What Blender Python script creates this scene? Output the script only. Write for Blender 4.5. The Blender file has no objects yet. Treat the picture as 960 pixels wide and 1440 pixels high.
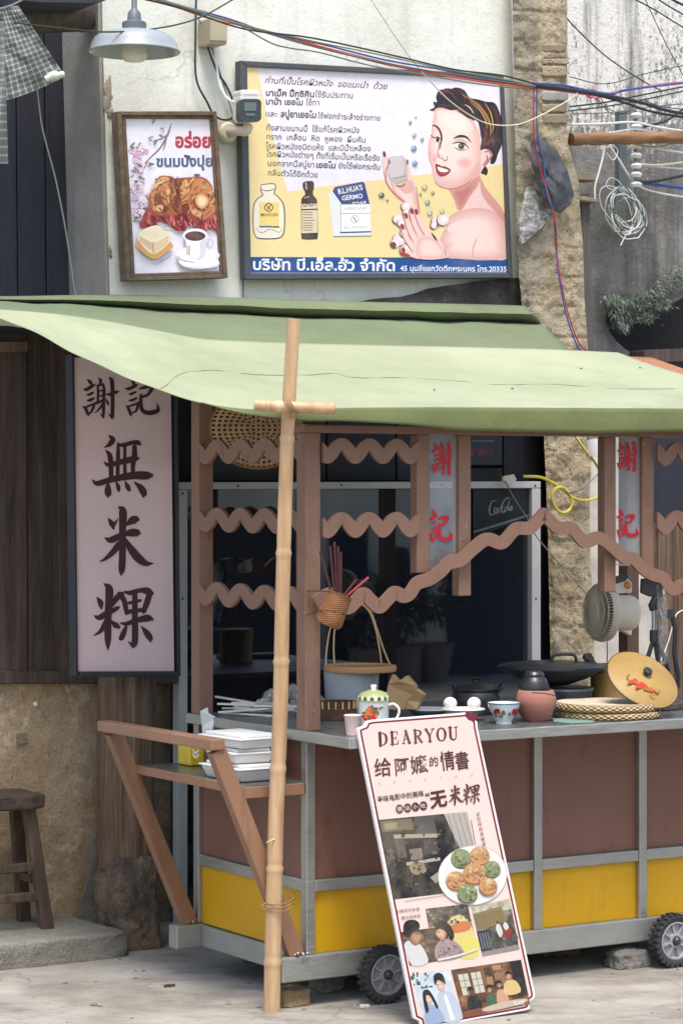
import bpy, bmesh, math, random
from mathutils import Vector, Matrix
from mathutils.geometry import tessellate_polygon
random.seed(7)
R = math.radians
sc = bpy.context.scene
col = sc.collection

# ---------------------------------------------------------------- camera
FPX, EYE, HOR = 3600.0, 1.575, 690.0          # focal length in photo pixels, eye height, horizon row
cd = bpy.data.cameras.new('camera'); cam = bpy.data.objects.new('camera', cd); col.objects.link(cam)
cam.location = (0, 0, EYE); cam.rotation_euler = (R(90), 0, 0)
cd.sensor_fit = 'VERTICAL'; cd.sensor_height = 36; cd.lens = 36*FPX/1440
cd.shift_y = (HOR-720)/1440; cd.clip_start = .1; cd.clip_end = 500
sc.camera = cam
# ---------------------------------------------------------------- light
SUN_EL, SUN_AZ = 66, 172                       # azimuth measured clockwise from +Y: the sun stands behind the camera, high
w = bpy.data.worlds.new('World'); sc.world = w; w.use_nodes = True
nt = w.node_tree
sky = nt.nodes.new('ShaderNodeTexSky'); sky.sky_type = 'NISHITA'; sky.sun_disc = False
sky.sun_elevation = R(SUN_EL); sky.sun_rotation = R(SUN_AZ); sky.air_density = 1.2; sky.dust_density = 3.0; sky.ozone_density = .8
bg = nt.nodes['Background']; bg.inputs['Strength'].default_value = .15
nt.links.new(sky.outputs[0], bg.inputs['Color'])
sl = bpy.data.lights.new('sun', 'SUN'); sl.energy = 2.0; sl.angle = R(20); sl.color = (1, .95, .87)
so = bpy.data.objects.new('sun', sl); col.objects.link(so)
so.rotation_euler = (R(90-SUN_EL), 0, R(180-SUN_AZ+0)); so.location = (0, -5, 12)
sv = Vector((math.sin(R(SUN_AZ))*math.cos(R(SUN_EL)), math.cos(R(SUN_AZ))*math.cos(R(SUN_EL)), math.sin(R(SUN_EL))))
so.rotation_euler = sv.to_track_quat('Z', 'Y').to_euler()
sc.view_settings.view_transform = 'Standard'; sc.view_settings.look = 'None'
sc.view_settings.exposure = .82; sc.view_settings.gamma = 1; sc.view_settings.use_curve_mapping = False
sc.cycles.max_bounces = 8; sc.cycles.transparent_max_bounces = 16; sc.cycles.caustics_reflective = False; sc.cycles.caustics_refractive = False
sc.cycles.use_denoising = True

# ---------------------------------------------------------------- geometry of the street
# the cart front and the house wall run parallel, turned 31.7 degrees off the view
A = Vector((-.093, 7.8, 0)); DF = Vector((.8505, .526, 0)); DN = Vector((-.526, .8505, 0)); UP = Vector((0, 0, 1))
def C(t, s, z): return A+DF*t+DN*s+UP*z        # along the cart, behind its front, height
def ray(u, v): return Vector(((u-480)/FPX, 1, (HOR-v)/FPX))
CAM = Vector((0, 0, EYE))
class Plane:
    def __init__(self, o, n):
        self.o = Vector(o); self.n = Vector(n).normalized()
        if (CAM-self.o).dot(self.n) < 0: self.n = -self.n
    def __call__(self, u, v, off=0.0):
        d = ray(u, v); o = self.o+self.n*off
        return CAM+d*((o-CAM).dot(self.n)/d.dot(self.n))
def WP(s): return Plane(C(0, s, 0), DN)        # street-parallel plane, s metres behind the cart front
def EP(t): return Plane(C(t, 0, 0), DF)
def HP(z): return Plane((0, 0, z), UP)
def P(u, v, Y): return CAM+ray(u, v)*Y
def tsz(p): d = p-A; return d.dot(DF), d.dot(DN), p.z

# ---------------------------------------------------------------- mesh builder
def smooth_path(pts, n=6, closed=False):
    pts = [Vector(p) for p in pts]; N = len(pts); out = []
    if N < 3 and not closed: return pts
    rng = range(N if closed else N-1)
    for i in rng:
        p1, p2 = pts[i], pts[(i+1) % N]
        p0 = pts[(i-1) % N] if closed or i > 0 else p1*2-p2
        p3 = pts[(i+2) % N] if closed or i+2 < N else p2*2-p1
        for k in range(n):
            t = k/n
            out.append(.5*((2*p1)+(p2-p0)*t+(2*p0-5*p1+4*p2-p3)*t*t+(3*p1-p0-3*p2+p3)*t**3))
    if not closed: out.append(pts[-1])
    return out
class MB:
    def __init__(self): self.v = []; self.f = []; self.m = []; self.uv = {}; self.s = []; self.col = {}
    def add(self, vs, fs, m=0, uvs=None, smooth=True):
        b = len(self.v); self.v += [Vector(p) for p in vs]
        for k, f in enumerate(fs):
            if uvs: self.uv[len(self.f)] = [uvs[i] for i in f]
            self.f.append([b+i for i in f]); self.m.append(m); self.s.append(smooth)
        return self
    def box(self, a0, a1, b0, b1, c0, c1, fr=C, m=0):
        vs = [fr(a, b, c) for a in (a0, a1) for b in (b0, b1) for c in (c0, c1)]
        return self.add(vs, [(0,1,3,2),(4,6,7,5),(0,4,5,1),(2,3,7,6),(0,2,6,4),(1,5,7,3)], m, smooth=False)
    def bar(self, p, q, wx, wy, up=UP, m=0, cut=None):
        p, q = Vector(p), Vector(q); d = (q-p).normalized(); x = d.cross(Vector(up)); x = (x if x.length > .05 else d.cross(DN)).normalized(); y = x.cross(d)
        vs = [e+x*sx*wx/2+y*sy*wy/2 for e in (p, q) for sx, sy in ((-1,-1),(1,-1),(1,1),(-1,1))]
        return self.add(vs, [(3,2,1,0),(4,5,6,7),(0,1,5,4),(1,2,6,5),(2,3,7,6),(3,0,4,7)], m, smooth=False)
    def prism(self, pts, dvec, m=0, smooth=False):
        pts = [Vector(p) for p in pts]; n = len(pts); d = Vector(dvec)
        tri = tessellate_polygon([pts])
        vs = pts+[p+d for p in pts]; fs = [tuple(t) for t in tri]+[tuple(i+n for i in reversed(t)) for t in tri]
        fs += [(i, (i+1) % n, (i+1) % n+n, i+n) for i in range(n)]
        return self.add(vs, fs, m, smooth=smooth)
    def poly(self, pts, m=0):
        pts = [Vector(p) for p in pts]
        return self.add(pts, [tuple(t) for t in tessellate_polygon([pts])], m, smooth=False)
    def tube(self, pts, r, n=8, m=0, cap=True, closed=False):
        pts = [Vector(p) for p in pts]; N = len(pts); rs = r if isinstance(r, (list, tuple)) else [r]*N
        vs, fs, uvs = [], [], []; ref = None; L = 0
        for i, p in enumerate(pts):
            a = pts[i-1] if i or closed else p; b = pts[(i+1) % N] if i < N-1 or closed else p
            d = (b-a).normalized()
            if ref is None: ref = d.orthogonal().normalized()
            ref = (ref-d*ref.dot(d)).normalized(); y = d.cross(ref)
            if i: L += (p-pts[i-1]).length
            for k in range(n):
                g = 2*math.pi*k/n; vs.append(p+(ref*math.cos(g)+y*math.sin(g))*rs[i]); uvs.append((k/n, L))
        for i in range(N if closed else N-1):
            j = (i+1) % N
            for k in range(n): fs.append((i*n+k, i*n+(k+1) % n, j*n+(k+1) % n, j*n+k))
        if cap and not closed:
            vs += [pts[0], pts[-1]]; uvs += [(0, 0), (0, L)]
            for k in range(n): fs += [(len(vs)-2, (k+1) % n, k), (len(vs)-1, (N-1)*n+k, (N-1)*n+(k+1) % n)]
        return self.add(vs, fs, m, uvs)
    def lathe(self, c, prof, n=32, m=0, ax=None, arc=None):
        c = Vector(c); q = Vector(ax).normalized().to_track_quat('Z', 'Y').to_matrix() if ax is not None else Matrix.Identity(3)
        vs, fs, uvs = [], [], []; L = 0
        for j, (r, z) in enumerate(prof):
            if j: L += math.hypot(r-prof[j-1][0], z-prof[j-1][1])
            for k in range(n):
                g = 2*math.pi*k/n; vs.append(c+q @ Vector((r*math.cos(g), r*math.sin(g), z))); uvs.append((k/n, L))
        for j in range(len(prof)-1):
            for k in range(n): fs.append((j*n+k, j*n+(k+1) % n, (j+1)*n+(k+1) % n, (j+1)*n+k))
        return self.add(vs, fs, m, uvs)
    def sphere(self, c, r, n=16, m=0, sq=(1,1,1), ax=None):
        prof = [(max(1e-5, r*math.sin(math.pi*i/n)), -r*math.cos(math.pi*i/n)*sq[2]) for i in range(n+1)]
        return self.lathe(c, [(a*sq[0], b) for a, b in prof], n*2, m, ax)
    def grid(self, fn, nu, nv, m=0, thick=0, smooth=True):
        vs, uvs = [], []
        for j in range(nv+1):
            for i in range(nu+1): vs.append(fn(i/nu, j/nv)); uvs.append((i/nu, j/nv))
        fs = [(j*(nu+1)+i, j*(nu+1)+i+1, (j+1)*(nu+1)+i+1, (j+1)*(nu+1)+i) for j in range(nv) for i in range(nu)]
        return self.add(vs, fs, m, uvs, smooth)
    def ribbon(self, pl, pts, off=0, m=0, n=5):
        # a brush stroke of changing width laid on a flat surface; pts = (u, v, width) in photo pixels
        q = smooth_path([(a, b, c) for a, b, c in pts], n)
        L, Rr = [], []
        for i, p in enumerate(q):
            a = q[max(0, i-1)]; b = q[min(len(q)-1, i+1)]; d = Vector((b.x-a.x, b.y-a.y))
            if d.length < 1e-6: d = Vector((1, 0))
            d.normalize(); nn = Vector((-d.y, d.x))*max(.05, p.z)/2
            L.append((p.x+nn.x, p.y+nn.y)); Rr.append((p.x-nn.x, p.y-nn.y))
        def capf(p, nb, rr):   # rounded end
            d = Vector((p.x-nb.x, p.y-nb.y)); d = d.normalized() if d.length else Vector((1, 0)); nn = Vector((-d.y, d.x))
            return [(p.x+(nn.x*math.cos(g)+d.x*math.sin(g))*rr, p.y+(nn.y*math.cos(g)+d.y*math.sin(g))*rr) for g in (math.pi*k/6 for k in range(7))]
        vs = [pl(*p, off) for p in L]+[pl(*p, off) for p in Rr]; k = len(q)
        self.add(vs, [(i, i+1, k+i+1, k+i) for i in range(k-1)], m, smooth=False)
        for p, nb in ((q[-1], q[-2]), (q[0], q[1])):
            if p.z > .6: self.add([pl(*e, off) for e in capf(p, nb, p.z/2)], [tuple(range(7))], m, smooth=False)
        return self
    def build(self, name, mats, parent=None, loc=None, bevel=0, solid=0, sharp=40, seg=2):
        me = bpy.data.meshes.new(name)
        if parent is not None: off = root_loc(parent)
        elif loc is not None: off = Vector(loc)
        else:
            n = len(self.v); off = Vector((sum(p.x for p in self.v)/n, sum(p.y for p in self.v)/n, min(p.z for p in self.v)))
        me.from_pydata([tuple(p-off) for p in self.v], [], self.f)
        if not isinstance(mats, (list, tuple)): mats = [mats]
        for mm in mats: me.materials.append(mm)
        me.polygons.foreach_set('material_index', self.m)
        me.polygons.foreach_set('use_smooth', self.s)
        if self.uv:
            ul = me.uv_layers.new(name='UVMap')
            for p in me.polygons:
                if p.index in self.uv:
                    for li, c in zip(p.loop_indices, self.uv[p.index]): ul.data[li].uv = c
        if self.col:
            ca = me.color_attributes.new(name='Col', type='FLOAT_COLOR', domain='CORNER')
            for p in me.polygons:
                cs = self.col.get(p.index)
                if cs:
                    for li, c in zip(p.loop_indices, cs): ca.data[li].color = c
        bm = bmesh.new(); bm.from_mesh(me)
        bmesh.ops.recalc_face_normals(bm, faces=bm.faces) if len(self.f) < 60000 else None
        bm.to_mesh(me); bm.free()
        if any(self.s): me.set_sharp_from_angle(angle=R(sharp))
        o = bpy.data.objects.new(name, me); col.objects.link(o)
        if parent is not None: o.parent = parent
        else: o.location = off
        if solid:
            md = o.modifiers.new('solid', 'SOLIDIFY'); md.thickness = solid; md.offset = 0
        if bevel:
            md = o.modifiers.new('bevel', 'BEVEL'); md.width = bevel; md.segments = seg; md.limit_method = 'ANGLE'; md.angle_limit = R(40)
        return o
def root_loc(o):
    v = Vector(o.location)
    while o.parent: o = o.parent; v += o.location
    return v
def tag(o, label=None, cat=None, group=None, kind=None):
    if label: o['label'] = label
    if cat: o['category'] = cat
    if group: o['group'] = group
    if kind: o['kind'] = kind
    return o
def thing(name, loc, label, cat, group=None):
    o = bpy.data.objects.new(name, None); col.objects.link(o); o.location = loc; o.empty_display_size = .1
    return tag(o, label, cat, group)
def copy_tree(o, parent=None):
    c = o.copy(); col.objects.link(c)
    if parent: c.parent = parent
    for ch in [x for x in bpy.data.objects if x.parent == o]: copy_tree(ch, c)
    return c
def text_mesh(s, bold=0.0, space=1.0):
    c = bpy.data.curves.new('lettering', 'FONT'); c.body = s; c.size = 1; c.offset = bold; c.space_character = space; c.resolution_u = 3
    o = bpy.data.objects.new('lettering', c); col.objects.link(o)
    dg = bpy.context.evaluated_depsgraph_get(); me = o.evaluated_get(dg).to_mesh()
    vs = [(p.co.x, p.co.y) for p in me.vertices]; fs = [tuple(p.vertices) for p in me.polygons]
    o.evaluated_get(dg).to_mesh_clear(); bpy.data.objects.remove(o); bpy.data.curves.remove(c)
    return vs, fs
def put_text(mb, pl, s, p0, p1, h, off, m=0, bold=0.0, slant=0.0, jit=0, drop=None):
    """write s along the baseline p0-p1 (photo pixels), letter height h, on plane pl"""
    vs, fs = text_mesh(s, bold)
    if not vs: return
    x0 = min(v[0] for v in vs); x1 = max(v[0] for v in vs)
    p0, p1 = Vector(p0), Vector(p1); d = p1-p0; nn = Vector((d.y, -d.x)).normalized() if drop is None else Vector(drop).normalized()
    out = []
    for x, y in vs:
        q = p0+d*((x-x0)/(x1-x0))+nn*(y*h)+d.normalized()*(y*h*slant)
        if jit: q += Vector((math.sin(x*9+y*4), math.sin(x*7-y*11)))*jit
        out.append(pl(q.x, q.y, off))
    mb.add(out, fs, m, smooth=False)

# ---------------------------------------------------------------- materials
def lin(r, g, b): return tuple(((c/255)/12.92 if c/255 <= .04045 else (((c/255)+.055)/1.055)**2.4) for c in (r, g, b))+(1,)
class NT:
    def __init__(self, name):
        self.m = bpy.data.materials.new(name); self.m.use_nodes = True; self.t = self.m.node_tree; self.n = self.t.nodes
        self.b = self.n['Principled BSDF']; self.tc = self.n.new('ShaderNodeTexCoord')
    def new(self, ty, **k):
        n = self.n.new('ShaderNode'+ty)
        for a, b in k.items(): setattr(n, a, b)
        return n
    def lk(self, a, b): self.t.links.new(a, b)
    def coord(self, scale=(1,1,1), src='Object', rot=(0,0,0)):
        mp = self.new('Mapping'); mp.inputs['Scale'].default_value = scale; mp.inputs['Rotation'].default_value = rot
        self.lk(self.tc.outputs[src], mp.inputs['Vector']); return mp.outputs[0]
    def noise(self, scale, detail=4, rough=.6, vec=None, dist=0):
        n = self.new('TexNoise'); n.inputs['Scale'].default_value = scale; n.inputs['Detail'].default_value = detail
        n.inputs['Roughness'].default_value = rough; n.inputs['Distortion'].default_value = dist
        self.lk(vec if vec is not None else self.coord(), n.inputs['Vector']); return n.outputs['Fac']
    def ramp(self, fac, stops):
        r = self.new('ValToRGB'); e = r.color_ramp.elements
        while len(e) < len(stops): e.new(.5)
        for i, (p, c) in enumerate(stops):
            e[i].position = p; e[i].color = c if isinstance(c, tuple) else (c, c, c, 1)
        self.lk(fac, r.inputs[0]); return r.outputs[0]
    def mix(self, fac, a, b, mode='MIX'):
        x = self.new('Mix', data_type='RGBA', blend_type=mode)
        for s, vv in ((0, fac), (6, a), (7, b)):
            if isinstance(vv, (int, float)): x.inputs[s].default_value = vv
            elif isinstance(vv, tuple): x.inputs[s].default_value = vv
            else: self.lk(vv, x.inputs[s])
        return x.outputs[2]
    def math(self, op, a, b=0.0):
        x = self.new('Math', operation=op)
        for s, vv in ((0, a), (1, b)):
            if isinstance(vv, (int, float)): x.inputs[s].default_value = vv
            else: self.lk(vv, x.inputs[s])
        return x.outputs[0]
    def bump(self, h, strength=.3, dist=.01):
        b = self.new('Bump'); b.inputs['Strength'].default_value = strength; b.inputs['Distance'].default_value = dist
        self.lk(h, b.inputs['Height']); self.lk(b.outputs[0], self.b.inputs['Normal'])
    def color(self, c):
        if isinstance(c, tuple): self.b.inputs['Base Color'].default_value = c
        else: self.lk(c, self.b.inputs['Base Color'])
    def rough(self, r):
        if isinstance(r, (int, float)): self.b.inputs['Roughness'].default_value = r
        else: self.lk(r, self.b.inputs['Roughness'])
def dk(c, f): return tuple(x*f for x in c[:3])+(1,)
def plain(name, c, rough=.6, metal=0, var=.12, vs=9, bump=0, bs=60, stretch=(1,1,1), ior=None, coat=0):
    n = NT(name); v = n.coord(stretch)
    f = n.noise(vs, 5, .6, v); n.color(n.ramp(f, [(.3, dk(c, 1-var)), (.7, dk(c, 1+var*.6))]))
    g = n.noise(vs*3, 3, .6, v); n.rough(n.math('ADD', rough-.08, n.math('MULTIPLY', g, .16)))
    n.b.inputs['Metallic'].default_value = metal
    if ior: n.b.inputs['IOR'].default_value = ior
    if coat: n.b.inputs['Coat Weight'].default_value = coat; n.b.inputs['Coat Roughness'].default_value = .08
    if bump: n.bump(n.noise(bs, 5, .65, v), bump, .006)
    return n.m
def flat(name, c, rough=.55):
    n = NT(name); f = n.noise(25, 3, .5); n.color(n.ramp(f, [(.3, dk(c, .94)), (.7, dk(c, 1.04))])); n.rough(rough); return n.m
_ink = {}
def ink(r, g, b):
    k = (r, g, b)
    if k not in _ink: _ink[k] = flat('ink_%d_%d_%d' % k, lin(r, g, b), .5)
    return _ink[k]
import mathutils.noise as mn
def nz(p, s=1.0, o=4): return mn.fractal(Vector(p)*s, .9, 2.1, o)

# plaster, stone, wood ... of the place
def m_plaster(name, base, stain, streak=.5, crack=.35, bump=.25):
    n = NT(name)
    big = n.noise(1.3, 6, .62); c = n.mix(n.ramp(big, [(.42, 0.), (.72, 1.)]), base, dk(stain, 1))
    st = n.noise(2.2, 5, .7, n.coord((3.2, 3.2, .35))); c = n.mix(n.math('MULTIPLY', n.ramp(st, [(.52, 0.), (.75, 1.)]), streak), c, dk(stain, .7))
    fine = n.noise(34, 5, .7); c = n.mix(n.math('MULTIPLY', n.ramp(fine, [(.56, 0.), (.72, 1.)]), .25), c, dk(stain, .55))
    vr = n.new('TexVoronoi', feature='DISTANCE_TO_EDGE'); vr.inputs['Scale'].default_value = 2.3
    dv = n.new('VectorMath', operation='ADD'); ns = n.new('TexNoise'); ns.inputs['Scale'].default_value = 5; ns.inputs['Detail'].default_value = 5
    n.lk(n.coord(), ns.inputs['Vector']); n.lk(n.coord(), dv.inputs[0]); sc_ = n.new('VectorMath', operation='SCALE'); sc_.inputs['Scale'].default_value = .35
    n.lk(ns.outputs['Color'], sc_.inputs[0]); n.lk(sc_.outputs[0], dv.inputs[1]); n.lk(dv.outputs[0], vr.inputs['Vector'])
    ck = n.ramp(vr.outputs['Distance'], [(.0, 1.), (.012, 0.)])
    ck = n.math('MULTIPLY', ck, n.ramp(n.noise(1.1, 2), [(.5, 0.), (.6, 1.)])); c = n.mix(n.math('MULTIPLY', ck, crack), c, dk(stain, .35))
    n.color(c); n.rough(.88)
    n.bump(n.math('ADD', n.noise(9, 6, .65), n.math('MULTIPLY', n.noise(70, 4, .6), .35)), bump, .02); return n.m
M = {}
M['plaster'] = m_plaster('white_plaster', lin(222, 223, 214), lin(190, 188, 176), .42, .35)
M['plaster_pale'] = m_plaster('pale_plaster', lin(205, 200, 190), lin(140, 132, 122), .8, .2)
M['plaster_grey'] = m_plaster('shaded_return_plaster', lin(150, 148, 143), lin(110, 107, 100), .5, .1)
def m_old():
    n = NT('weathered_grey_wall')
    f = n.noise(2.0, 7, .72); c = n.ramp(f, [(.28, lin(62, 60, 58)), (.45, lin(104, 102, 98)), (.6, lin(140, 138, 133)), (.78, lin(168, 165, 158))])
    xyz = n.new('SeparateXYZ'); n.lk(n.new('NewGeometry').outputs['Position'], xyz.inputs[0])
    hi = n.math('MULTIPLY', n.math('SUBTRACT', xyz.outputs['Z'], 2.98), 1.3)
    fl = n.noise(52, 6, .8, n.coord((1, 1, .6))); pk = n.math('ADD', n.math('MULTIPLY', n.noise(3.2, 4, .6), 1.0), n.math('MULTIPLY', fl, 2.0))
    pk = n.math('ADD', pk, n.math('MINIMUM', hi, .45)); pk = n.ramp(n.math('MULTIPLY', pk, .5), [(.84, 0.), (.93, 1.)])
    c = n.mix(n.math('MULTIPLY', pk, .92), c, lin(226, 223, 216))
    st = n.noise(2.5, 5, .7, n.coord((4, 4, .3))); c = n.mix(n.math('MULTIPLY', n.ramp(st, [(.48, 0.), (.66, 1.)]), .75), c, lin(60, 58, 57))
    n.color(c); n.rough(.92); n.bump(n.math('ADD', n.noise(14, 7, .7), n.math('MULTIPLY', n.noise(80, 4, .7), .5)), .5, .02); return n.m
M['old'] = m_old()
def m_earth(name, cols, sc1=3, bump=.5, sp=.3, peel=0):
    n = NT(name); f = n.noise(sc1, 8, .7); N = len(cols)
    c = n.ramp(f, [(.25+.5*i/(N-1), x) for i, x in enumerate(cols)])
    g = n.noise(sc1*14, 5, .75); c = n.mix(n.math('MULTIPLY', n.ramp(g, [(.5, 0.), (.68, 1.)]), sp), c, dk(cols[0], .45))
    h = n.noise(sc1*25, 4, .7); c = n.mix(n.math('MULTIPLY', n.ramp(h, [(.6, 0.), (.72, 1.)]), sp), c, dk(cols[-1], 1.25))
    if peel:
        q = n.noise(sc1*.6, 9, .75); lo = n.ramp(q, [(.545, 0.), (.57, 1.)]); c = n.mix(n.math('MULTIPLY', lo, peel), c, dk(cols[-1], 1.12)); lo2 = n.ramp(n.noise(sc1*.9, 8, .8, n.coord((1, 1, .6))), [(.57, 0.), (.6, 1.)]); c = n.mix(n.math('MULTIPLY', lo2, peel), c, dk(cols[0], .8))
        gg = n.noise(150, 5, .8); c = n.mix(n.math('MULTIPLY', n.ramp(gg, [(.54, 0.), (.64, 1.)]), .5), c, dk(cols[0], .55))
    n.color(c); n.rough(.93); n.bump(n.math('ADD', n.noise(sc1*5, 7, .7), n.math('MULTIPLY', g, .6)), bump, .03); return n.m
def m_rubble():
    n = NT('crumbling_earth_brick'); f = n.noise(8, 10, .8); c = n.ramp(f, [(.32, lin(150, 132, 110)), (.44, lin(182, 163, 132)), (.56, lin(202, 186, 156)), (.7, lin(218, 209, 192))])
    wv = n.noise(3.2, 6, .7, n.coord((.7, .7, 3.4))); c = n.mix(n.math('MULTIPLY', n.ramp(wv, [(.52, 0.), (.66, 1.)]), .55), c, lin(200, 188, 164))
    vo = n.new('TexVoronoi'); vo.inputs['Scale'].default_value = 52; n.lk(n.coord((1, 1, 1.9)), vo.inputs['Vector']); pit = n.ramp(vo.outputs['Distance'], [(.12, 1.), (.3, 0.)])
    pm = n.math('MULTIPLY', pit, n.ramp(n.noise(9, 4), [(.46, 0.), (.6, 1.)])); c = n.mix(n.math('MULTIPLY', pm, .4), c, lin(96, 80, 62))
    g = n.noise(90, 5, .8); c = n.mix(n.math('MULTIPLY', n.ramp(g, [(.54, 0.), (.66, 1.)]), .45), c, lin(96, 82, 64)); h = n.noise(120, 4, .8); c = n.mix(n.math('MULTIPLY', n.ramp(h, [(.58, 0.), (.68, 1.)]), .5), c, lin(228, 218, 198))
    ge = n.new('NewGeometry'); dp = n.new('VectorMath', operation='DOT_PRODUCT'); dp.inputs[1].default_value = tuple(DF); n.lk(ge.outputs['Position'], dp.inputs[0]); tb = (WP(1.45)(757, 300)).dot(DF)
    sd = n.math('ADD', n.math('SUBTRACT', dp.outputs['Value'], tb), n.math('MULTIPLY', n.math('SUBTRACT', n.noise(4.5, 6, .7), .5), .22)); lf_ = n.ramp(n.math('ADD', n.math('MULTIPLY', sd, 8.0), .5), [(.4, 1.), (.6, 0.)])
    ce = n.ramp(n.noise(7, 8, .7), [(.3, lin(132, 122, 106)), (.5, lin(164, 153, 134)), (.7, lin(190, 182, 166))]); c = n.mix(n.math('MULTIPLY', lf_, .85), c, ce)
    n.color(c); n.rough(.95); n.bump(n.math('SUBTRACT', n.math('ADD', n.noise(22, 8, .75), n.math('MULTIPLY', g, .5)), n.math('MULTIPLY', pm, 1.2)), .85, .03); return n.m
M['rubble'] = m_rubble()
M['rubble_dark'] = m_earth('weathered_earth_brick', [lin(84, 74, 62), lin(128, 114, 96), lin(168, 154, 134)], 6, .8, .5)
M['cement'] = m_earth('old_cement', [lin(122, 110, 94), lin(146, 132, 114), lin(168, 156, 138)], 5, .4, .22)
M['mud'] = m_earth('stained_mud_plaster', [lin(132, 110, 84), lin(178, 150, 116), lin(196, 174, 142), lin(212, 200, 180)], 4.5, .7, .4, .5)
M['mud_dark'] = m_earth('shaded_mud_plaster', [lin(120, 104, 86), lin(158, 140, 116), lin(182, 166, 142)], 6, .7, .4, .45)  # darker copy of the mud, with the strip's shade put into its colour
M['stone'] = m_earth('rough_column_stone', [lin(84, 66, 54), lin(118, 100, 86), lin(152, 138, 122), lin(190, 150, 106)], 9, 1.0, .65, .35)
M['step'] = m_earth('step_stone', [lin(122, 118, 110), lin(150, 146, 136), lin(172, 168, 158)], 5, .8, .4, .3)
M['rock'] = m_earth('brick_block', [lin(96, 92, 88), lin(128, 124, 118), lin(150, 146, 140)], 7, .5, .3)
M['rock_tan'] = m_earth('tan_stone', [lin(110, 92, 66), lin(140, 118, 88), lin(150, 134, 106)], 7, .5, .3)
def m_ground():
    n = NT('worn_concrete'); f = n.noise(1.3, 9, .7, n.coord((1, 1.5, 1)))
    c = n.ramp(f, [(.3, lin(120, 115, 107)), (.46, lin(150, 145, 136)), (.58, lin(168, 163, 154)), (.72, lin(190, 186, 178))])
    st = n.noise(2.6, 8, .72, n.coord((1.0, 2.0, 1))); c = n.mix(n.math('MULTIPLY', n.ramp(st, [(.50, 0.), (.64, 1.)]), .55), c, lin(108, 98, 88))
    sp = n.noise(55, 5, .75); c = n.mix(n.math('MULTIPLY', n.ramp(sp, [(.58, 0.), (.7, 1.)]), .4), c, lin(92, 84, 76))
    vr = n.new('TexVoronoi', feature='DISTANCE_TO_EDGE'); vr.inputs['Scale'].default_value = 1.1; dv = n.new('VectorMath', operation='ADD'); ns = n.new('TexNoise'); ns.inputs['Scale'].default_value = 4; ns.inputs['Detail'].default_value = 6
    n.lk(n.coord(), ns.inputs['Vector']); n.lk(n.coord(), dv.inputs[0]); s2 = n.new('VectorMath', operation='SCALE'); s2.inputs['Scale'].default_value = .5; n.lk(ns.outputs['Color'], s2.inputs[0]); n.lk(s2.outputs[0], dv.inputs[1]); n.lk(dv.outputs[0], vr.inputs['Vector'])
    ck = n.math('MULTIPLY', n.ramp(vr.outputs['Distance'], [(.0, 1.), (.014, 0.)]), n.ramp(n.noise(.8, 3), [(.45, 0.), (.55, 1.)])); c = n.mix(n.math('MULTIPLY', ck, .35), c, lin(74, 68, 62))
    oil = n.noise(1.7, 5, .6); c = n.mix(n.math('MULTIPLY', n.ramp(oil, [(.56, 0.), (.66, 1.)]), .35), c, lin(96, 88, 80))
    n.color(c); n.rough(n.ramp(f, [(.3, .95), (.7, .75)])); n.bump(n.math('ADD', n.noise(7, 8, .7), n.math('MULTIPLY', sp, .3)), .35, .015); return n.m
M['ground'] = m_ground()
def m_wood(name, c0, c1, c2, ax=(14, 14, .8), bump=.3, rough=.75):
    n = NT(name); v = n.coord(ax); f = n.noise(2.0, 7, .7, v, .6); c = n.ramp(f, [(.3, c0), (.5, c1), (.72, c2)])
    g = n.noise(9, 5, .7, v); c = n.mix(n.math('MULTIPLY', n.ramp(g, [(.55, 0.), (.7, 1.)]), .5), c, dk(c0, .5))
    big = n.noise(2.5, 3); c = n.mix(n.math('MULTIPLY', n.ramp(big, [(.45, 0.), (.7, 1.)]), .3), c, dk(c2, 1.2))
    n.color(c); n.rough(rough); n.bump(n.math('ADD', f, g), bump, .008); return n.m
M['dark_wood'] = m_wood('dark_plank_wood', lin(50, 40, 37), lin(76, 63, 57), lin(106, 90, 80), (14, 14, .8), .4)
M['post_wood'] = m_wood('old_post_wood', lin(68, 53, 42), lin(110, 88, 70), lin(150, 126, 102), (30, 30, 1.2), 1.0)
M['stool_wood'] = m_wood('stool_wood', lin(40, 32, 27), lin(70, 57, 47), lin(100, 82, 68), (18, 18, 2), .5)
M['navy_wood'] = m_wood('blackened_door_wood', lin(24, 26, 36), lin(32, 34, 46), lin(42, 44, 56), (12, 12, .5), .2, .6)
M['dark_board'] = plain('dark_fascia_board', lin(46, 48, 54), .6, var=.3, vs=3)
M['black'] = plain('blackness_inside', lin(22, 23, 27), .9)  # near-black sheets painted as the darkness inside gaps and hollows

# ---- ground: one sheet to the horizon
g = MB(); g.grid(lambda a, b: Vector((-60+120*a, -40+140*b, 0)), 60, 70); g.build('ground', M['ground'], loc=(0, 0, 0))['kind'] = 'structure'

# ---- white upper house wall with the grey reveal
S_W = 1.55; W0 = WP(S_W)
hw = thing('house_wall', C(.3, S_W, 0), 'white plastered upper house wall with cracks and grime above the green awning', 'wall')
b = MB(); outline = [(143, -70), (716, -70), (718, 0), (722, 150), (727, 300), (733, 405), (734, 432), (640, 436), (500, 440), (300, 440), (156, 440), (152, 300), (147, 120), (145, 60)]
b.prism([W0(*p) for p in outline], DN*.3); b.build('plaster_face', M['plaster'], hw)
# reveal: face turned left of the corner, its shade put into the grey
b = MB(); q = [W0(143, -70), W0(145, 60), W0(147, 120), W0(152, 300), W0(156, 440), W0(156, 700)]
b.prism([p-DF*.004+DN*.004 for p in q]+[p-DF*.004+DN*.30 for p in reversed(q)], -DF*.012); b.build('reveal', M['plaster_grey'], hw)
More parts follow.
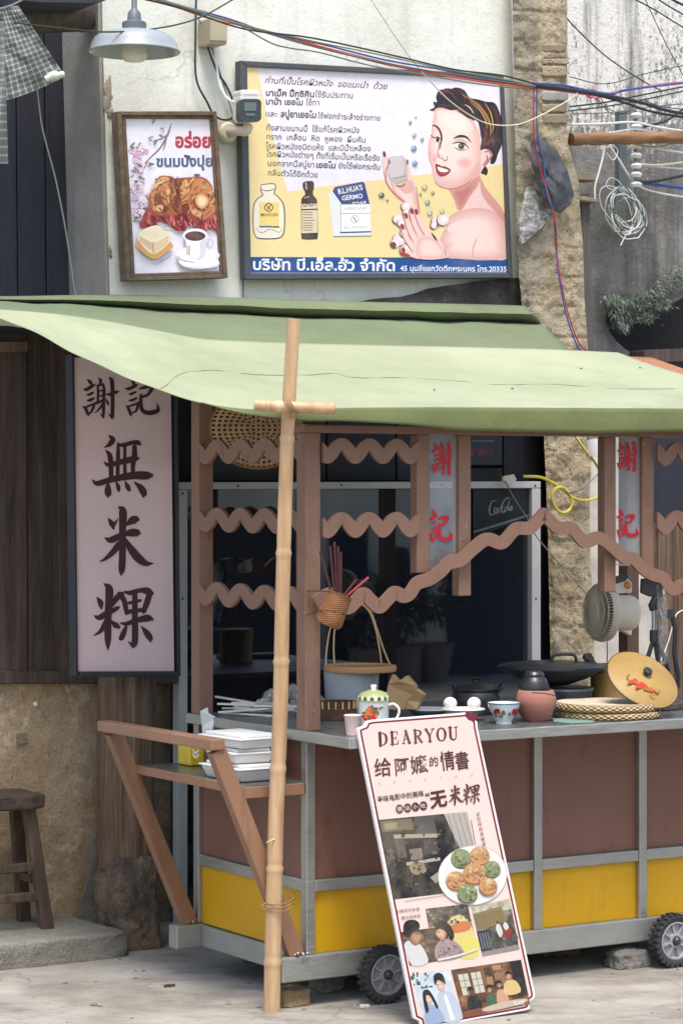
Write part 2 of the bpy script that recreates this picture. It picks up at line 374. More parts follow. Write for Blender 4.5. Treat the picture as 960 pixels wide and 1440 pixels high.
# worn patch of bare brick on the corner
b = MB()
def patch(c, ru, rv, pl, seed, lift=.012, m=0, mb=None, n=26):
    ctr = pl(*c, lift); ring = []
    for k in range(n):
        g_ = 2*math.pi*k/n; r = 1+.55*nz((math.cos(g_)*1.3+seed, math.sin(g_)*1.3, seed), 1.4)
        ring.append((c[0]+ru*r*math.cos(g_), c[1]+rv*r*math.sin(g_)))
    vs = [ctr]+[pl(c[0]+(a-c[0])*.6, c[1]+(d-c[1])*.6, lift*(.7+.6*nz((a, d, 0), .3))) for a, d in ring]+[pl(a, d, .001) for a, d in ring]
    fs = [(0, 1+i, 1+(i+1) % n) for i in range(n)]+[(1+i, 1+n+i, 1+n+(i+1) % n, 1+(i+1) % n) for i in range(n)]
    mb.add(vs, fs, m)
patch((152, 137), 6, 26, W0, 3, .012, 0, b); patch((155, 158), 5, 9, W0, 5, .01, 0, b); patch((155, 355), 3, 9, W0, 8, .006, 0, b)
b.build('bare_brick', M['rubble'], hw)
b = MB(); edge = [(478, 438), (500, 425), (520, 421), (540, 419), (560, 418), (585, 412), (600, 406), (625, 402), (648, 399), (665, 396), (690, 394), (722, 391), (732, 392), (733, 438)]
b.prism([W0(*p, .003) for p in edge], -DN*.02); b.build('rotten_edge', m_earth('rotten_dark_edge', [lin(48, 46, 46), lin(74, 70, 68), lin(120, 116, 112)], 9, .9, .4), hw)
# ---- dark timber door in the recess, upper left, and a log over it
D0 = WP(1.85); b = MB(); us = [-60, -18, 22, 62, 112]
od = thing('timber_door', C(-1.0, 1.85, 0), 'blackened tall timber door in the shaded recess left of the white wall', 'door')
for i in range(4):
    b = MB(); a0, a1 = us[i]+.6, us[i+1]-.6
    b.prism([D0(a0, -60), D0(a1, -60), D0(a1+5, 520), D0(a0+5, 520)], DN*.03); b.build('plank', M['navy_wood'], od, bevel=.004)
b = MB(); b.prism([D0(-70, -70, -.04), D0(200, -70, -.04), D0(200, 620, -.04), D0(-70, 620, -.04)], DN*.05); b.build('backing', M['black'], od)
b = MB(); pl = WP(1.5); b.tube(smooth_path([pl(-40, 8)+DN*.1, pl(40, 14)+DN*.1, pl(90, 12)+DN*.1, pl(133, 10)+DN*.1, pl(139, 9)+DN*.1], 4), [.07]*12+[.075, .07, .062, .055, .02], 12)
tag(b.build('roof_log', M['dark_wood']), 'dark round log end under the eaves above the timber door', 'beam')
b = MB(); pl = WP(1.3); b.prism([pl(32, -40), pl(148, -40), pl(150, 0), pl(140, 4), (pl(60, 3)), pl(34, 1)], DN*.3); b.build('eave', M['dark_board'])
tag(bpy.data.objects['eave'], 'dark painted eave board at the top above the log end', 'eave')

# ---- lower left: plank wall, mud wall, step, post on its stone
S_L = 1.5; L0 = WP(S_L)
pw = thing('plank_wall', C(-.9, S_L, .9), 'dark brown plank wall left of the tall pink sign', 'wall')
pus = [-70, -22, 38, 84, 132]
for i in range(4):
    b = MB(); a0, a1 = pus[i]+.5, pus[i+1]-.5; o = .012*(i % 2)
    b.prism([L0(a0, 470, o), L0(a1, 470, o), L0(a1+1, 950, o), L0(a0+1, 950, o)], DN*.05); b.build('plank', M['dark_wood'], pw, bevel=.004)
b = MB(); b.prism([L0(-70, 944, .03), L0(250, 944, .03), L0(250, 962, .03), L0(-70, 962, .03)], DN*.09); b.build('bottom_rail', M['dark_wood'], pw, bevel=.006)
b = MB(); b.prism([L0(-70, 482, .05), L0(40, 480, .05), L0(40, 494, .05), L0(-70, 497, .05)], DN*.05); b.build('top_rail', M['post_wood'], pw, bevel=.004)
b = MB(); b.prism([L0(-80, 430, -.06), L0(300, 430, -.06), L0(300, 960, -.06), L0(-80, 960, -.06)], DN*.04); b.build('backing', M['black'], pw)
def rough_wall(pl, left, right, v0, v1, nu, nv, amp, fs, depth=.3, course=0):
    b = MB()
    def fn(a, c):
        v = v0+(v1-v0)*c; l, r = left(v), right(v)
        i = a*nu
        if i < .5: return pl(l, v, -depth)
        if i > nu-.5: return pl(r, v, -depth)
        u = l+(r-l)*(i-1)/(nu-2); p = pl(u, v)
        d = amp*nz(p, fs, 6)
        if course:
            g_ = ((p.z+.012*nz(p, 4, 3))/course) % 1; d -= amp*.75*max(0, nz(p, 3, 2)+.5)*max(0, 1-min(g_, 1-g_)/.09)
        edge = min((i-1)/(nu-2), 1-(i-1)/(nu-2)); d -= amp*1.2*max(0, 1-edge*8)
        return pl(u+amp*60*nz(p+Vector((9, 0, 0)), fs)*(1 if edge < .02 else .3), v, d)
    b.grid(fn, nu, nv); return b
def lerp_tab(tab):
    def f(v):
        if v <= tab[0][0]: return tab[0][1]
        for (a, x), (c, y) in zip(tab, tab[1:]):
            if v <= c: return x+(y-x)*(v-a)/(c-a)
        return tab[-1][1]
    return f
b = rough_wall(L0, lerp_tab([(0, -90)]), lerp_tab([(960, 140), (1180, 138), (1230, 128), (1330, 122)]), 956, 1322, 60, 60, .012, 5, .1)
mw = tag(b.build('mud_wall', M['mud'], sharp=80), 'brown stained mud plaster wall behind the wooden stool', 'wall')
b = MB(); b.prism([L0(p.x+2*nz((p.x*.1, p.y*.1, 0), 2), p.y, .016) for p in smooth_path([Vector((x, y, 0)) for x, y in ((137,1172),(143,1200),(158,1222),(186,1236),(150,1246),(140,1262),(136,1300),(130,1326),(112,1330),(114,1296),(120,1262),(126,1226))], 5, True)], DN*.05); b.build('mortar_patch', M['step'], mw)
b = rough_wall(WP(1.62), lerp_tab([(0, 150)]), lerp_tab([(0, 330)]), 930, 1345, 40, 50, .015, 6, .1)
tag(b.build('mud_wall', M['mud_dark'], sharp=80), 'mud wall strip in shade colours between the old post and the cart', 'wall')
# step
def rock_box(t0, t1, s0, s1, z0, z1, amp, fs, cuts=18, fr=C, taper=0, seed=0, rnd=9):
    bm = bmesh.new(); bmesh.ops.create_cube(bm, size=1)
    bmesh.ops.subdivide_edges(bm, edges=bm.edges[:], cuts=cuts, use_grid_fill=True)
    for v in bm.verts:
        q = v.co*2; L = (abs(q.x)**rnd+abs(q.y)**rnd+abs(q.z)**rnd)**(1/rnd); v.co = q/L/2
    b = MB(); vs = []
    for v in bm.verts:
        x, y, z = v.co+Vector((.5, .5, .5)); k = 1+taper*(.5-z)
        p = fr(t0+(t1-t0)*(.5+(x-.5)*k), s0+(s1-s0)*(.5+(y-.5)*k), z0+(z1-z0)*z)
        c_ = fr((t0+t1)/2, (s0+s1)/2, (z0+z1)/2); d = (p-c_).normalized()
        p += d*amp*(nz(p+Vector((seed, seed, 0)), fs, 5)+.5*nz(p+Vector((seed, 3, 0)), fs*4, 4)); p.z = max(p.z, .001); vs.append(p)
    bm.verts.index_update(); b.add(vs, [[v.index for v in f.verts] for f in bm.faces]); bm.free(); return b
b = rock_box(-1.9, -.08, 1.05, 1.56, -.04, .088, .02, 5, seed=2, cuts=50, rnd=16)
tag(b.build('stone_step', M['step'], sharp=70), 'low worn grey stone step under the stool by the mud wall', 'step')
b = rock_box(-.08, .085, 1.14, 1.345, -.06, .315, .016, 9, taper=.1, seed=4, cuts=44, rnd=8)
tag(b.build('column_base_stone', M['stone'], sharp=75), 'rough brown boulder carrying the old wooden post', 'stone')
b = MB(); pc = C(.02, 1.275, 0)
nn = 22
def post(a, c):
    g_ = 2*math.pi*a; z = .27+c*1.5; r = .098+.008*nz((math.cos(g_)*2, math.sin(g_)*2, z*.5), 2)+.004*math.sin(g_*9+nz((z, 0, 0), 2)); return pc+Vector((r*math.cos(g_), r*math.sin(g_), z))
b.grid(post, 48, 30); tag(b.build('wooden_post', M['post_wood'], sharp=80), 'old cracked round wooden post standing on a boulder', 'post')
# ---- shop front behind the cart
S_F = 1.55
sf = thing('shop_fascia', C(.8, S_F+.1, 0), 'dark fascia boards above and beside the glazed shopfront', 'wall')
b = MB(); fp = WP(S_F+.12); b.prism([fp(215, 425), fp(780, 425), fp(780, 1370), fp(215, 1370)], DN*.05); b.build('back_board', M['black'], sf)
fp = WP(S_F+.04)
for (a, c, v0, v1, mm) in ((245, 300, 425, 1330, 'dark_board'), (300, 458, 590, 676, 'dark_board'), (460, 556, 590, 676, 'navy_wood'), (558, 650, 590, 676, 'dark_board'), (652, 706, 658, 677, 'dark_board'), (708, 772, 590, 690, 'navy_wood'), (762, 775, 690, 1010, 'navy_wood')):
    b = MB(); b.prism([fp(a, v0), fp(c, v0), fp(c, v1), fp(a, v1)], DN*.03); b.build('board', M[mm], sf, bevel=.003)
# ---- crumbling pillar
S_P = 1.45
left = lerp_tab([(-60, 717), (0, 720), (200, 724), (340, 726), (420, 732), (500, 745), (600, 764), (760, 770), (1010, 775)])
right = lerp_tab([(-60, 796), (60, 797), (150, 796), (180, 801), (200, 797), (230, 806), (255, 813), (300, 815), (340, 819), (420, 821), (490, 826), (600, 834), (700, 828), (800, 830), (930, 836), (1010, 838)])
b = rough_wall(WP(S_P), left, right, -60, 1010, 70, 520, .011, 16, .35, .115)
# courses of squared stones show near the top
pil = thing('brick_pillar', C(1.2, S_P, 0), 'crumbling tan earth brick pillar beside the painted billboard', 'pillar')
b.build('rubble_core', M['rubble'], pil, sharp=85)
PP = WP(S_P)
for k, (v0, v1, mm) in enumerate(((62, 73, 'cement'), (75, 82, 'cement'), (82, 90, 'rubble'), (92, 108, 'rubble'), (128, 142, 'plaster_grey'), (146, 158, 'cement'), (160, 174, 'cement'))):
    b = rock_box(0, 1, 0, 1, 0, 1, .0, 1, fr=lambda x, y, z, v0=v0, v1=v1, k=k: PP(761+x*(34+(k*7) % 5), v1+(v0-v1)*z, .008-.1*y)+UP*(.004*nz((x*3+k, z, 0), 2)))
    b.build('squared_stone', M[mm], pil, sharp=60)
# weathered board + dark cloth on the pillar
b = MB(); PB = WP(S_P-.03); b.prism([PB(*p) for p in ((752, 268), (742, 262), (730, 318), (733, 345), (742, 338), (760, 322), (781, 294), (770, 288))], DN*.018)
n = NT('peeling_board'); f = n.noise(18, 7, .8, n.coord((1, 1, 1.6))); n.color(n.ramp(f, [(.42, lin(96, 94, 90)), (.5, lin(140, 138, 134)), (.6, lin(206, 204, 200))])); n.rough(.9); n.bump(f, .5, .01)
tag(b.build('weathered_board', n.m, bevel=.003), 'peeling grey and white board leaning under the dark cloth on the pillar', 'board')
b = MB(); cl = [(746, 196), (756, 193), (768, 200), (784, 214), (797, 240), (806, 272), (803, 286), (787, 300), (778, 295), (765, 280), (754, 255), (747, 230)]
cpl = WP(S_P-.06); cc = (772, 250)
def cloth(a, c):
    k = a*len(cl); i = int(k) % len(cl); f_ = k-int(k); x = cl[i][0]*(1-f_)+cl[(i+1) % len(cl)][0]*f_; y = cl[i][1]*(1-f_)+cl[(i+1) % len(cl)][1]*f_
    u = cc[0]+(x-cc[0])*c; v = cc[1]+(y-cc[1])*c; return cpl(u, v, .03*(1-c*c)+.014*nz((u*.05, v*.03, 0), 2.2)+.012*math.sin((u*.8+v*.5)*.16))
b.grid(cloth, 48, 12); tag(b.build('dark_cloth', plain('charcoal_cloth', lin(84, 86, 92), .9, var=.3, vs=14, bump=.2), solid=.003), 'charcoal grey cloth bunched on the brick pillar', 'cloth')
# ---- old wall to the right and what is under it
S_O = 2.05; O0 = WP(S_O)
b = MB(); wo = [(760, -70), (1010, -70), (1010, 405), (985, 410), (960, 418), (935, 432), (918, 444), (905, 452), (893, 455), (884, 460), (872, 458), (862, 452), (852, 440), (851, 452), (856, 466), (866, 480), (880, 492), (895, 500), (895, 540), (760, 540)]
b.prism([O0(*p) for p in wo], DN*.25); tag(b.build('old_wall', M['old']), 'grey weathered neighbouring wall with flaking whitewash behind the wires', 'wall')
b = MB(); ob = WP(S_O+.5); b.prism([ob(820, 380), ob(1040, 380), ob(1040, 1050), ob(820, 1050)], DN*.05); tag(b.build('recess_dark_sheet', M['black']), 'black sheet painted as the darkness of the hollow under the grey weathered wall', 'wall')
b = MB(); ol = WP(S_O-.12); b.prism([ol(817, 275), ol(828, 272), ol(834, 505), ol(821, 505)], DN*.05); tag(b.build('timber_batten', m_wood('grey_batten', lin(70, 66, 64), lin(96, 92, 88), lin(118, 113, 108))), 'grey upright timber batten beside the crumbling pillar', 'batten')
b = MB(); b.prism([ol(812, 243, .03), ol(842, 245, .03), ol(842, 254, .03), ol(812, 252, .03)], DN*.1); b.prism([ol(815, 275, .04), ol(841, 279, .04), ol(841, 285, .04), ol(815, 281, .04)], DN*.1)
tag(b.build('iron_bracket', M['cement'], bevel=.004), 'short grey pair of brackets on the wall right of the dark cloth', 'bracket')
b = MB(); b.prism([O0(905, 492, .1), O0(1010, 488, .1), O0(1010, 506, .1), O0(905, 510, .1)], DN*.1); tag(b.build('roof_timber', M['dark_wood'], bevel=.006), 'dark timber in the hollow at the right edge above the awning', 'beam')
# lower right: pale plaster pier, dark doorway with planks
S_R = 1.75; R0 = WP(S_R)
b = rough_wall(R0, lerp_tab([(0, 812)]), lerp_tab([(560, 904), (800, 915), (1010, 925)]), 560, 1015, 30, 60, .014, 5, .1)
tag(b.build('plaster_pier', M['plaster_pale'], sharp=80), 'pale plastered pier behind the fan and the red lettered panel', 'wall')
rd = thing('side_door', C(1.6, S_R, 0), 'dark doorway with brown plank lower half at the far right of the cart', 'door')
b = MB(); b.prism([R0(900, 560, -.1), R0(1030, 560, -.1), R0(1030, 735, -.1), R0(900, 735, -.1)], DN*.04); b.build('dark_pane', M['navy_wood'], rd)
for i in range(5):
    b = MB(); b.prism([R0(902+22*i, 736, -.09+.01*(i % 2)), R0(923+22*i, 736, -.09+.01*(i % 2)), R0(926+22*i, 1015, -.09), R0(905+22*i, 1015, -.09)], DN*.04); b.build('plank', M['post_wood'], rd, bevel=.004)
# ---- glazed shopfront in its white aluminium frame
M['white_alu'] = plain('white_aluminium', lin(196, 198, 200), .45, var=.08)
def m_glass():
    n = NT('dark_shop_glass'); n.color(lin(24, 27, 36)); n.rough(.02); n.b.inputs['IOR'].default_value = 2.15
    n.bump(n.noise(1.6, 2, .5), .06, .02); return n.m
M['glass'] = m_glass()
G0 = WP(1.5)
gf = thing('glazed_shopfront', C(.7, 1.5, 0), 'dark glazed shopfront in a white metal frame behind the cart', 'shopfront')
b = MB(); b.prism([G0(264, 688, -.01), G0(747, 688, -.01), G0(747, 1330, -.01), G0(264, 1330, -.01)], DN*.008); b.build('glass', M['glass'], gf)
for nm, q in (('top_rail', ((252, 678), (760, 677), (760, 686.5), (252, 688))), ('stile', ((252, 688.5), (264, 688.5), (264, 1340), (252, 1340))), ('stile', ((747.5, 687), (760, 687), (760, 1340), (747.5, 1340)))):
    b = MB(); b.prism([G0(*p, .02) for p in q], DN*.05); fr_ = b.build(nm, M['white_alu'], gf, bevel=.003)
b = MB()
for u, v in ((257, 694), (257, 842), (752, 683), (753, 842), (335, 683), (620, 682), (480, 682)):
    b.lathe(G0(u, v, .021), [(0.0001, .002), (.004, .0015), (.0045, 0)], 8, ax=-DN)
b.build('screw', ink(30, 30, 32), gf)
# ================================================================ lettering drawn with a brush
GL = {
'thank': [[(150,218,12),(175,240,34),(188,262,16)],[(112,300,8),(140,306,30),(190,275,30),(218,262,14)],[(145,350,12),(165,352,26),(195,335,22),(206,330,10)],[(148,405,14),(170,402,28),(200,388,24),(212,380,12)],
 [(112,460,14),(135,482,30),(150,520,28),(162,546,8)],[(125,468,18),(165,452,20),(208,436,20)],[(213,428,18),(203,465,26),(185,500,20)],[(150,528,18),(175,515,20),(195,500,12)],
 [(250,205,12),(268,225,30),(262,252,20)],[(240,268,18),(245,340,24),(240,430,20)],[(285,258,18),(298,300,28),(294,400,28),(294,500,28),(290,556,18)],[(292,552,24),(262,525,6)],
 [(240,272,20),(292,258,20)],[(245,322,15),(290,312,15)],[(245,368,15),(290,358,15)],[(215,432,22),(260,416,24),(302,400,20)],[(290,432,20),(255,480,20),(215,520,6)],
 [(318,350,12),(350,350,26),(400,332,30),(430,322,10)],[(345,200,14),(368,225,36),(375,330,34),(375,450,34),(374,545,30),(372,570,8)],[(370,556,28),(338,524,6)],[(318,390,8),(330,425,24),(338,447,10)]],
'record': [[(540,205,14),(562,240,32),(570,276,16)],[(492,295,10),(520,300,28),(580,272,28),(602,262,10)],[(525,345,12),(545,345,24),(582,328,18)],[(525,405,14),(550,402,24),(588,384,20)],
 [(500,455,14),(520,480,28),(535,525,26),(545,546,8)],[(510,460,16),(555,446,20),(602,430,20)],[(606,420,18),(598,470,26),(582,505,18)],[(535,525,16),(582,502,16)],
 [(612,302,10),(650,290,26),(700,280,30),(737,290,28)],[(735,285,32),(715,322,32),(682,365,18)],[(625,376,14),(660,366,24),(702,350,18)],[(630,355,24),(630,430,32),(642,490,36),(682,514,40),(740,512,42),(785,488,34),(772,428,6)]],
'none': [[(345,720,14),(375,755,52),(350,798,42),(300,828,6)],[(420,800,16),(470,806,36),(560,782,38),(605,786,44),(626,800,18)],[(315,855,14),(350,900,44),(360,990,44),(362,1090,40)],[(425,790,20),(425,870,36),(422,990,36),(420,1090,34)],
 [(485,810,28),(485,900,30),(486,1080,34)],[(572,822,42),(572,900,48),(560,980,42),(556,1060,36)],[(300,960,12),(340,985,36),(450,958,50),(560,932,56),(605,925,26)],[(192,1118,8),(240,1150,46),(380,1112,54),(560,1080,68),(680,1080,74),(730,1078,28)],
 [(335,1145,14),(333,1200,56),(335,1245,60),(332,1270,18)],[(405,1130,10),(425,1180,40),(430,1215,26)],[(485,1130,10),(510,1180,44),(525,1210,30)],[(570,1138,12),(630,1190,56),(655,1240,60),(650,1270,20)]],
}
GL2 = {
'rice': [[(385,72,10),(420,110,64),(418,250,56),(418,450,56),(412,580,52),(405,632,6)],[(302,165,8),(328,205,42),(345,246,22)],[(382,170,6),(352,215,28)],[(448,222,16),(495,185,64),(530,175,58),(548,178,20)],
 [(275,325,10),(320,342,50),(390,315,54)],[(450,290,46),(500,282,66),(545,285,54),(558,288,18)],[(390,380,56),(330,450,44),(270,500,24),(228,516,4)],[(440,340,30),(490,420,60),(550,492,68),(610,532,46),(670,530,4)]],
'kueh': [[(268,695,10),(310,740,64),(305,870,56),(300,1000,58),(300,1150,52),(300,1236,6)],[(212,808,12),(240,850,48),(246,895,20)],[(335,880,14),(365,820,48),(405,780,38),(430,775,14)],[(395,782,46),(430,830,42),(445,900,38),(450,940,22)],[(190,955,10),(230,970,44),(300,932,50),(380,892,30),(392,890,10)],[(285,1010,48),(240,1080,32),(182,1118,4)],[(330,1000,18),(360,1030,48),(385,1046,32)],
 [(432,760,12),(480,770,38),(560,750,38),(620,755,56),(658,775,28)],[(640,770,48),(615,850,48),(590,920,38)],[(470,852,24),(562,832,24)],[(450,926,38),(520,915,34),(592,905,32)],[(518,780,42),(518,950,48),(520,1100,52),(515,1180,48),(505,1215,12)],[(505,1200,34),(460,1160,4)],[(400,1015,10),(450,1020,34),(540,990,42),(620,975,58),(660,985,22)],[(445,1050,28),(425,1100,44),(405,1140,38),(392,1130,8)],[(572,1042,10),(610,1090,48),(640,1135,48),(645,1160,18)]],
}
def glyph(mb, pl, g, fx, fy, fw, off, m=0):
    for i, st in enumerate(g): mb.ribbon(pl, [(fx(x), fy(y), w_*fw) for x, y, w_ in st], off+i*.00008, m)
# ================================================================ tall pink sign
S_S = 1.08; SP = WP(S_S)
sg = thing('tall_sign', SP(172, 948), 'tall pale pink sign with five dark brush written characters on the plank wall', 'sign')
b = MB(); q = [(100, 503), (240, 502), (245, 944), (105.5, 945)]
b.prism([SP(*p) for p in q], DN*.03); M['pink'] = plain('pale_pink_board', lin(222, 198, 202), .42, var=.06, vs=2.5); b.build('board', M['pink'], sg)
for (p0, p1) in (((98.5, 499), (104, 950)), ((243, 499), (247.8, 950))):
    b = MB(); b.bar(SP(*p0, -.012), SP(*p1, -.012), .012, .05, DN); b.build('frame', M['dark_board'], sg, bevel=.003)
b = MB(); b.bar(SP(107, 947.5, -.012), SP(245.5, 947, -.012), .018, .07, DN); b.build('frame', M['dark_board'], sg, bevel=.003)
M['sign_ink'] = flat('dark_maroon_paint', lin(64, 34, 44), .5)
b = MB()
for k in ('thank', 'record', 'none'): glyph(b, SP, GL[k], lambda x: 100+x/6.4, lambda y: 500+y/6.4, 1/6.4, .0015)
for k in ('rice', 'kueh'): glyph(b, SP, GL2[k], lambda x: 100+x/5.76, lambda y: 700+y/5.76, 1/5.76, .0015)
b.build('lettering', M['sign_ink'], sg)

# ================================================================ pictures on the wall
def quad_frame(mb, pl, outer, inner, d, m=0, proud=0.0):
    n = 4
    for i in range(4):
        j = (i+1) % 4; q = [pl(*outer[i], proud), pl(*outer[j], proud), pl(*inner[j], proud), pl(*inner[i], proud)]
        mb.prism(q, DN*d, m)
def m_print():
    n = NT('printed_ink'); at = n.new('Attribute'); at.attribute_name = 'Col'; f = n.noise(6, 6, .65); g = n.noise(60, 4, .7)
    c = n.mix(n.math('MULTIPLY', n.ramp(f, [(.45, 0.), (.7, 1.)]), .16), at.outputs['Color'], lin(206, 190, 150)); c = n.mix(n.math('MULTIPLY', n.ramp(g, [(.55, 0.), (.7, 1.)]), .12), c, lin(150, 140, 124))
    n.color(c); n.rough(.42); return n.m
M['print'] = m_print()
class Art:
    """flat printed picture: shapes given in crop coordinates, one thin layer above another"""
    def __init__(self, pl, ox, oy, k, base): self.pl, self.ox, self.oy, self.k, self.z = pl, ox, oy, k, base; self.g = 1.0; self.start()
    def start(self): self.mb = MB(); self.f0 = 0
    def fillc(self, c):
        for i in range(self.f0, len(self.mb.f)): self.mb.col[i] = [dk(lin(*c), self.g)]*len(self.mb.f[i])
        self.f0 = len(self.mb.f)
    def soft(self, pts, ce, cc, ctr=None, n=4, k=.45, sm=True):
        # printed tone running from one colour at the rim to another inside
        pp = [Vector((x, y, 0)) for x, y in pts]
        if sm: pp = smooth_path(pp, n, True)
        m = Vector((*ctr, 0)) if ctr else sum(pp, Vector())/len(pp); z = self.step(); N = len(pp)
        vs = [self.pl(*self.X(p), z) for p in pp]+[self.pl(*self.X(m.lerp(p, k)), z) for p in pp]+[self.pl(*self.X(m), z)]
        E, K_ = dk(lin(*ce), self.g), dk(lin(*cc), self.g); b0 = len(self.mb.f)
        self.mb.add(vs, [(i, (i+1) % N, N+(i+1) % N, N+i) for i in range(N)]+[(N+i, N+(i+1) % N, 2*N) for i in range(N)], 0, smooth=False)
        for i in range(N): self.mb.col[b0+i] = [E, E, K_, K_]; self.mb.col[b0+N+i] = [K_, K_, K_]
        self.f0 = len(self.mb.f)
    def dabs(self, pts, cols, n, size, asp=.5, ang=None, seed=1):
        rr = random.Random(seed); xs = [p[0] for p in pts]; ys = [p[1] for p in pts]; k = 0
        def inside(x, y):
            r = False; j = len(pts)-1
            for i in range(len(pts)):
                if (pts[i][1] > y) != (pts[j][1] > y) and x < (pts[j][0]-pts[i][0])*(y-pts[i][1])/(pts[j][1]-pts[i][1])+pts[i][0]: r = not r
                j = i
            return r
        while k < n:
            x, y = rr.uniform(min(xs), max(xs)), rr.uniform(min(ys), max(ys))
            if not inside(x, y): k += .2; continue
            k += 1; s_ = size*rr.uniform(.5, 1.3); self.ell((x, y), s_, s_*asp, rr.choice(cols), (rr.random()*180 if ang is None else ang+rr.gauss(0, 18)), 8)
    def mosaic(self, f, pal, sc_=3.0, nx=26, ny=30, seed=0, jit=.5, x0=0, y0=0, x1=1, y1=1):
        # photographic mottling: a fine mesh whose printed colours run through a palette
        rr = random.Random(seed); z = self.step(); L = [dk(lin(*c), self.g) for c in pal]; vs, cs = [], []
        for j in range(ny+1):
            for i in range(nx+1):
                u, v = x0+(x1-x0)*i/nx, y0+(y1-y0)*j/ny; vs.append(self.pl(*self.X(f(u, v)), z))
                t = .5+.55*nz((u*sc_+seed*3.1, v*sc_*1.2, seed), 1, 4)+jit*rr.gauss(0, .14); t = min(.999, max(0, t))*(len(L)-1); a_ = int(t); q = t-a_
                cs.append(tuple(L[a_][c]*(1-q)+L[a_+1][c]*q for c in range(3))+(1,))
        b0 = len(self.mb.f); fs = [(j*(nx+1)+i, j*(nx+1)+i+1, (j+1)*(nx+1)+i+1, (j+1)*(nx+1)+i) for j in range(ny) for i in range(nx)]
        self.mb.add(vs, fs, 0, smooth=False)
        for k, q in enumerate(fs): self.mb.col[b0+k] = [cs[i] for i in q]
        self.f0 = len(self.mb.f)
    def X(self, p): return (self.ox+p[0]*self.k, self.oy+p[1]*self.k)
    def step(self): self.z += .000022; return self.z
    def poly(self, pts, c, sm=True, n=4):
        pp = [Vector((x, y, 0)) for x, y in pts]
        if sm: pp = smooth_path(pp, n, True)
        z = self.step(); self.mb.poly([self.pl(*self.X(p), z) for p in pp], 0); self.fillc(c)
    def ell(self, c, rx, ry, colr, rot=0, n=20):
        ca, sa = math.cos(R(rot)), math.sin(R(rot)); z = self.step()
        self.mb.poly([self.pl(*self.X((c[0]+rx*math.cos(t)*ca-ry*math.sin(t)*sa, c[1]+rx*math.cos(t)*sa+ry*math.sin(t)*ca)), z) for t in (2*math.pi*i/n for i in range(n))], 0); self.fillc(colr)
    def line(self, pts, c, wd=None):
        z = self.step(); self.mb.ribbon(self.pl, [(*self.X(p), (p[2] if len(p) > 2 else wd)*self.k) for p in pts], z, 0, 4); self.fillc(c)
    def text(self, s, p0, p1, h, c, bold=0, slant=0, jit=0, drop=None):
        z = self.step(); put_text(self.mb, self.pl, s, self.X(p0), self.X(p1), h*self.k, z, 0, bold, slant, jit, drop); self.fillc(c)
    def done(self, name, parent):
        o = self.mb.build(name, M['print'], parent); self.start(); return o

# ---------------- billboard
S_B = S_W-.045; BP = WP(S_B)
bb = thing('painted_billboard', BP(533, 391), 'large yellow and lilac painted soap advertisement with a dark haired woman on the white wall', 'billboard')
outer = [(337.5, 85), (708, 104.5), (721, 391), (344.6, 393)]; inner = [(347.5, 93.5), (704, 111.5), (714.5, 383.5), (353, 384)]
b = MB(); quad_frame(b, BP, outer, inner, .04, proud=.012); b.build('frame', plain('dark_grey_frame', lin(76, 79, 84), .55, var=.2), bb, bevel=.003)
b = MB(); b.prism([BP(*p) for p in inner], DN*.02); prn = b.build('print', ink(233, 226, 236), bb)
a = Art(BP, 330, 70, .41667, .0006)
a.poly([(42,55),(76,57),(110,230),(178,478),(350,455),(560,430),(916,386),(920,702),(54,702)], (238, 214, 156), False)
a.poly([(52,699),(919,702),(923,751),(56,752)], (26, 76, 140), False)
a.done('background', prn); zb = a.z
ttl = [("ท่านที่เป็นโรคผิวหนัง  ขอแนะนำ  ด้วย", (102,112), (512,133), 37, .0, .25), ("บาเม็ค มิ๊กซิคิน", (105,155), (268,160), 37, .022, 0), ("ใช้รับประทาน", (272,160), (398,164), 36, 0, 0), ("บาม้า เยอโม", (105,184), (230,187), 36, .022, 0), ("ใช้ทา", (240,187), (285,188), 36, 0, 0),
 ("และ", (105,224), (143,226), 34, 0, 0), ("สบู่ยาเยอโม", (155,227), (275,230), 38, .022, 0), ("ใช้ฟอกชำระล้างร่างกาย", (280,231), (490,240), 34, 0, 0), ("ทั้งสามขนานนี้  ใช้แก้โรคผิวหนัง", (107,272), (420,281), 35, 0, 0), ("กราก  เกลื้อน  หิด  หูพอง  ผื่นคัน", (107,302), (440,313), 34, 0, 0),
 ("โรคผิวหนังชนิดแห้ง  และมีน้ำเหลือง", (105,334), (458,343), 35, 0, 0), ("โรคผิวหนังต่างๆ ทั้งที่เริ่มเป็นหรือเรื้อรัง", (107,360), (488,375), 35, 0, 0), ("นอกจากนี้สบู่ยา", (112,392), (268,397), 35, 0, 0), ("เยอโม", (275,398), (340,400), 36, .02, 0), ("ยังใช้ฟอกระงับ", (350,400), (490,405), 34, 0, 0), ("กลิ่นตัวได้อีกด้วย", (112,424), (280,431), 34, 0, 0)]
for s, p0, p1, h, bo, sl_ in ttl: a.text(s, p0, p1, h*.78, (62, 58, 68), bo+.004, sl_); a.done('text_line', prn)
a.text("บริษัท บี.เอ็ล.ฮั้ว จำกัด", (62,742), (540,746), 51, (240, 242, 246), .022); a.done('text_line', prn)
a.text("45 มุมสี่แยกวัดตึกพระนคร โทร.20335", (558,746), (916,749), 25, (226, 232, 242), .02)
a.done('text_line', prn); a.z = zb
K = (44, 38, 42)
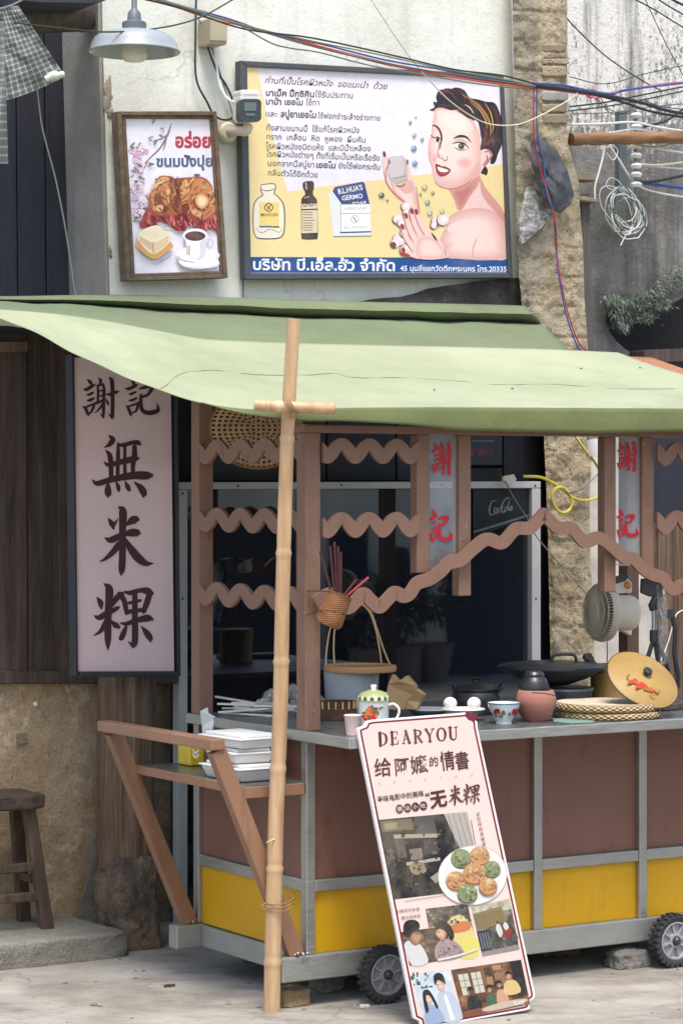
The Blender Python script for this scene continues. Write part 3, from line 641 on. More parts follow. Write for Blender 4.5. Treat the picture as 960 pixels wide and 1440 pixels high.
# three packages
a.poly([(90,455),(134,453),(136,475),(133,485),(150,500),(166,530),(168,600),(160,628),(140,637),(85,637),(68,625),(62,590),(64,530),(75,505),(95,490),(88,475)], (236, 226, 208))
a.line([(90,455,2),(134,453,3),(136,475,3),(133,485,3),(150,500,3),(166,530,4),(168,600,4),(160,628,4),(140,637,4),(85,637,4),(68,625,3),(62,590,3),(64,530,3),(75,505,3),(95,490,3),(88,475,3),(90,455,2)], K)
a.line([(88,472,2),(112,476,3),(136,470,2)], K); a.line([(70,600,1),(90,618,2),(120,605,2),(150,616,2),(162,600,1)], (120, 110, 104))
a.poly([(83,515),(150,515),(150,600),(83,600)], (236, 208, 128), False); a.ell((115,532), 15, 15, K); a.ell((115,532), 12, 12, (236, 208, 128)); a.line([(108,525),(120,540)], K, 3); a.line([(122,524),(110,540)], K, 3)
a.text("MIXIGIN", (88,562), (145,562), 15, (110, 70, 50), .01); a.line([(85,597),(125,597)], (70, 90, 140), 5); a.line([(130,598),(148,598)], K, 5)
a.poly([(232,447),(264,444),(267,468),(264,478),(266,492),(278,510),(280,560),(280,632),(270,640),(232,640),(225,630),(224,560),(225,505),(237,490),(236,478),(231,468)], (66, 50, 46))
a.poly([(226,520),(279,518),(279,622),(226,622)], (222, 204, 178), False); a.line([(240,450),(242,470)], (180, 170, 160), 5); a.line([(236,500),(250,496)], (170, 120, 110), 6)
a.text("บาม้า", (232,530), (274,526), 17, K, .02)
for yy in (548, 556, 566, 575, 584, 592, 600, 608): a.line([(230,yy),(250,yy+1),(262+((yy*7) % 14),yy)], (90, 70, 60), 2.2)
a.line([(226,540),(279,538)], K, 4); a.line([(226,622),(279,620)], K, 5)
a.poly([(316,482),(345,468),(360,522),(455,520),(460,628),(334,630)], (226, 226, 226), False); a.poly([(330,478),(338,463),(430,445),(438,450),(455,520),(360,520)], (38, 62, 128), False)
a.text("B.L.HUA'S", (350,487), (432,472), 25, (236, 236, 240), .02); a.text("GERMO", (362,509), (432,500), 22, (236, 236, 240), .02); a.text("SOAP", (398,527), (444,523), 19, (236, 236, 240), .015)
a.poly([(356,522),(456,520),(459,614),(357,616)], (238, 238, 236), False); a.line([(357,617),(458,614)], (60, 76, 130), 5)
for q in (((356,522),(456,520)), ((357,522),(358,614)), ((356,553),(456,552))): a.line(q, (150, 150, 156), 2)
a.ell((405,572), 14, 14, (190, 190, 196)); a.ell((405,572), 11, 11, (238, 238, 236)); a.line([(400,565),(410,580)], K, 3)
a.text("GERMO SOAP", (370,540), (445,539), 12, (170, 170, 178)); a.text("B.L.HUA'S", (372,604), (445,602), 12, (170, 170, 178)); a.line([(334,630),(460,628)], (130, 130, 130), 3)
a.done('packages', prn); a.z = zb
# the woman
a.ox, a.oy, a.k = 520, 100, .21875
SK, SH, SD = (238, 200, 194), (214, 152, 142), (184, 112, 104)
a.poly([(430,240),(408,300),(398,350),(394,400),(378,450),(372,500),(378,560),(395,610),(405,680),(420,720),(450,745),(505,757),(530,800),(550,850),(560,890),(540,920),(505,940),(490,990),(470,1040),(440,1080),(480,1130),(494,1200),(690,1201),(885,1202),(880,1000),(862,920),(820,850),(760,780),(725,720),(715,660),(740,610),(770,570),(780,530),(760,505),(730,510),(710,500),(705,440),(690,360),(640,300),(560,240)], SK)
a.soft([(430,245),(408,300),(398,350),(394,400),(378,450),(374,500),(380,560),(396,610),(406,680),(422,718),(452,742),(520,748),(580,738),(640,700),(690,640),(712,560),(708,470),(695,380),(640,305),(560,245)], (226,176,168), (246,216,208), (500,470), k=.6)
a.soft([(500,950),(560,905),(680,880),(790,900),(870,980),(884,1198),(500,1198),(482,1130),(450,1085),(490,1000)], (222,166,158), (246,212,204), (640,1060), k=.55)
a.soft([(430,260),(480,250),(560,262),(640,320),(660,380),(600,400),(520,390),(450,350)], (244,212,204), (250,226,220), k=.5)
a.poly([(505,757),(560,756),(620,728),(665,690),(700,668),(712,700),(680,720),(640,790),(610,850),(575,895),(556,880),(545,840),(528,800)], SH); a.soft([(520,770),(600,740),(670,690),(705,690),(690,740),(640,810),(600,880),(570,895),(552,850)], (214,152,142), (192,122,114), (590,800), k=.4)
a.poly([(712,690),(740,745),(790,810),(845,880),(868,940),(880,1010),(850,960),(800,900),(740,830),(710,760)], SH)
a.poly([(700,668),(655,690),(600,735),(520,758),(560,735),(620,690),(660,640),(690,590),(712,600)], (226, 172, 164))
a.poly([(440,440),(460,500),(440,560),(425,540),(438,490)], (222, 168, 162)); a.poly([(380,500),(395,560),(402,620),(396,610),(377,560)], (222, 168, 162))
a.soft([(610+58*math.cos(t), 590+42*math.sin(t)) for t in (i*.7 for i in range(9))], (243,206,200), (234,170,172), k=.35); a.soft([(410+20*math.cos(t), 560+36*math.sin(t)) for t in (i*.7 for i in range(9))], (236,196,190), (230,168,170), k=.35)
a.line([(414,712,3),(450,743,6),(505,756,7),(560,752,7),(620,724,6),(655,690,3)], SD)
a.poly([(500,1000),(600,960),(700,985),(760,1060),(700,1040),(600,1010),(520,1040)], (246, 214, 208)); a.line([(660,1195,3),(662,1140,5),(680,1090,4),(690,1070,1)], SD); a.line([(862,920,5),(880,1000,6),(884,1190,4)], SD)
HR = (46, 36, 44); HB = ((70,48,54),(96,56,58),(36,30,38),(28,24,32),(58,42,50))
a.poly([(383,248),(408,256),(430,238),(470,236),(520,252),(560,250),(600,282),(640,306),(690,322),(706,380),(716,440),(708,505),(735,500),(770,508),(786,540),(772,592),(802,588),(822,530),(846,470),(856,400),(846,330),(830,260),(800,205),(745,196),(695,182),(640,170),(605,122),(550,105),(500,122),(450,120),(425,160),(430,200),(406,196),(414,230),(396,242)], HR)
a.poly([(712,655),(738,612),(757,640),(747,670),(730,662)], HR)
for pts, c in (([(410,250,3),(440,225,10),(480,215,10),(520,225,4)], (74,52,58)), ([(445,150,4),(480,118,10),(530,120,8),(570,150,3)], (82,56,60)), ([(590,130,3),(625,160,10),(640,200,8),(630,230,3)], (70,50,56)), ([(660,190,3),(700,210,9),(720,250,8),(715,300,3)], (76,52,56)), ([(770,215,3),(810,235,8),(832,280,8),(835,340,3)], (66,48,54)), ([(720,330,3),(712,390,9),(722,440,8),(735,490,3)], (88,54,58)), ([(800,430,3),(815,480,8),(795,530,8),(775,570,3)], (74,50,56)), ([(845,340,2),(848,400,6),(835,460,4)], (30,26,34)), ([(500,140,3),(520,180,8),(560,215,8),(600,235,3)], (30,26,34)), ([(560,255,2),(600,275,7),(640,300,5),(670,320,2)], (32,26,34))): a.line(pts, c)
for pts, c in (([(440,160,4),(480,130,14),(530,150,12),(560,200,4)], (104, 56, 60)), ([(560,120,4),(600,150,16),(610,200,6)], (92, 50, 56)), ([(760,220,4),(800,250,22),(820,330,18),(810,420,4)], (78, 44, 52)), ([(720,460,4),(750,470,22),(780,440,20),(800,480,6)], (112, 52, 58)), ([(560,240,4),(620,270,14),(680,300,8)], (108, 58, 62)), ([(730,360,4),(745,400,20),(735,450,6)], (126, 52, 58)), ([(455,215,3),(500,225,8),(540,215,3)], (88, 60, 64))): a.line(pts, c)
for pts, c in (([(590,150,3),(650,185,10),(710,235,14),(755,300,16),(775,370,10),(770,420,3)], (170, 118, 62)), ([(640,195,2),(700,245,6),(740,310,8),(752,370,3)], (196, 150, 92)), ([(735,200,2),(775,270,7),(790,350,6),(785,400,2)], (210, 160, 80)), ([(610,215,3),(640,235,8),(665,270,4)], (220, 190, 170))): a.line(pts, c)
a.line([(398,352,3),(420,350,10),(446,378,13),(460,425,12),(452,470,8),(440,500,2)], (84, 52, 56)); a.line([(538,432,5),(575,418,16),(618,424,12),(650,458,2)], K)
a.ell((432,442), 20, 17, (236, 226, 226), 15); a.ell((434,442), 12, 15, (84, 72, 60)); a.ell((435,442), 7, 9, K); a.line([(410,430,3),(432,424,8),(456,438,4)], K); a.line([(388,410,2),(402,420,5),(412,432,4)], K)
a.ell((585,484), 44, 20, (240, 228, 226), 12); a.ell((586,483), 21, 19, (86, 76, 60)); a.ell((587,483), 11, 11, K); a.ell((582,478), 4, 4, (230, 226, 222)); a.line([(528,464,3),(565,458,8),(605,466,11),(634,496,4)], K); a.line([(545,490,2),(580,506,5),(618,502,3)], (120, 80, 80)); a.line([(540,448,2),(585,440,4),(630,462,2)], (170, 110, 106))
a.line([(440,545,2),(455,560,4),(470,556,3)], SD); a.line([(466,562,3),(482,576,6),(498,562,5),(494,545,2)], SD); a.ell((455,520), 14, 20, (250, 222, 216))
a.poly([(420,600),(440,600),(462,612),(480,612),(518,634),(500,662),(465,676),(440,668),(428,645)], (150, 40, 50)); a.poly([(434,616),(462,622),(505,638),(480,650),(450,646),(438,634)], (244, 236, 232)); a.line([(432,656,2),(465,662,7),(500,648,3)], (196, 80, 84))
a.line([(735,520,4),(765,512,8),(778,540,8),(760,580,8),(735,612,6)], SD); a.line([(748,540,4),(756,560,8),(738,590,6),(722,606,4)], (150, 80, 80))
# hand with the soap
a.poly([(80,540),(88,515),(100,520),(112,560),(125,600),(118,660),(130,700),(170,730),(210,738),(238,690),(230,600),(240,568),(252,600),(270,680),(296,740),(302,800),(312,870),(322,935),(275,905),(248,860),(190,820),(140,770),(108,720),(92,650),(78,590)], SK); a.soft([(130,690),(180,735),(240,700),(285,760),(310,880),(318,925),(270,890),(200,820),(150,770)], (222,164,154), (246,210,202), (225,790), k=.5)
a.line([(90,650,4),(108,718,8),(140,768,8),(190,818,8),(248,858,5)], SD); a.line([(296,740,4),(303,800,7),(314,880,7),(322,930,3)], SD); a.poly([(170,735),(220,738),(260,700),(285,760),(240,790),(200,770)], (226, 172, 164))
a.poly([(112,566),(120,556),(205,544),(216,552),(236,585),(242,690),(230,700),(160,722),(132,700),(118,650)], (190, 178, 180)); a.poly([(120,558),(205,546),(214,552),(214,660),(140,690),(124,660)], (206, 196, 198)); a.line([(132,690,3),(190,682,7),(240,672,3)], (148, 134, 138)); a.line([(170,735),(200,742),(225,725)], (120, 70, 70), 8)
a.line([(122,560,2),(118,600,8),(104,640,8),(106,690,3)], SD); a.ell((92,534), 10, 20, (100, 60, 66), -10); a.ell((240,585), 7, 18, (116, 80, 84)); a.ell((124,585), 6, 16, (140, 80, 84))
# second hand in foam
for c, r in (((232,868),30),((180,950),32),((205,975),28),((190,1080),42),((165,1105),30),((230,1150),36),((430,965),34),((470,955),38),((415,990),24),((240,905),26),((225,1040),30),((262,985),24)):
    a.ell((c[0]-8, c[1]+6), r, r, (130, 92, 88)); a.ell(c, r, r*.95, (232, 214, 212)); a.ell((c[0]+4, c[1]-5), r*.6, r*.5, (242, 230, 228))
a.poly([(290,1045),(330,1000),(390,1045),(440,1080),(480,1130),(495,1201),(285,1201),(255,1160),(262,1100)], SK)
for pts in (((268,900,30),(290,980,36),(335,1070,42),(360,1120,40)), ((298,905,28),(335,990,36),(380,1060,42),(400,1110,40)), ((232,930,26),(255,1010,34),(300,1095,40),(330,1140,36)), ((208,1000,24),(238,1075,32),(285,1140,38),(320,1170,36)), ((215,1150,24),(255,1172,30),(310,1190,32))):
    a.line([(p[0]-4, p[1]+2, p[2]+5) for p in pts], SD); a.line(pts, SK)
    a.ell((pts[0][0], pts[0][1]), 11, 20, (150, 44, 56), -12)
a.poly([(300,1080),(390,1060),(470,1130),(490,1200),(300,1200)], SK); a.soft([(310,1085),(390,1070),(460,1130),(482,1195),(310,1195)], (228,174,166), (246,210,202), k=.5); a.line([(395,1040,4),(415,1070,14),(432,1092,4)], (70, 40, 44)); a.line([(470,1120,2),(486,1160,5),(492,1200,3)], SD); a.line([(430,960,4),(434,990,10),(428,1004,4)], (90, 50, 60))
a.ell((225,1180), 34, 12, (176, 60, 50), 15); a.ell((150,1118), 18, 20, (110, 50, 60))
for c, r, cc_ in (((294,299),6,(120,120,140)),((259,330),10,(130,140,160)),((285,413),13,(150,180,190)),((336,440),11,(120,150,170)),((282,498),18,(110,150,200)),((288,594),17,(100,150,210)),((352,748),17,(200,190,160)),((325,792),9,(140,160,110)),((404,784),11,(130,150,110)),((75,799),18,(80,120,60)),((112,832),8,(110,120,70)),((371,845),16,(150,170,160)),((385,914),17,(190,195,180)),((464,903),14,(196,200,160))):
    a.ell(c, r, r, tuple(int(x*.75) for x in cc_)); a.ell((c[0]-r*.12, c[1]-r*.12), r*.8, r*.8, cc_); a.ell((c[0]-r*.3, c[1]-r*.35), r*.3, r*.3, (236, 240, 244))
a.done('portrait', prn)

# ---------------- small framed poster
S_Q = S_W-.06; QP = WP(S_Q)
fp_ = thing('framed_poster', QP(247, 393), 'small brown framed food poster with golden buns, cake and coffee cup on the white wall', 'poster')
outer = [(165, 156.5), (305, 156.2), (320.7, 390.8), (178, 395)]; inner = [(177, 166.5), (296.3, 167), (310.3, 381), (190, 384.8)]
mid = [((o[0]*.45+i[0]*.55), (o[1]*.45+i[1]*.55)) for o, i in zip(outer, inner)]
M['frame_brown'] = m_wood('brown_picture_frame', lin(78, 62, 50), lin(104, 86, 70), lin(126, 106, 88), (14, 14, 14), .1)
b = MB(); quad_frame(b, QP, outer, mid, .05, proud=.02); quad_frame(b, QP, mid, inner, .035, proud=.01); b.build('frame', M['frame_brown'], fp_, bevel=.002)
b = MB(); b.prism([QP(*p) for p in inner], DN*.02); prn = b.build('print', ink(236, 230, 242), fp_)
a = Art(QP, 160, 150, .17368, .0006)
a.text("อร่อย", (498,328), (785,330), 150, (180, 48, 72), .04); a.text("ขนมปังปุย", (345,486), (802,482), 118, (70, 96, 134), .04); a.done('lettering', prn); a.z = .0006
for pts in ([(470,130,3),(440,220,16),(380,330,14),(300,410,10),(250,460,5)], [(440,225,10),(380,262,10),(320,280,5)], [(430,240,8),(415,310,10),(400,355,6)], [(280,430,8),(230,540,8),(200,660,6)]): a.line(pts, (128, 108, 116))
rr = random.Random(4)
for i in range(70):
    t = rr.random(); c = (150+t*40+rr.gauss(0, 45)+(.5-t)*60*(t < .4), 330+t*560+rr.gauss(0, 22))
    if c[0] < 122+.09*c[1]*.5 or c[0] > 330-60*(t > .5): continue
    col_ = rr.choice([(222,190,216),(232,206,226),(210,170,204),(240,222,236)])
    for k in range(4): a.ell((c[0]+14*math.cos(k*1.6+i), c[1]+14*math.sin(k*1.6+i)), 15, 10, col_, rr.random()*180, 10)
    if i % 3 == 0: a.ell(c, 5, 5, (150, 80, 110), 0, 8)
for i in range(46):
    c = rr.choice([(180,310),(370,180),(330,275),(300,480),(160,600),(170,495),(230,820),(270,760),(160,820),(210,560),(190,900),(170,960)]); c = (c[0]+rr.gauss(0, 26), c[1]+rr.gauss(0, 24))
    if c[0] < 120+.05*c[1]: continue
    a.ell(c, rr.uniform(10, 26), rr.uniform(5, 10), rr.choice([(108,116,106),(132,140,116),(90,84,96),(150,150,130)]), rr.random()*180, 10)
a.done('blossom', prn)
B0, B1, B2, B3 = (158, 88, 52), (196, 128, 80), (222, 168, 116), (112, 52, 36)
a.poly([(212,975),(250,860),(300,800),(420,830),(520,860),(640,870),(780,850),(835,820),(845,1010),(760,960),(700,1010),(620,960),(540,1015),(450,960),(370,925),(330,965)], (158, 52, 58))
for q in (((370,890),(420,870),(450,950),(400,920)),((500,880),(580,870),(600,930),(520,950)),((650,900),(720,920),(700,980)),((300,880),(340,900),(290,950))): a.poly(q, (110, 34, 44))
for q in (((420,900),(470,880),(500,960),(450,950)),((600,890),(650,880),(680,960),(630,930)),((250,900),(300,850),(280,940)),((760,900),(820,880),(830,980))): a.poly(q, (190, 92, 92))
a.poly([(280,780),(300,690),(330,620),(370,565),(430,560),(480,580),(560,575),(640,570),(690,565),(740,580),(790,630),(815,720),(835,800),(820,860),(720,920),(640,890),(560,860),(500,880),(420,890),(350,870),(300,830)], B0)
a.poly([(540,740),(525,690),(550,600),(590,590),(600,640),(570,720),(560,770)], B2); a.poly([(600,620),(680,580),(760,610),(800,690),(780,760),(700,700),(640,710),(600,760),(570,720)], B1)
a.poly([(660,740),(700,700),(760,730),(770,780),(720,830),(670,800)], B2); a.poly([(690,760),(720,735),(750,760),(730,805),(700,795)], (238, 206, 160)); a.poly([(600,800),(660,800),(720,840),(810,800),(815,850),(720,915),(640,880)], B1); a.poly([(620,830),(690,840),(720,890),(660,880)], B2)
a.poly([(300,700),(340,610),(400,590),(390,650),(350,720),(320,800)], B1); a.poly([(340,600),(400,568),(450,575),(440,600),(380,620)], B2); a.poly([(400,640),(450,610),(490,680),(480,760),(420,780),(380,720)], B1); a.poly([(430,680),(460,660),(470,740),(440,770)], B2)
a.poly([(490,600),(540,600),(520,700),(530,800),(500,850),(480,760),(500,680)], B3); a.poly([(330,720),(370,700),(400,790),(450,820),(400,860),(340,820)], B3); a.poly([(560,780),(610,800),(600,860),(550,850)], B3); a.poly([(350,800),(400,800),(390,850),(350,840)], B2); a.ell((675,555), 26, 12, (96, 84, 92)); a.line([(430,560,3),(520,590,6),(600,575,3)], B3)
a.line([(740,720,4),(772,715,10),(768,740,6)], B3)
for q, cs, nn_, sd in (([(300,690),(340,600),(430,565),(490,590),(500,680),(480,780),(400,860),(320,830)], (B0,B1,B3,(176,104,64),(208,146,94)), 48, 1), ([(540,600),(640,575),(740,585),(800,650),(825,790),(740,900),(640,870),(560,800)], (B1,B2,B0,(214,152,100),(170,98,58)), 56, 2), ([(430,565),(560,580),(560,840),(480,860)], (B3,B0,(134,70,44)), 26, 3), ([(560,600),(640,590),(600,720),(550,740)], (B2,(232,186,136),B1), 14, 4), ([(300,660),(360,590),(420,580),(340,700)], (B2,B1,(232,186,136)), 12, 6)): a.dabs(q, cs, nn_, 24, .3, 60 if sd % 2 else -40, sd)
a.dabs([(220,970),(270,870),(330,870),(420,890),(540,890),(640,890),(780,900),(840,880),(840,1000),(700,1000),(540,1010),(400,940)], ((158,52,58),(190,92,92),(120,36,46),(206,120,116),(140,44,52)), 90, 26, .25, 70, 7)
a.soft([(660,740),(700,700),(760,730),(770,780),(720,830),(670,800)], B1, (240,212,170), k=.4); a.line([(560,590,3),(528,680,8),(545,760,4)], B3); a.line([(600,800,3),(640,880,7),(720,918,5)], B3); a.done('buns', prn)
a.poly([(185,1110),(230,1080),(350,1150),(440,1090),(478,1120),(465,1150),(330,1235),(200,1150)], (214, 158, 96)); a.poly([(200,1030),(340,960),(450,1030),(455,1095),(320,1195),(215,1100)], (236, 214, 184)); a.poly([(205,1025),(340,962),(450,1025),(320,1095)], (244, 228, 200))
for i in range(9): a.line([(216+12*i,1050+7*i),(222+12*i,1096+9*i)], (196, 150, 112), 5); a.line([(330+13*i,1110-8*i),(332+13*i,1180-9*i)], (206, 166, 128), 5)
for i in range(5): a.line([(240+24*i,1020+14*i),(350+20*i,975+12*i)], (222, 196, 160), 3)
a.line([(320,1095),(320,1190)], (180, 130, 90), 5); a.line([(300,1270,4),(400,1220,10),(480,1170,6)], (176, 166, 180)); a.line([(330,1285,2),(420,1235,5),(490,1190,2)], (120, 110, 124)); a.line([(160,1155,2),(220,1210,4),(300,1260,3)], (196, 190, 204))
a.ell((680,1205), 180, 62, (222, 216, 228)); a.ell((675,1190), 170, 56, (242, 238, 246)); a.ell((700,1270), 160, 44, (214, 208, 222)); a.ell((690,1255), 165, 46, (240, 236, 244))
a.soft([(562,1035),(580,1080),(590,1180),(620,1225),(670,1242),(720,1230),(740,1190),(755,1100),(760,1035)], (220, 214, 226), (248, 246, 250), (640,1120), k=.5); a.poly([(700,1100),(755,1060),(740,1190),(720,1230),(680,1240),(700,1180)], (214, 208, 222)); a.ell((660,1040), 98, 54, (244, 242, 248)); a.ell((660,1048), 84, 40, (78, 42, 48)); a.ell((645,1040), 50, 18, (104, 60, 62))
a.line([(755,1075,8),(795,1080,14),(802,1120,14),(770,1155,10),(745,1160,6)], (206, 198, 214)); a.line([(600,1125),(596,1195)], (200, 170, 130), 12); a.line([(615,1130),(612,1195)], (150, 120, 96), 8); a.line([(515,1210,3),(560,1245,7),(660,1262,5)], (150, 142, 160)); a.line([(380,965,3),(430,1000,8),(560,1015,4)], (170, 160, 170)); a.line([(545,1285,3),(620,1318,6),(760,1310,4)], (170, 162, 180))
a.done('cake_and_coffee', prn)

# ================================================================ lamp, camera, box
lp = WP(1.15); lc = lp(189, 74); k_ = lc.y/3600
lt = thing('pendant_lamp', lc, 'grey blue enamel pendant lamp hanging before the white wall', 'lamp')
M['enamel_blue'] = plain('blue_grey_enamel', lin(154, 160, 164), .32, var=.14, coat=.3); M['lamp_dark'] = plain('grey_lamp_neck', lin(100, 106, 112), .45)
b = MB(); b.lathe(lc, [(64*k_, 0), (65*k_, 1.5*k_), (62*k_, 5*k_), (60*k_, 13*k_), (56*k_, 20*k_), (47*k_, 26*k_), (30*k_, 30*k_), (20*k_, 31*k_), (16*k_, 31*k_), (15*k_, 29*k_), (36*k_, 27*k_), (54*k_, 16*k_), (60*k_, 3*k_), (63*k_, 0)], 48); b.build('shade', M['enamel_blue'], lt)
b = MB(); b.lathe(lc, [(17*k_, 29*k_), (17*k_, 42*k_), (14*k_, 44*k_), (10*k_, 45*k_), (9*k_, 56*k_), (5.5*k_, 60*k_), (4*k_, 62*k_), (4*k_, 110*k_)], 24); b.build('neck', M['lamp_dark'], lt)
b = MB(); b.lathe(lc, [(15*k_, 28*k_), (18*k_, 4*k_), (18*k_, -6*k_), (14*k_, -12*k_), (.001, -14*k_)], 24); b.build('bulb', plain('frosted_bulb', lin(206, 200, 186), .25, var=.05), lt)
cp = WP(1.3); cc_ = WP(1.52)
ct = thing('security_camera', cp(340, 190), 'white security camera with a dark square face on its wall bracket by the billboard', 'security camera')
M['cam_white'] = plain('white_plastic', lin(226, 224, 218), .4, var=.04); M['cam_dark'] = plain('dark_plastic', lin(54, 62, 64), .3, var=.05); M['cream'] = plain('cream_plastic', lin(202, 192, 172), .5, var=.08)
def rrect(cx, cy, w_, h_, r, n=5):
    out = []
    for sx, sy, a0 in ((1, -1, -90), (1, 1, 0), (-1, 1, 90), (-1, -1, 180)):
        for i in range(n+1):
            g_ = R(a0+90*i/n); out.append((cx+sx*(w_/2-r)+r*math.cos(g_), cy+sy*(h_/2-r)+r*math.sin(g_)))
    return out
hd = (DN+DF*.35-UP*-.12).normalized()*.16
b = MB(); b.prism([cp(*p) for p in rrect(352, 152, 28, 40, 6)], hd, smooth=False); b.build('body', M['cam_white'], ct, bevel=.006)
b = MB(); b.prism([cp(*p, .012) for p in rrect(352.5, 155, 30, 32, 6)], DN*.03); b.build('face', M['cam_dark'], ct, bevel=.003)
b = MB(); b.prism([cp(*p, .014) for p in rrect(352, 150, 17, 12, 1.5)], DN*.004); b.prism([cp(*p, .014) for p in rrect(352, 161, 13, 3.5, 1)], DN*.004); b.build('lens_window', plain('camera_lens', lin(96, 104, 104), .12, var=.05), ct)
b = MB(); b.prism([cp(*p, .0) for p in rrect(352, 131, 27, 10, 4)], hd*1.05); b.build('sun_visor', M['cam_white'], ct, bevel=.004)
b = MB(); b.tube(smooth_path([cc_(322, 186), WP(1.42)(335, 184), cp(350, 184)+hd*.4, cp(354, 176)+hd*.4], 5), .018, 12); b.build('arm', M['cream'], ct)
b = MB(); b.lathe(cc_(321, 186), [(.038, -.02), (.038, .004), (.03, .012), (.0001, .014)], 24, ax=-DN); b.build('wall_plate', M['cream'], ct)
jp = WP(1.45); b = MB(); jt = thing('junction_box', jp(304, 64), 'beige junction box high on the white wall over the camera', 'junction box')
b.prism([jp(297, 24), jp(320, 25), jp(319, 63), jp(297, 62)], DN*.1); b.build('box', plain('beige_box', lin(158, 148, 124), .5, var=.08), jt, bevel=.005)
b = MB(); b.prism([jp(296.5, 23, .004), jp(320.4, 24, .004), jp(319.4, 58, .004), jp(296.5, 57, .004)], DN*.01); b.build('lid', plain('beige_lid', lin(172, 162, 136), .5, var=.06), jt, bevel=.002)

# ================================================================ cables
def cm(name, r, g, b_): return plain(name, lin(r, g, b_), .5, var=.1)
CB = {'black': cm('black_cable', 44, 46, 50), 'grey': cm('grey_cable', 120, 124, 122), 'white': cm('white_cable', 222, 224, 220), 'blue': cm('blue_cable', 52, 84, 150), 'red': cm('red_cable', 176, 44, 62), 'orange': cm('orange_cable', 196, 92, 62), 'green': cm('green_cable', 74, 100, 84), 'olive': cm('olive_cable', 128, 126, 92), 'magenta': cm('magenta_cable', 188, 60, 104), 'cream': cm('cream_cable', 206, 200, 172), 'yellow': cm('yellow_cable', 206, 190, 70), 'purple': cm('purple_cable', 100, 70, 110)}
def cable(c, label, pts, s, wpx, group='overhead cables', cat='cable', n=8, name=None):
    sp = s if isinstance(s, (list, tuple)) else [s]*len(pts)
    q = smooth_path([WP(x)(u, v) for (u, v), x in zip(pts, sp)], n)
    b = MB(); b.tube(q, wpx*q[0].y/7200, 6); return tag(b.build(name or 'cable', CB[c]), label, cat, group)
bnd = [
 ('black', 'black cable topmost in the bundle running over the billboard', [(150,-14),(250,10),(340,40),(430,52),(500,66),(570,82),(640,98),(705,106),(752,118)], 2.2),
 ('olive', 'olive cable in the bundle running over the billboard', [(170,-14),(260,10),(345,36),(440,58),(510,72),(575,86),(640,100),(700,110),(752,121)], 1.8),
 ('green', 'dark green cable in the bundle running over the billboard', [(200,-10),(262,12),(335,34),(420,60),(500,80),(560,92),(630,104),(700,114),(752,123)], 1.8),
 ('blue', 'blue cable in the bundle running over the billboard', [(190,-12),(255,8),(320,26),(380,46),(460,64),(540,84),(610,96),(690,110),(752,120)], 2.2),
 ('red', 'red cable in the bundle running over the billboard', [(176,-16),(240,6),(300,22),(370,44),(450,66),(540,90),(610,102),(690,114),(752,124)], 2.0),
 ('orange', 'orange cable sagging under the bundle past the beige box', [(180,-6),(240,8),(288,24),(320,32),(370,42),(440,62),(520,84),(600,102),(690,117),(752,125)], 2.0),
 ('grey', 'grey cable hanging lowest under the bundle across the billboard top', [(335,34),(380,60),(410,68),(450,74),(520,92),(600,106),(680,119),(752,126)], 1.8),
 ('purple', 'purple cable in the bundle running over the billboard', [(330,34),(400,52),(470,70),(550,90),(620,104),(690,115),(752,122)], 1.8),
]
for i, (c, lb, pts, wd) in enumerate(bnd): cable(c, lb, pts, 1.22+.018*i, wd*1.2)
bnd2 = [
 ('black', 'thick black cable right of the pillar curving down to the right edge', [(750,119),(800,126),(850,134),(900,144),(940,156),(1000,166)], 4),
 ('black', 'second black cable right of the pillar just below the thick one', [(752,122),(820,130),(870,142),(920,158),(1000,170)], 3),
 ('blue', 'blue cable continuing right of the pillar towards the pink cables', [(750,117),(790,120),(830,128),(862,132),(882,126),(1000,112)], 2.6),
 ('magenta', 'magenta cable tangled in a knot right of the pillar', [(750,123),(790,128),(822,132),(836,128),(832,137),(824,133),(832,126),(842,133),(836,139),(850,134),(886,126),(920,120),(1000,114)], 2.4),
 ('red', 'red cable running right of the pillar to the right edge', [(750,121),(800,128),(836,134),(872,128),(910,121),(955,116),(1000,118)], 2),
 ('black', 'thin black cable rising right above the brown pole', [(800,150),(850,144),(900,134),(960,122),(1000,116)], 1.8),
 ('black', 'thin black cable second above the brown pole', [(800,156),(850,150),(905,140),(960,128),(1000,120)], 1.6),
 ('grey', 'thin grey cable just above the brown pole', [(800,160),(860,158),(900,152),(960,146),(1000,146)], 1.4)]
for i, (c, lb, pts, wd) in enumerate(bnd2): cable(c, lb, pts, 1.25+.02*i, wd*1.25)
cable('black', 'long black cable crossing above the lamp and the beige box', [(20,32),(90,40),(150,45),(220,40),(280,25),(340,-8)], 1.05, 2.4)
cable('grey', 'pale cable cutting the top left corner', [(-20,18),(20,6),(45,-10)], 1.0, 2.6)
cable('black', 'dark cable climbing the white wall left of the poster top', [(276,-10),(275,50),(276,110),(292,145),(300,160),(312,168),(326,166),(330,150),(318,120),(305,100),(290,60)], S_W-.03, 3.2, 'cables on the wall')
cable('grey', 'grey cable looping down behind the beige box to the camera', [(278,24),(292,50),(306,92),(324,150),(330,175)], S_W-.025, 2.4, 'cables on the wall')
cable('white', 'white cable from the beige box down to the camera', [(301,60),(304,85),(309,118),(322,140),(340,145)], [1.5,1.5,1.5,1.44,1.38], 3.2, 'cables on the wall')
cable('black', 'black cable dropping along the left frame of the billboard', [(326,166),(334,190),(341,240),(344,320),(342,390),(342,425)], S_W-.02, 1.8, 'cables on the wall')
cable('grey', 'thin grey string hanging from the checked net', [(52,118),(60,180),(78,250),(92,320),(104,400),(112,450)], 1.45, 2.2, 'cables on the wall', 'string', name='string')
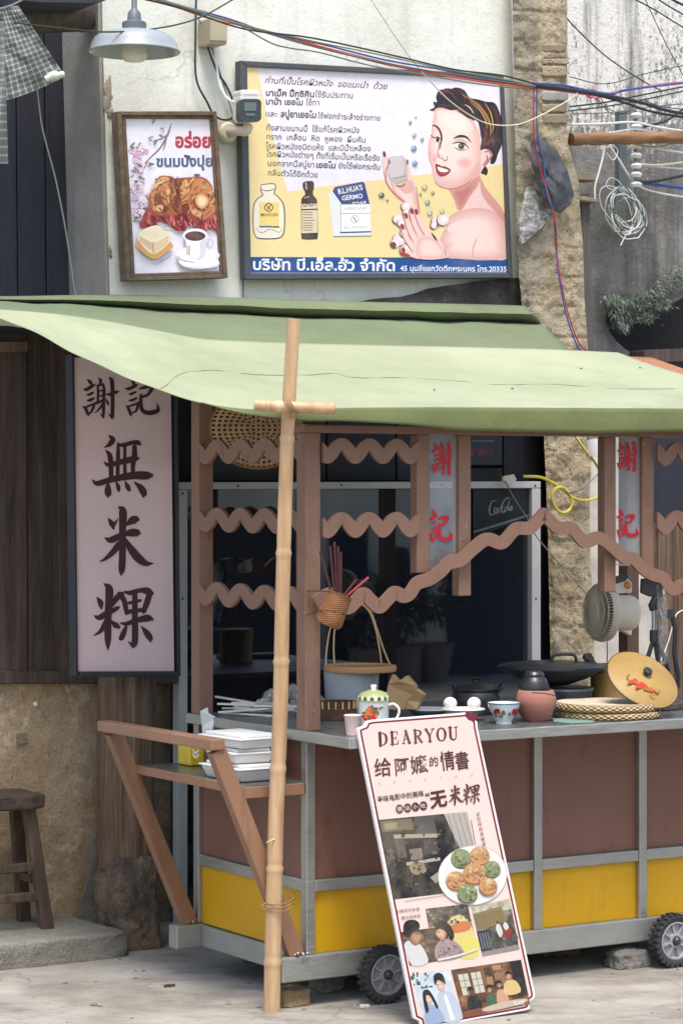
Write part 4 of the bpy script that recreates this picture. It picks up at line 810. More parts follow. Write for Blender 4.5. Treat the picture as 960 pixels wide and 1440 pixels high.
cable('cream', 'cream wire slanting over the woman of the billboard', [(518,-6),(570,72),(610,120),(640,148),(680,172),(720,176),(752,166),(800,140),(815,126)], [1.3]*5+[1.25]*4, 2.0)
cable('red', 'red cable hanging down the crumbling pillar over the dark cloth', [(750,122),(750,190),(757,230),(772,280),(780,312),(782,350),(787,390),(798,440),(812,480),(824,494)], [1.3]*2+[1.34]*3+[1.38]*5, 2.2, 'cables on the pillar')
cable('blue', 'blue cable hanging down the crumbling pillar over the dark cloth', [(754,122),(755,190),(764,230),(768,270),(778,300),(780,330),(784,380),(795,440),(810,484),(818,494)], [1.3]*2+[1.34]*3+[1.38]*5, 2.2, 'cables on the pillar')
for lb, pts, wd in (('black wire slanting down the old wall at the upper right', [(775,-6),(800,30),(850,78),(900,112),(930,128)], 2), ('black wire crossing the top right corner', [(886,-4),(920,14),(965,42)], 2), ('black wire second across the top right corner', [(920,-4),(945,12),(985,34)], 2.2), ('thick black wire cutting the top right corner tip', [(938,-4),(962,8),(985,16)], 3.4)):
    cable('black', lb, pts, 1.6, wd, 'wires on the old wall')
for lb, pts, wd in (('thin black wire sagging low over the old wall above the rack', [(800,108),(850,118),(905,104),(960,92),(1000,86)], 1.3), ('thin black wire looping under the thick cables by the rack', [(838,138),(860,160),(884,156),(900,140),(930,150),(1000,158)], 1.4), ('thin black drop wire between the knot and the rack top', [(842,134),(852,150),(866,158),(884,160)], 1.3), ('thin black wire running steeply at the far right edge', [(905,-4),(935,60),(962,110),(985,150)], 1.3)):
    cable('black', lb, pts, 1.5, wd, 'wires on the old wall')
# insulator rack, pole, white coil
rk = thing('insulator_rack', WP(1.85)(874, 270), 'grey steel rack with stacked grey insulators on the old wall', 'insulator rack')
M['steel'] = plain('dull_steel', lin(112, 120, 122), .45, .5, var=.2); M['porcelain'] = plain('grey_porcelain', lin(224, 226, 224), .25, var=.06, coat=.3)
rp = WP(1.85); b = MB(); b.prism([rp(870, 155), rp(881, 155), rp(881, 270), rp(870, 270)], DN*.03); b.build('plate', M['steel'], rk, bevel=.003)
for v in (163, 179, 206, 219, 234, 246, 260):
    c = WP(1.72)(894, v); b = MB(); b.lathe(c, [(.004, -.011), (.017, -.010), (.023, -.004), (.025, .003), (.019, .010), (.012, .013), (.004, .014)], 24); b.build('insulator', M['porcelain'], rk)
b = MB(); b.tube([WP(1.72)(893, 156), WP(1.72)(893, 272)], .006, 8); b.build('rod', M['steel'], rk)
b = MB(); pp = WP(1.6); b.tube(smooth_path([pp(802, 196), pp(840, 195), pp(900, 194), pp(1000, 192)], 6), [.0255+.002*math.sin(i*1.3) for i in range(19)], 14)
tag(b.build('wooden_pole', m_wood('brown_pole', lin(92, 66, 44), lin(138, 104, 72), lin(164, 130, 96), (2, 2, 14), .3)), 'brown horizontal wooden pole jutting right from the pillar among the wires', 'pole')
for i, (c, lb, pts, wd) in enumerate((('white', 'white wire to the top insulator of the rack', [(803,175),(850,174),(890,172),(930,180),(1000,190)], 2.4), ('white', 'white wire to the second insulator of the rack', [(850,188),(890,182),(920,186),(1000,200)], 2), ('black', 'black wire looping from the insulators up to the right', [(905,178),(935,170),(965,150),(1000,130)], 3), ('olive', 'olive wire from the rack just below the brown pole', [(890,202),(920,206),(950,200),(1000,190)], 2.6), ('white', 'white wire from the rack below the olive one', [(895,204),(930,210),(1000,222)], 2.2), ('cream', 'cream wire from the rack in the middle', [(892,230),(930,232),(1000,222)], 2.4), ('white', 'white wire from the rack below the cream one', [(900,232),(940,236),(1000,240)], 2), ('black', 'black wire from the lower insulators', [(892,256),(925,254),(1000,238)], 3), ('blue', 'blue wire from the lowest insulator to the right', [(905,258),(940,262),(1000,270)], 3.2), ('white', 'white wire slanting from the pole past the rack bottom', [(850,196),(868,222),(893,258),(930,272),(1000,282)], 2.4), ('white', 'white wire hanging from the pole left of the coil', [(846,200),(848,215),(842,240),(836,262),(836,280)], 2.2))):
    cable(c, lb, pts, 1.66+.01*i, wd*1.35, 'wires of the insulator rack')
b = MB(); rr = random.Random(3); CP = WP(1.72); b2 = MB()
for i in range(13):
    cx, cy = 878+rr.uniform(-9, 9), 300+rr.uniform(-8, 8); rx, ry = rr.uniform(7, 26), rr.uniform(20, 38); tl = rr.uniform(-.9, .1); ph = rr.random()*6
    (b2 if i % 3 == 2 else b).tube(smooth_path([CP(cx+rx*math.cos(t)*math.cos(tl)-ry*math.sin(t)*math.sin(tl), cy+rx*math.cos(t)*math.sin(tl)+ry*math.sin(t)*math.cos(tl), rr.uniform(0, .05)) for t in (ph+2*math.pi*k/7 for k in range(8))], 5), .0024, 5)
for pts in ([(868,270),(852,262),(858,250),(872,258),(880,280)], [(852,215),(862,225),(868,212),(860,204),(852,208)], [(893,320),(880,330),(872,345)]): b.tube(smooth_path([CP(*p, .03) for p in pts], 6), .0022, 5)
wc = thing('wire_coil', CP(878, 340), 'tangled coil of white and green wire hanging under the brown pole', 'wire coil'); b.build('white_loops', CB['white'], wc); b2.build('green_loops', CB['green'], wc)
# checked shade net at the upper left
def netmat():
    n = NT('checked_net'); uv = n.coord((17, 17, 1), 'UV'); s_ = n.new('SeparateXYZ'); n.lk(uv, s_.inputs[0])
    fx = n.math('ABSOLUTE', n.math('SUBTRACT', n.math('FRACT', s_.outputs['X']), .5)); fy = n.math('ABSOLUTE', n.math('SUBTRACT', n.math('FRACT', s_.outputs['Y']), .5))
    ln = n.math('MAXIMUM', n.ramp(fx, [(.34, 0.), (.42, 1.)]), n.ramp(fy, [(.34, 0.), (.42, 1.)])); both = n.math('MULTIPLY', n.ramp(fx, [(.3, 0.), (.4, 1.)]), n.ramp(fy, [(.3, 0.), (.4, 1.)]))
    n.color(n.mix(both, n.mix(ln, lin(104, 110, 108), lin(132, 138, 134)), lin(172, 176, 170))); n.rough(.8)
    n.lk(n.math('ADD', .66, n.math('MULTIPLY', ln, .28)), n.b.inputs['Alpha']); return n.m
NP = WP(1.25); nl = [(-40, 30, 0), (-10, 25, 0), (22, 12, 0)]; b = MB()
def net(a_, c):
    top = (-40+66*a_, 14-6*a_); bot = (-60+152*a_, 152-46*a_+10*math.sin(a_*3)); u = top[0]+(bot[0]-top[0])*c; v = top[1]+(bot[1]-top[1])*c
    return NP(u, v, .03*math.sin(a_*9+c*3)*(.3+c)+.02*nz((a_*3, c*2, 0), 2))
b.grid(net, 40, 36); nt_ = thing('shade_net', NP(20, 150), 'grey checked net bunched and tied at the upper left corner', 'net'); b.build('net_sheet', netmat(), nt_)
b = MB()
def net2(a_, c): return NP(-30+36*a_+6*c, 30+200*c, .08+.02*math.sin(a_*7+c*4))
b.grid(net2, 20, 50); b.build('net_sheet', netmat(), nt_)
b = MB(); b.tube(smooth_path([NP(64, 112, .03), NP(72, 108, .035), NP(82, 106, .03), NP(91, 104, .03)], 5), [.012]*5+[.017]*5+[.012]*5+[.004], 10); b.build('tied_end', plain('knotted_plastic', lin(196, 200, 192), .6, var=.3, vs=40), nt_)
# plants and moss over the hollow
lf = [flat('leaf_green', lin(104, 118, 98), .7), flat('leaf_grey_green', lin(152, 160, 146), .7), flat('leaf_dark', lin(70, 78, 70), .8)]
def leafclump(lab, pts, n, sz, hang, seed):
    rr = random.Random(seed); b = MB()
    for i in range(n):
        u, v, sp = rr.choice(pts); o = O0(u+rr.gauss(0, sp), v+rr.gauss(0, sp*.6), .01+abs(rr.gauss(0, .04)))
        d = (DF*rr.gauss(0, .7)-DN*rr.uniform(.1, 1)+UP*rr.gauss(hang, .5)).normalized(); L = sz*rr.uniform(.5, 1.3); sd = d.cross(Vector((rr.gauss(0, 1), rr.gauss(0, 1), rr.gauss(0, 1)))).normalized()*L*.09
        e = o+d*L-UP*L*.25; mm = o+d*L*.55+UP*L*.04
        b.add([o, mm+sd, e, mm-sd], [(0, 1, 2, 3)], rr.choice((0, 0, 1, 1, 2)), smooth=False)
    return tag(b.build('wall_weed', lf), lab, 'plant', 'weeds on the old wall')
leafclump('grey green mossy weed hanging at the left rim of the dark hollow', [(862,420,6),(870,440,7),(880,425,6),(874,455,5)], 1700, .026, -1.2, 1)
leafclump('bushy mossy weed along the rim over the dark hollow', [(900,425,8),(920,415,9),(940,400,9),(908,445,6),(930,430,6),(958,388,9)], 3600, .02, .1, 2)
# ================================================================ food cart
def m_alu(name, c, metal=.75, rough=.42, ax=(3, 3, 40)):
    n = NT(name); f = n.noise(3, 5, .6, n.coord((1, 1, 1))); g = n.noise(4, 4, .6, n.coord(ax))
    n.color(n.ramp(n.math('ADD', n.math('MULTIPLY', f, .6), n.math('MULTIPLY', g, .4)), [(.35, dk(c, .74)), (.6, c)])); n.b.inputs['Metallic'].default_value = metal
    n.rough(n.ramp(g, [(.3, rough-.08), (.7, rough+.15)])); n.bump(g, .06, .002); return n.m
M['alu'] = m_alu('brushed_aluminium', lin(178, 179, 173)); M['steel_top'] = m_alu('steel_counter', lin(150, 156, 156), .85, .33, (30, 3, 3))
M['beam'] = m_alu('galvanised_beam', lin(172, 173, 166), .6, .5, (6, 6, 40))
def m_paint(name, c, rough=.5, scr=.15):
    n = NT(name); f = n.noise(2.2, 6, .62); k = n.ramp(f, [(.3, dk(c, .86)), (.7, dk(c, 1.08))])
    s_ = n.noise(7, 7, .8, n.coord((1, 1, 3))); k = n.mix(n.math('MULTIPLY', n.ramp(s_, [(.6, 0.), (.72, 1.)]), scr), k, dk(c, 1.6)); n.color(k)
    gr = n.noise(5, 7, .75, n.coord((3, 3, .8))); k = n.mix(n.math('MULTIPLY', n.ramp(gr, [(.54, 0.), (.68, 1.)]), scr*2.2), k, dk(c, .55)); ch = n.noise(38, 5, .8); k = n.mix(n.math('MULTIPLY', n.ramp(ch, [(.66, 0.), (.7, 1.)]), scr*2.4), k, lin(196, 176, 156)); n.color(k)
    n.rough(n.math('ADD', rough-.1, n.math('MULTIPLY', f, .25))); n.bump(n.math('ADD', n.noise(4, 3), n.math('MULTIPLY', n.noise(45, 4), .3)), .12, .006); return n.m
M['maroon'] = m_paint('maroon_panel', lin(124, 87, 73), .40, .25); M['yellow'] = m_paint('yellow_panel', lin(206, 156, 14), .42, .12); M['cart_paint'] = m_paint('dusty_pink_brown_paint', lin(130, 98, 81), .55, .3); M['raw_wood'] = m_paint('handle_paint', lin(140, 104, 81), .48, .25)
cart = thing('food_cart', C(.85, .38, 0), 'pink brown food cart with scalloped trim, maroon and yellow panels and rubber wheels', 'food cart')
CW, CL = .722, 1.775; ZT, ZB0, ZB1 = .817, .084, .16
def part(name, mat, fn, bevel=.003, parent=cart, **k):
    b = MB(); fn(b); return b.build(name, mat, parent, bevel=bevel, **k)
PT = [0, .4275, .855, 1.2825, CL]
for t in PT: part('post', M['alu'], lambda b: b.box(t-.016, t+.016, 0, .034, ZB1, ZT))
for t in (0, CL): part('post', M['alu'], lambda b: b.box(t-.016, t+.016, CW-.034, CW, ZB1, ZT))
for s in (0, CW-.05): part('base_beam', M['beam'], lambda b: b.box(-.105, CL+.105, s-.004, s+.054, ZB0, ZB1), .004)
for t in (-.016, CL-.034): part('base_beam', M['beam'], lambda b: b.box(t, t+.05, .055, CW-.055, ZB0+.003, ZB1-.003), .004)
for i in range(4):
    a, c = PT[i]+.017, PT[i+1]-.017
    part('rail', M['alu'], lambda b: b.box(a, c, .002, .032, .350, .386))
    part('upper_panel', M['maroon'], lambda b: b.box(a, c, .020, .026, .387, ZT), 0)
    part('lower_panel', M['yellow'], lambda b: b.box(a, c, .020, .026, ZB1+.001, .349), 0)
for t in (0, CL):
    d = .016 if t == 0 else -.016
    part('rail', M['alu'], lambda b: b.box(t-.014, t+.014, .035, CW-.035, .350, .386))
    part('upper_panel', M['maroon'], lambda b: b.box(t-.002, t+.004, .035, CW-.035, .387, ZT), 0)
    part('lower_panel', M['yellow'], lambda b: b.box(t-.002, t+.004, .035, CW-.035, ZB1+.001, .349), 0)
part('back_panel', M['maroon'], lambda b: b.box(.017, CL-.017, CW-.02, CW-.014, ZB1+.001, ZT), 0)
part('floor', M['beam'], lambda b: b.box(.036, CL-.036, .056, CW-.056, ZB0+.03, ZB0+.05), 0)
part('countertop', M['steel_top'], lambda b: b.box(-.02, CL+.02, -.26, CW+.02, .818, .842), .004)
# counter nose seen at the left front corner
part('counter_nosing', M['alu'], lambda b: (b.box(-.022, CL+.022, -.275, -.2605, .812, .8445), b.box(-.034, -.0205, -.275, CW+.02, .812, .8445)), .003)
# upper frame
ZR0, ZR1 = 1.752, 1.776
def upost(t0, t1, s0, s1, z0, z1): part('upper_post', M['cart_paint'], lambda b: b.box(t0, t1, s0, s1, z0, z1), .003)
upost(-.022, .032, -.004, .05, .8425, ZR0); upost(-.022, .032, CW-.05, CW+.004, .8425, 1.925); upost(CL-.032, CL+.022, -.004, .05, .8425, ZR0); upost(CL-.032, CL+.022, CW-.05, CW+.004, .8425, 1.925)
def tz(u, v, pl=WP(0)): p = tsz(pl(u, v)); return p[0], p[2]
t1a, t1b = tz(586, 700)[0], tz(604, 700)[0]; t2a, t2b = tz(645, 700)[0], tz(662, 700)[0]; TM = .857
zt1, zt2 = tz(595, 806)[1], tz(654, 838)[1]
for a, c, z in ((t1a, t1b, zt1), (t2a, t2b, zt2)):
    upost(a, c, .0, .04, z, ZR0); upost(2*TM-c, 2*TM-a, .0, .04, z, ZR0)
part('top_beam', M['cart_paint'], lambda b: b.box(-.03, CL+.03, -.012, .045, ZR0, ZR1), .003)
part('top_beam', M['cart_paint'], lambda b: b.box(-.03, CL+.03, CW-.04, CW+.01, 1.9255, 1.948), .003)
for t in (-.005, CL-.02): part('rafter', M['cart_paint'], lambda b: b.bar(C(t+.01, .03, ZR1+.012), C(t+.01, CW-.02, 1.958), .03, .02), .002)
sc0 = None
for t, z in [(.005, 1.70), (.005, 1.4725), (.005, 1.26), (.425, 1.70), (.425, 1.4725), (.425, 1.36), (.561, 1.42), (1.153, 1.42), (1.289, 1.70), (1.289, 1.4725), (.857, 1.495), (.01, .9), (.01, 1.0), (.2, 1.764), (.6, 1.764), (1.0, 1.764)]:
    if sc0 is None: b = MB(); b.lathe(C(0, 0, 0), [(.0001, .0015), (.0035, .0012), (.0045, 0)], 8, ax=-DN); sc0 = b.build('screw', M['steel'], cart, ); ob_ = sc0
    else: ob_ = sc0.copy(); col.objects.link(ob_); ob_.parent = cart
    ob_.location = DF*t-DN*(.0042 if z < 1.2 or t < .03 and z > 1.3 or 0 else .0125 if z > 1.75 else .0205 if t == .857 else .001)+UP*z
def strip(b, pts, wd, fr, nrm, th=.012):
    q = smooth_path([Vector((x, z, 0)) for x, z in pts], 6); up, lo = [], []
    for i, p in enumerate(q):
        d = (q[min(len(q)-1, i+1)]-q[max(0, i-1)]).normalized(); nn = Vector((-d.y, d.x, 0))*wd/2; up.append(p+nn); lo.append(p-nn)
    n = len(q); nv = Vector(nrm)*th; vs = [fr(p.x, p.y) for p in up]+[fr(p.x, p.y) for p in lo]; vs += [v+nv for v in vs]; fs = []
    for i in range(n-1):
        fs += [(i, i+1, n+i+1, n+i), (2*n+i, 3*n+i, 3*n+i+1, 2*n+i+1), (i, 2*n+i, 2*n+i+1, i+1), (n+i, n+i+1, 3*n+i+1, 3*n+i)]
    fs += [(0, n, 3*n, 2*n), (n-1, 3*n-1, 4*n-1, 2*n-1)]
    b.add(vs, fs, 0, smooth=False)
def wave(x0, x1, z, pk, per, amp):
    n = max(2, int(round((x1-x0)/per*4))); pts = []; x = pk-per*math.ceil((pk-x0)/per+1)
    while x < x1+per:
        if x0 <= x <= x1: pts.append((x, z+amp*math.cos(2*math.pi*(x-pk)/per)))
        x += per/4
    f = lambda x: (x, z+amp*math.cos(2*math.pi*(x-pk)/per))
    return [f(x0)]+[p for p in pts if x0+.008 < p[0] < x1-.008]+[f(x1)]
def scallop(b, x0, x1, z, pk, per, at, ab, h, fr, nrm, th=.012):
    # a saw-cut edging board: round crests above, round tongues below
    n = int((x1-x0)/per*24); up, lo = [], []
    for i in range(n+1):
        x = x0+(x1-x0)*i/n; g = math.pi*(x-pk)/per
        up.append((x, z+h/2+at*(2*abs(math.cos(g))**.85-1))); lo.append((x, z-h/2+ab*(1-2*abs(math.sin(g))**.85)))
    n += 1; nv = Vector(nrm)*th; vs = [fr(*p) for p in up]+[fr(*p) for p in lo]; vs += [v+nv for v in vs]; fs = []
    for i in range(n-1): fs += [(i, i+1, n+i+1, n+i), (2*n+i, 3*n+i, 3*n+i+1, 2*n+i+1), (i, 2*n+i, 2*n+i+1, i+1), (n+i, n+i+1, 3*n+i+1, 3*n+i)]
    fs += [(0, n, 3*n, 2*n), (n-1, 3*n-1, 4*n-1, 2*n-1)]; b.add(vs, fs, 0, smooth=False)
fF = lambda x, z: C(x, -.006, z); fM = lambda x, z: C(2*TM-x, -.006, z); fE = lambda s, z: C(-.008, s, z)
for z in (1.7, 1.4725):
    for fr in (fF, fM): part('scalloped_trim', M['cart_paint'], lambda b: scallop(b, .033, t1a-.001, z, .0997, .1005, .0165, .0225, .040, fr, -DN), 0)
es = [tsz(EP(0)(u, 700))[1] for u in (312, 345, 379)]; per = (es[0]-es[2])/2
for z in (1.703, 1.483, 1.243): part('scalloped_trim', M['cart_paint'], lambda b: scallop(b, .003, CW-.0, z, es[1], per, .0185, .0235, .038, fE, -DF), 0)
arch = [tz(u, v) for u, v in ((437,848),(448,840),(461,835),(472,845),(483,854),(494,845),(505,835),(516,845),(527,853),(538,843),(549,833),(560,838),(570,834),(580,820),(597,814),(612,804),(626,790),(641,787),(659,771),(678,758),(699,763),(718,744),(738,742),(752,727),(762,723))]
arch[-1] = (TM, arch[-1][1]); arch[-2] = (arch[-2][0], arch[-2][1]-.004)
full = arch[:-1]+[(TM, arch[-1][1])]+[(2*TM-t, z) for t, z in reversed(arch[:-1])]
part('scalloped_arch', M['cart_paint'], lambda b: strip(b, full, .042, lambda x, z: C(x, -.018, z), -DN, .011), 0)
# clear plates with the red shop name
def m_acr():
    n = NT('hazy_acrylic'); n.color(lin(190, 192, 196)); n.rough(.15); f = n.noise(4, 3, .5, n.coord((1, 1, .5))); n.lk(n.ramp(f, [(.35, .16), (.7, .5)]), n.b.inputs['Alpha']); return n.m
M['acrylic'] = m_acr(); M['red_ink'] = flat('red_paint', lin(186, 20, 40), .45)
def fit(bx, px):
    x0, y0, x1, y1 = bx; u0, v0, u1, v1 = px
    return (lambda x: u0+(x-x0)*(u1-u0)/(x1-x0)), (lambda y: v0+(y-y0)*(v1-v0)/(y1-y0)), (u1-u0)/(x1-x0)
for ta, tb, g1, g2 in ((t1b, t2a, (607,622,637,669), (603,717,636,763)), (2*TM-t2a, 2*TM-t1b, (867,622,897,664), (866,716,897,757))):
    o = part('plastic_plate', M['acrylic'], lambda b: b.box(ta+.001, tb-.001, .015, .019, zt1+.01, ZR0), 0)
    pl = WP(.012)
    for g, px, bx in (('thank', g1, (112,200,430,572)), ('record', g2, (492,205,800,550))):
        b = MB(); fx, fy, k = fit(bx, px); glyph(b, pl, GL[g], fx, fy, k*1.3, .0); b.build('lettering', M['red_ink'], o)
# wheels
M['rubber'] = plain('black_rubber', lin(52, 54, 56), .75, var=.25, vs=30, bump=.2); M['rim'] = plain('grey_plastic_rim', lin(156, 156, 158), .45, var=.12); M['hub'] = plain('dark_hub', lin(70, 72, 74), .4, .4)
def wheel(t, s, r=.0885, w_=.042):
    c = C(t, s, r); o = part('wheel', M['hub'], lambda b: b.lathe(c, [(.0001, .030), (.008, .030), (.014, .024), (.016, .018), (.016, -.026)], 20, ax=-DN), 0)
    b = MB(); h = w_/2; b.lathe(c, [(r*.70, h*.80), (r*.76, h*.98), (r*.88, h), (r*.94, h*.8), (r*.95, 0), (r*.94, -h*.8), (r*.88, -h), (r*.70, -h*.8)], 48, ax=-DN)
    N = 26
    for i in range(N):
        for sd in (-1, 1):
            g_ = 2*math.pi*(i+(.5 if sd > 0 else 0))/N; rad = DF*math.cos(g_)+UP*math.sin(g_); tan = -DF*math.sin(g_)+UP*math.cos(g_)
            b.bar(c+rad*(r*.86)-DN*sd*h*.62, c+rad*(r*1.005)-DN*sd*h*.62, w_*.46, r*.115, tan)
    b.build('tyre', M['rubber'], o)
    b = MB(); b.lathe(c, [(r*.71, -h*.7), (r*.71, h*.85), (r*.66, h*.9), (r*.62, h*.5), (r*.60, h*.2), (r*.30, h*.25), (r*.27, h*.7), (r*.2, h*.75), (r*.16, h*.72), (r*.16, -h*.7)], 40, ax=-DN)
    for i in range(8):
        g_ = 2*math.pi*(i+.3)/8; rad = DF*math.cos(g_)+UP*math.sin(g_); b.bar(c+rad*r*.26-DN*h*.42, c+rad*r*.64-DN*h*.42, r*.07, h*.5, DN)
    b.build('rim', M['rim'], o)
for t in (.232, 1.362): wheel(t, -.058); wheel(t, CW+.03)
part('axle', M['hub'], lambda b: [b.tube([C(t, -.04, .0885), C(t, CW+.02, .0885)], .01, 10) for t in (.232, 1.362)], 0)
# push handles and side shelf
HB = MB()
for s in (.02, CW-.02):
    part('handle_leg', M['raw_wood'], lambda b: b.bar(C(-.045, s, .162), C(-.318, s, .80), .036, .052, DF, 0), .003)
part('handle_bar', M['raw_wood'], lambda b: b.bar(C(-.326, -.006, .818), C(-.336, CW+.01, .818), .05, .034, UP), .004)
part('side_shelf', M['steel_top'], lambda b: b.box(-.235, -.018, .02, CW-.03, .681, .688), .002)
part('shelf_edging', M['raw_wood'], lambda b: (b.box(-.243, -.236, .0, CW-.01, .662, .690), b.box(-.24, -.018, .004, .018, .650, .684), b.box(-.24, -.018, CW-.028, CW-.014, .650, .684)), .002)
b = MB()
for t, s, z in ((-.03, .012, .165), (-.03, CW-.012, .165)):
    for i in range(9): b.sphere(C(t+random.uniform(-.03, .03), s-.03*random.random(), z+random.uniform(0, .008)), random.uniform(.004, .009), 5)
b.build('weld', M['alu'], cart)

# ================================================================ awnings
def m_fabric(name, c, c2, fold=.05):
    n = NT(name); f = n.noise(1.6, 5, .6); k = n.ramp(f, [(.32, dk(c, .92)), (.66, dk(c2, 1.0))]); d = n.noise(9, 6, .7)
    k = n.mix(n.math('MULTIPLY', n.ramp(d, [(.58, 0.), (.74, 1.)]), .22), k, dk(c, .68)); n.color(k); n.rough(.78)
    n.b.inputs['Sheen Weight'].default_value = .15
    st = n.noise(1.1, 6, .7, n.coord((2.2, 2.2, 5))); k = n.mix(n.math('MULTIPLY', n.ramp(st, [(.53, 0.), (.68, 1.)]), .3), k, dk(c, .62)); dr = n.noise(30, 5, .75); k = n.mix(n.math('MULTIPLY', n.ramp(dr, [(.62, 0.), (.72, 1.)]), .25), k, dk(c, .5)); n.color(k)
    wr = n.noise(2.6, 5, .6, n.coord((.6, 1.6, 1)), 1.2); n.bump(n.math('ADD', n.math('MULTIPLY', wr, 2.2), n.math('ADD', n.math('MULTIPLY', n.noise(14, 4, .6), .5), n.math('MULTIPLY', n.noise(300, 2, .5), .10))), .34, .016)
    tr = n.new('BsdfTranslucent'); mx = n.new('MixShader'); mx.inputs[0].default_value = .22; n.lk(k, tr.inputs['Color']); n.lk(n.b.outputs[0], mx.inputs[1]); n.lk(tr.outputs[0], mx.inputs[2]); n.lk(mx.outputs[0], n.n['Material Output'].inputs[0]); return n.m
M['awning'] = m_fabric('pale_green_awning_cloth', lin(168, 176, 138), lin(182, 189, 154)); M['tarp'] = m_fabric('olive_green_tarp', lin(112, 126, 88), lin(124, 138, 100)); M['hem'] = m_fabric('olive_shaded_hem_cloth', lin(100, 108, 62), lin(114, 122, 74))  # hem olive also carries the shade on the hanging edge
FE = [(-34,437,.60),(30,458,.44),(100,494,.27),(170,527,.12),(235,552,-.03),(300,570,-.10),(380,577,-.12),(480,574,-.12),(620,573,-.12),(800,574,-.12),(950,575,-.12),(1106,577,-.12)]
RE = [(-40,433,.66),(20,437,.74),(80,442,.79),(150,452,.80),(215,464,.80),(280,476,.80),(340,480,.80),(420,483,.80),(540,486,.80),(680,489,.80),(780,492,.80),(868,496,.80)]
FEp = smooth_path([WP(s)(u, v) for u, v, s in FE], 8); REp = smooth_path([WP(s)(u, v) for u, v, s in RE], 8); NA = len(FEp)-1
def aw(a_, c):
    x = a_*NA; i = min(NA-1, int(x)); f = x-i; p = FEp[i].lerp(FEp[i+1], f); q = REp[i].lerp(REp[i+1], f); r = p.lerp(q, c)
    sag = math.sin(math.pi*c); r = r-UP*(.022*sag*(.5+.5*math.sin(a_*9+1)))
    r += UP*(.014*sag*nz((a_*7, c*1.6, 1.0), 1.3, 4)+.004*math.sin(a_*34+c*9+3*nz((a_*3, c, 0), 2, 2))*sag+.006*math.sin(a_*60+c*5)*(1-c)*max(0, .5-a_)); return r
awn = thing('cart_awning', C(.85, .3, 1.8), 'pale green cloth awning stretched over the food cart with a hanging front hem', 'awning')
b = MB(); b.grid(aw, 132, 40); b.build('canopy', M['awning'], awn, sharp=60, solid=.003)
DRP = lerp_tab([(280, 0), (340, 7), (440, 17), (480, 18), (570, 24), (640, 32), (830, 35), (960, 31), (1110, 30)])
def val(a_, c):
    a2 = .43+.57*a_; p = aw(a2, 0); u = 480+FPX*p.x/p.y; d = DRP(u)*p.y/3600; r = p-UP*(d*c)-DN*(.004+.012*math.sin(c*1.6)+.006*c*math.sin(a_*17)); return r-UP*.001
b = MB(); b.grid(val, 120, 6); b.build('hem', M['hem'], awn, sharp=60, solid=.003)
tab = [(aw(i/260, j/60), i/260, j/60) for i in range(261) for j in range(61)]; tabp = [(480+FPX*p.x/p.y, HOR-FPX*(p.z-EYE)/p.y, p) for p, _, _ in tab]
def onaw(u, v): return min(tabp, key=lambda k: (k[0]-u)**2+(k[1]-v)**2)[2]
b = MB(); sp = []
for u, v in ((226,548),(236,540),(248,530),(262,524),(280,522),(300,522),(340,526),(380,529),(430,529),(455,527),(475,526),(490,530),(520,532),(560,531),(600,535),(650,537),(700,540),(780,543),(860,546),(950,548)): sp.append(onaw(u, v)+UP*.0022)
b.tube(smooth_path(sp, 4), .0010, 5); b.build('seam', plain('dark_stitching', lin(112, 122, 92), .9), awn)
rr = random.Random(8); b = MB()
for u, v in ((815,519),(720,546),(900,518),(610,549)):
    b.sphere(onaw(u, v)+UP*.004, .0026, 6, sq=(1.6, 1, .7))
tag(b.build('dry_leaf_bits', plain('dry_leaf', lin(72, 66, 44), .9)), 'few dark dry leaf crumbs lying on the pale awning', 'leaf crumbs', kind='stuff')
# back tarp against the wall
TE = [(-70,414),(0,417),(150,415),(300,418),(480,424),(620,427),(737,430)]; TR = [(-60,436),(20,438),(150,454),(300,478),(480,487),(640,490),(800,494)]
TEp = smooth_path([Vector((u, v, 0)) for u, v in TE], 10); TRp = smooth_path([Vector((u, v, 0)) for u, v in TR], 10); NB = len(TEp)-1
def tarp(a_, c):
    x = a_*NB; i = min(NB-1, int(x)); f = x-i; e = TEp[i].lerp(TEp[i+1], f); r = TRp[i].lerp(TRp[i+1], f); wob = nz((a_*6, 0, 0), 1.5, 2)
    prof = [(0, .82, 0), (.35, 1.02, .3), (.62, 1.22, .56), (.72, 1.33, .62), (.77, 1.34, .62), (.82, 1.27, .70), (.88, 1.24, .82), (.94, 1.29, .95), (1, 1.5, 1.0)]
    for (c0, s0, h0), (c1, s1, h1) in zip(prof, prof[1:]):
        if c <= c1: k = (c-c0)/(c1-c0); k = k*k*(3-2*k)*.5+k*.5; s = s0+(s1-s0)*k; h = h0+(h1-h0)*k; break
    s += .02*wob*(1 if .3 < c < .96 else .2); u = r.x+(e.x-r.x)*h; v = r.y+(e.y-r.y)*h; v += 3*nz((a_*8, c*2, 4), 1.6, 3)*math.sin(math.pi*min(1, c))
    return WP(s)(u, v)
b = MB(); b.grid(tarp, 90, 48); tag(b.build('wall_tarp', M['tarp'], sharp=70, solid=.003), 'darker olive green tarp folded against the white wall above the pale awning', 'tarp')
def m_mat():
    n = NT('woven_mat'); s_ = n.new('SeparateXYZ'); n.lk(n.coord((60, 26, 1), 'UV'), s_.inputs[0]); sx = n.math('SINE', n.math('MULTIPLY', s_.outputs['X'], 6.283)); sy = n.math('SINE', n.math('MULTIPLY', s_.outputs['Y'], 6.283))
    h = n.math('MULTIPLY', sx, sy); n.color(n.ramp(h, [(.0, lin(150, 96, 62)), (.6, lin(206, 152, 112))])); n.rough(.7); n.bump(h, .5, .006); return n.m
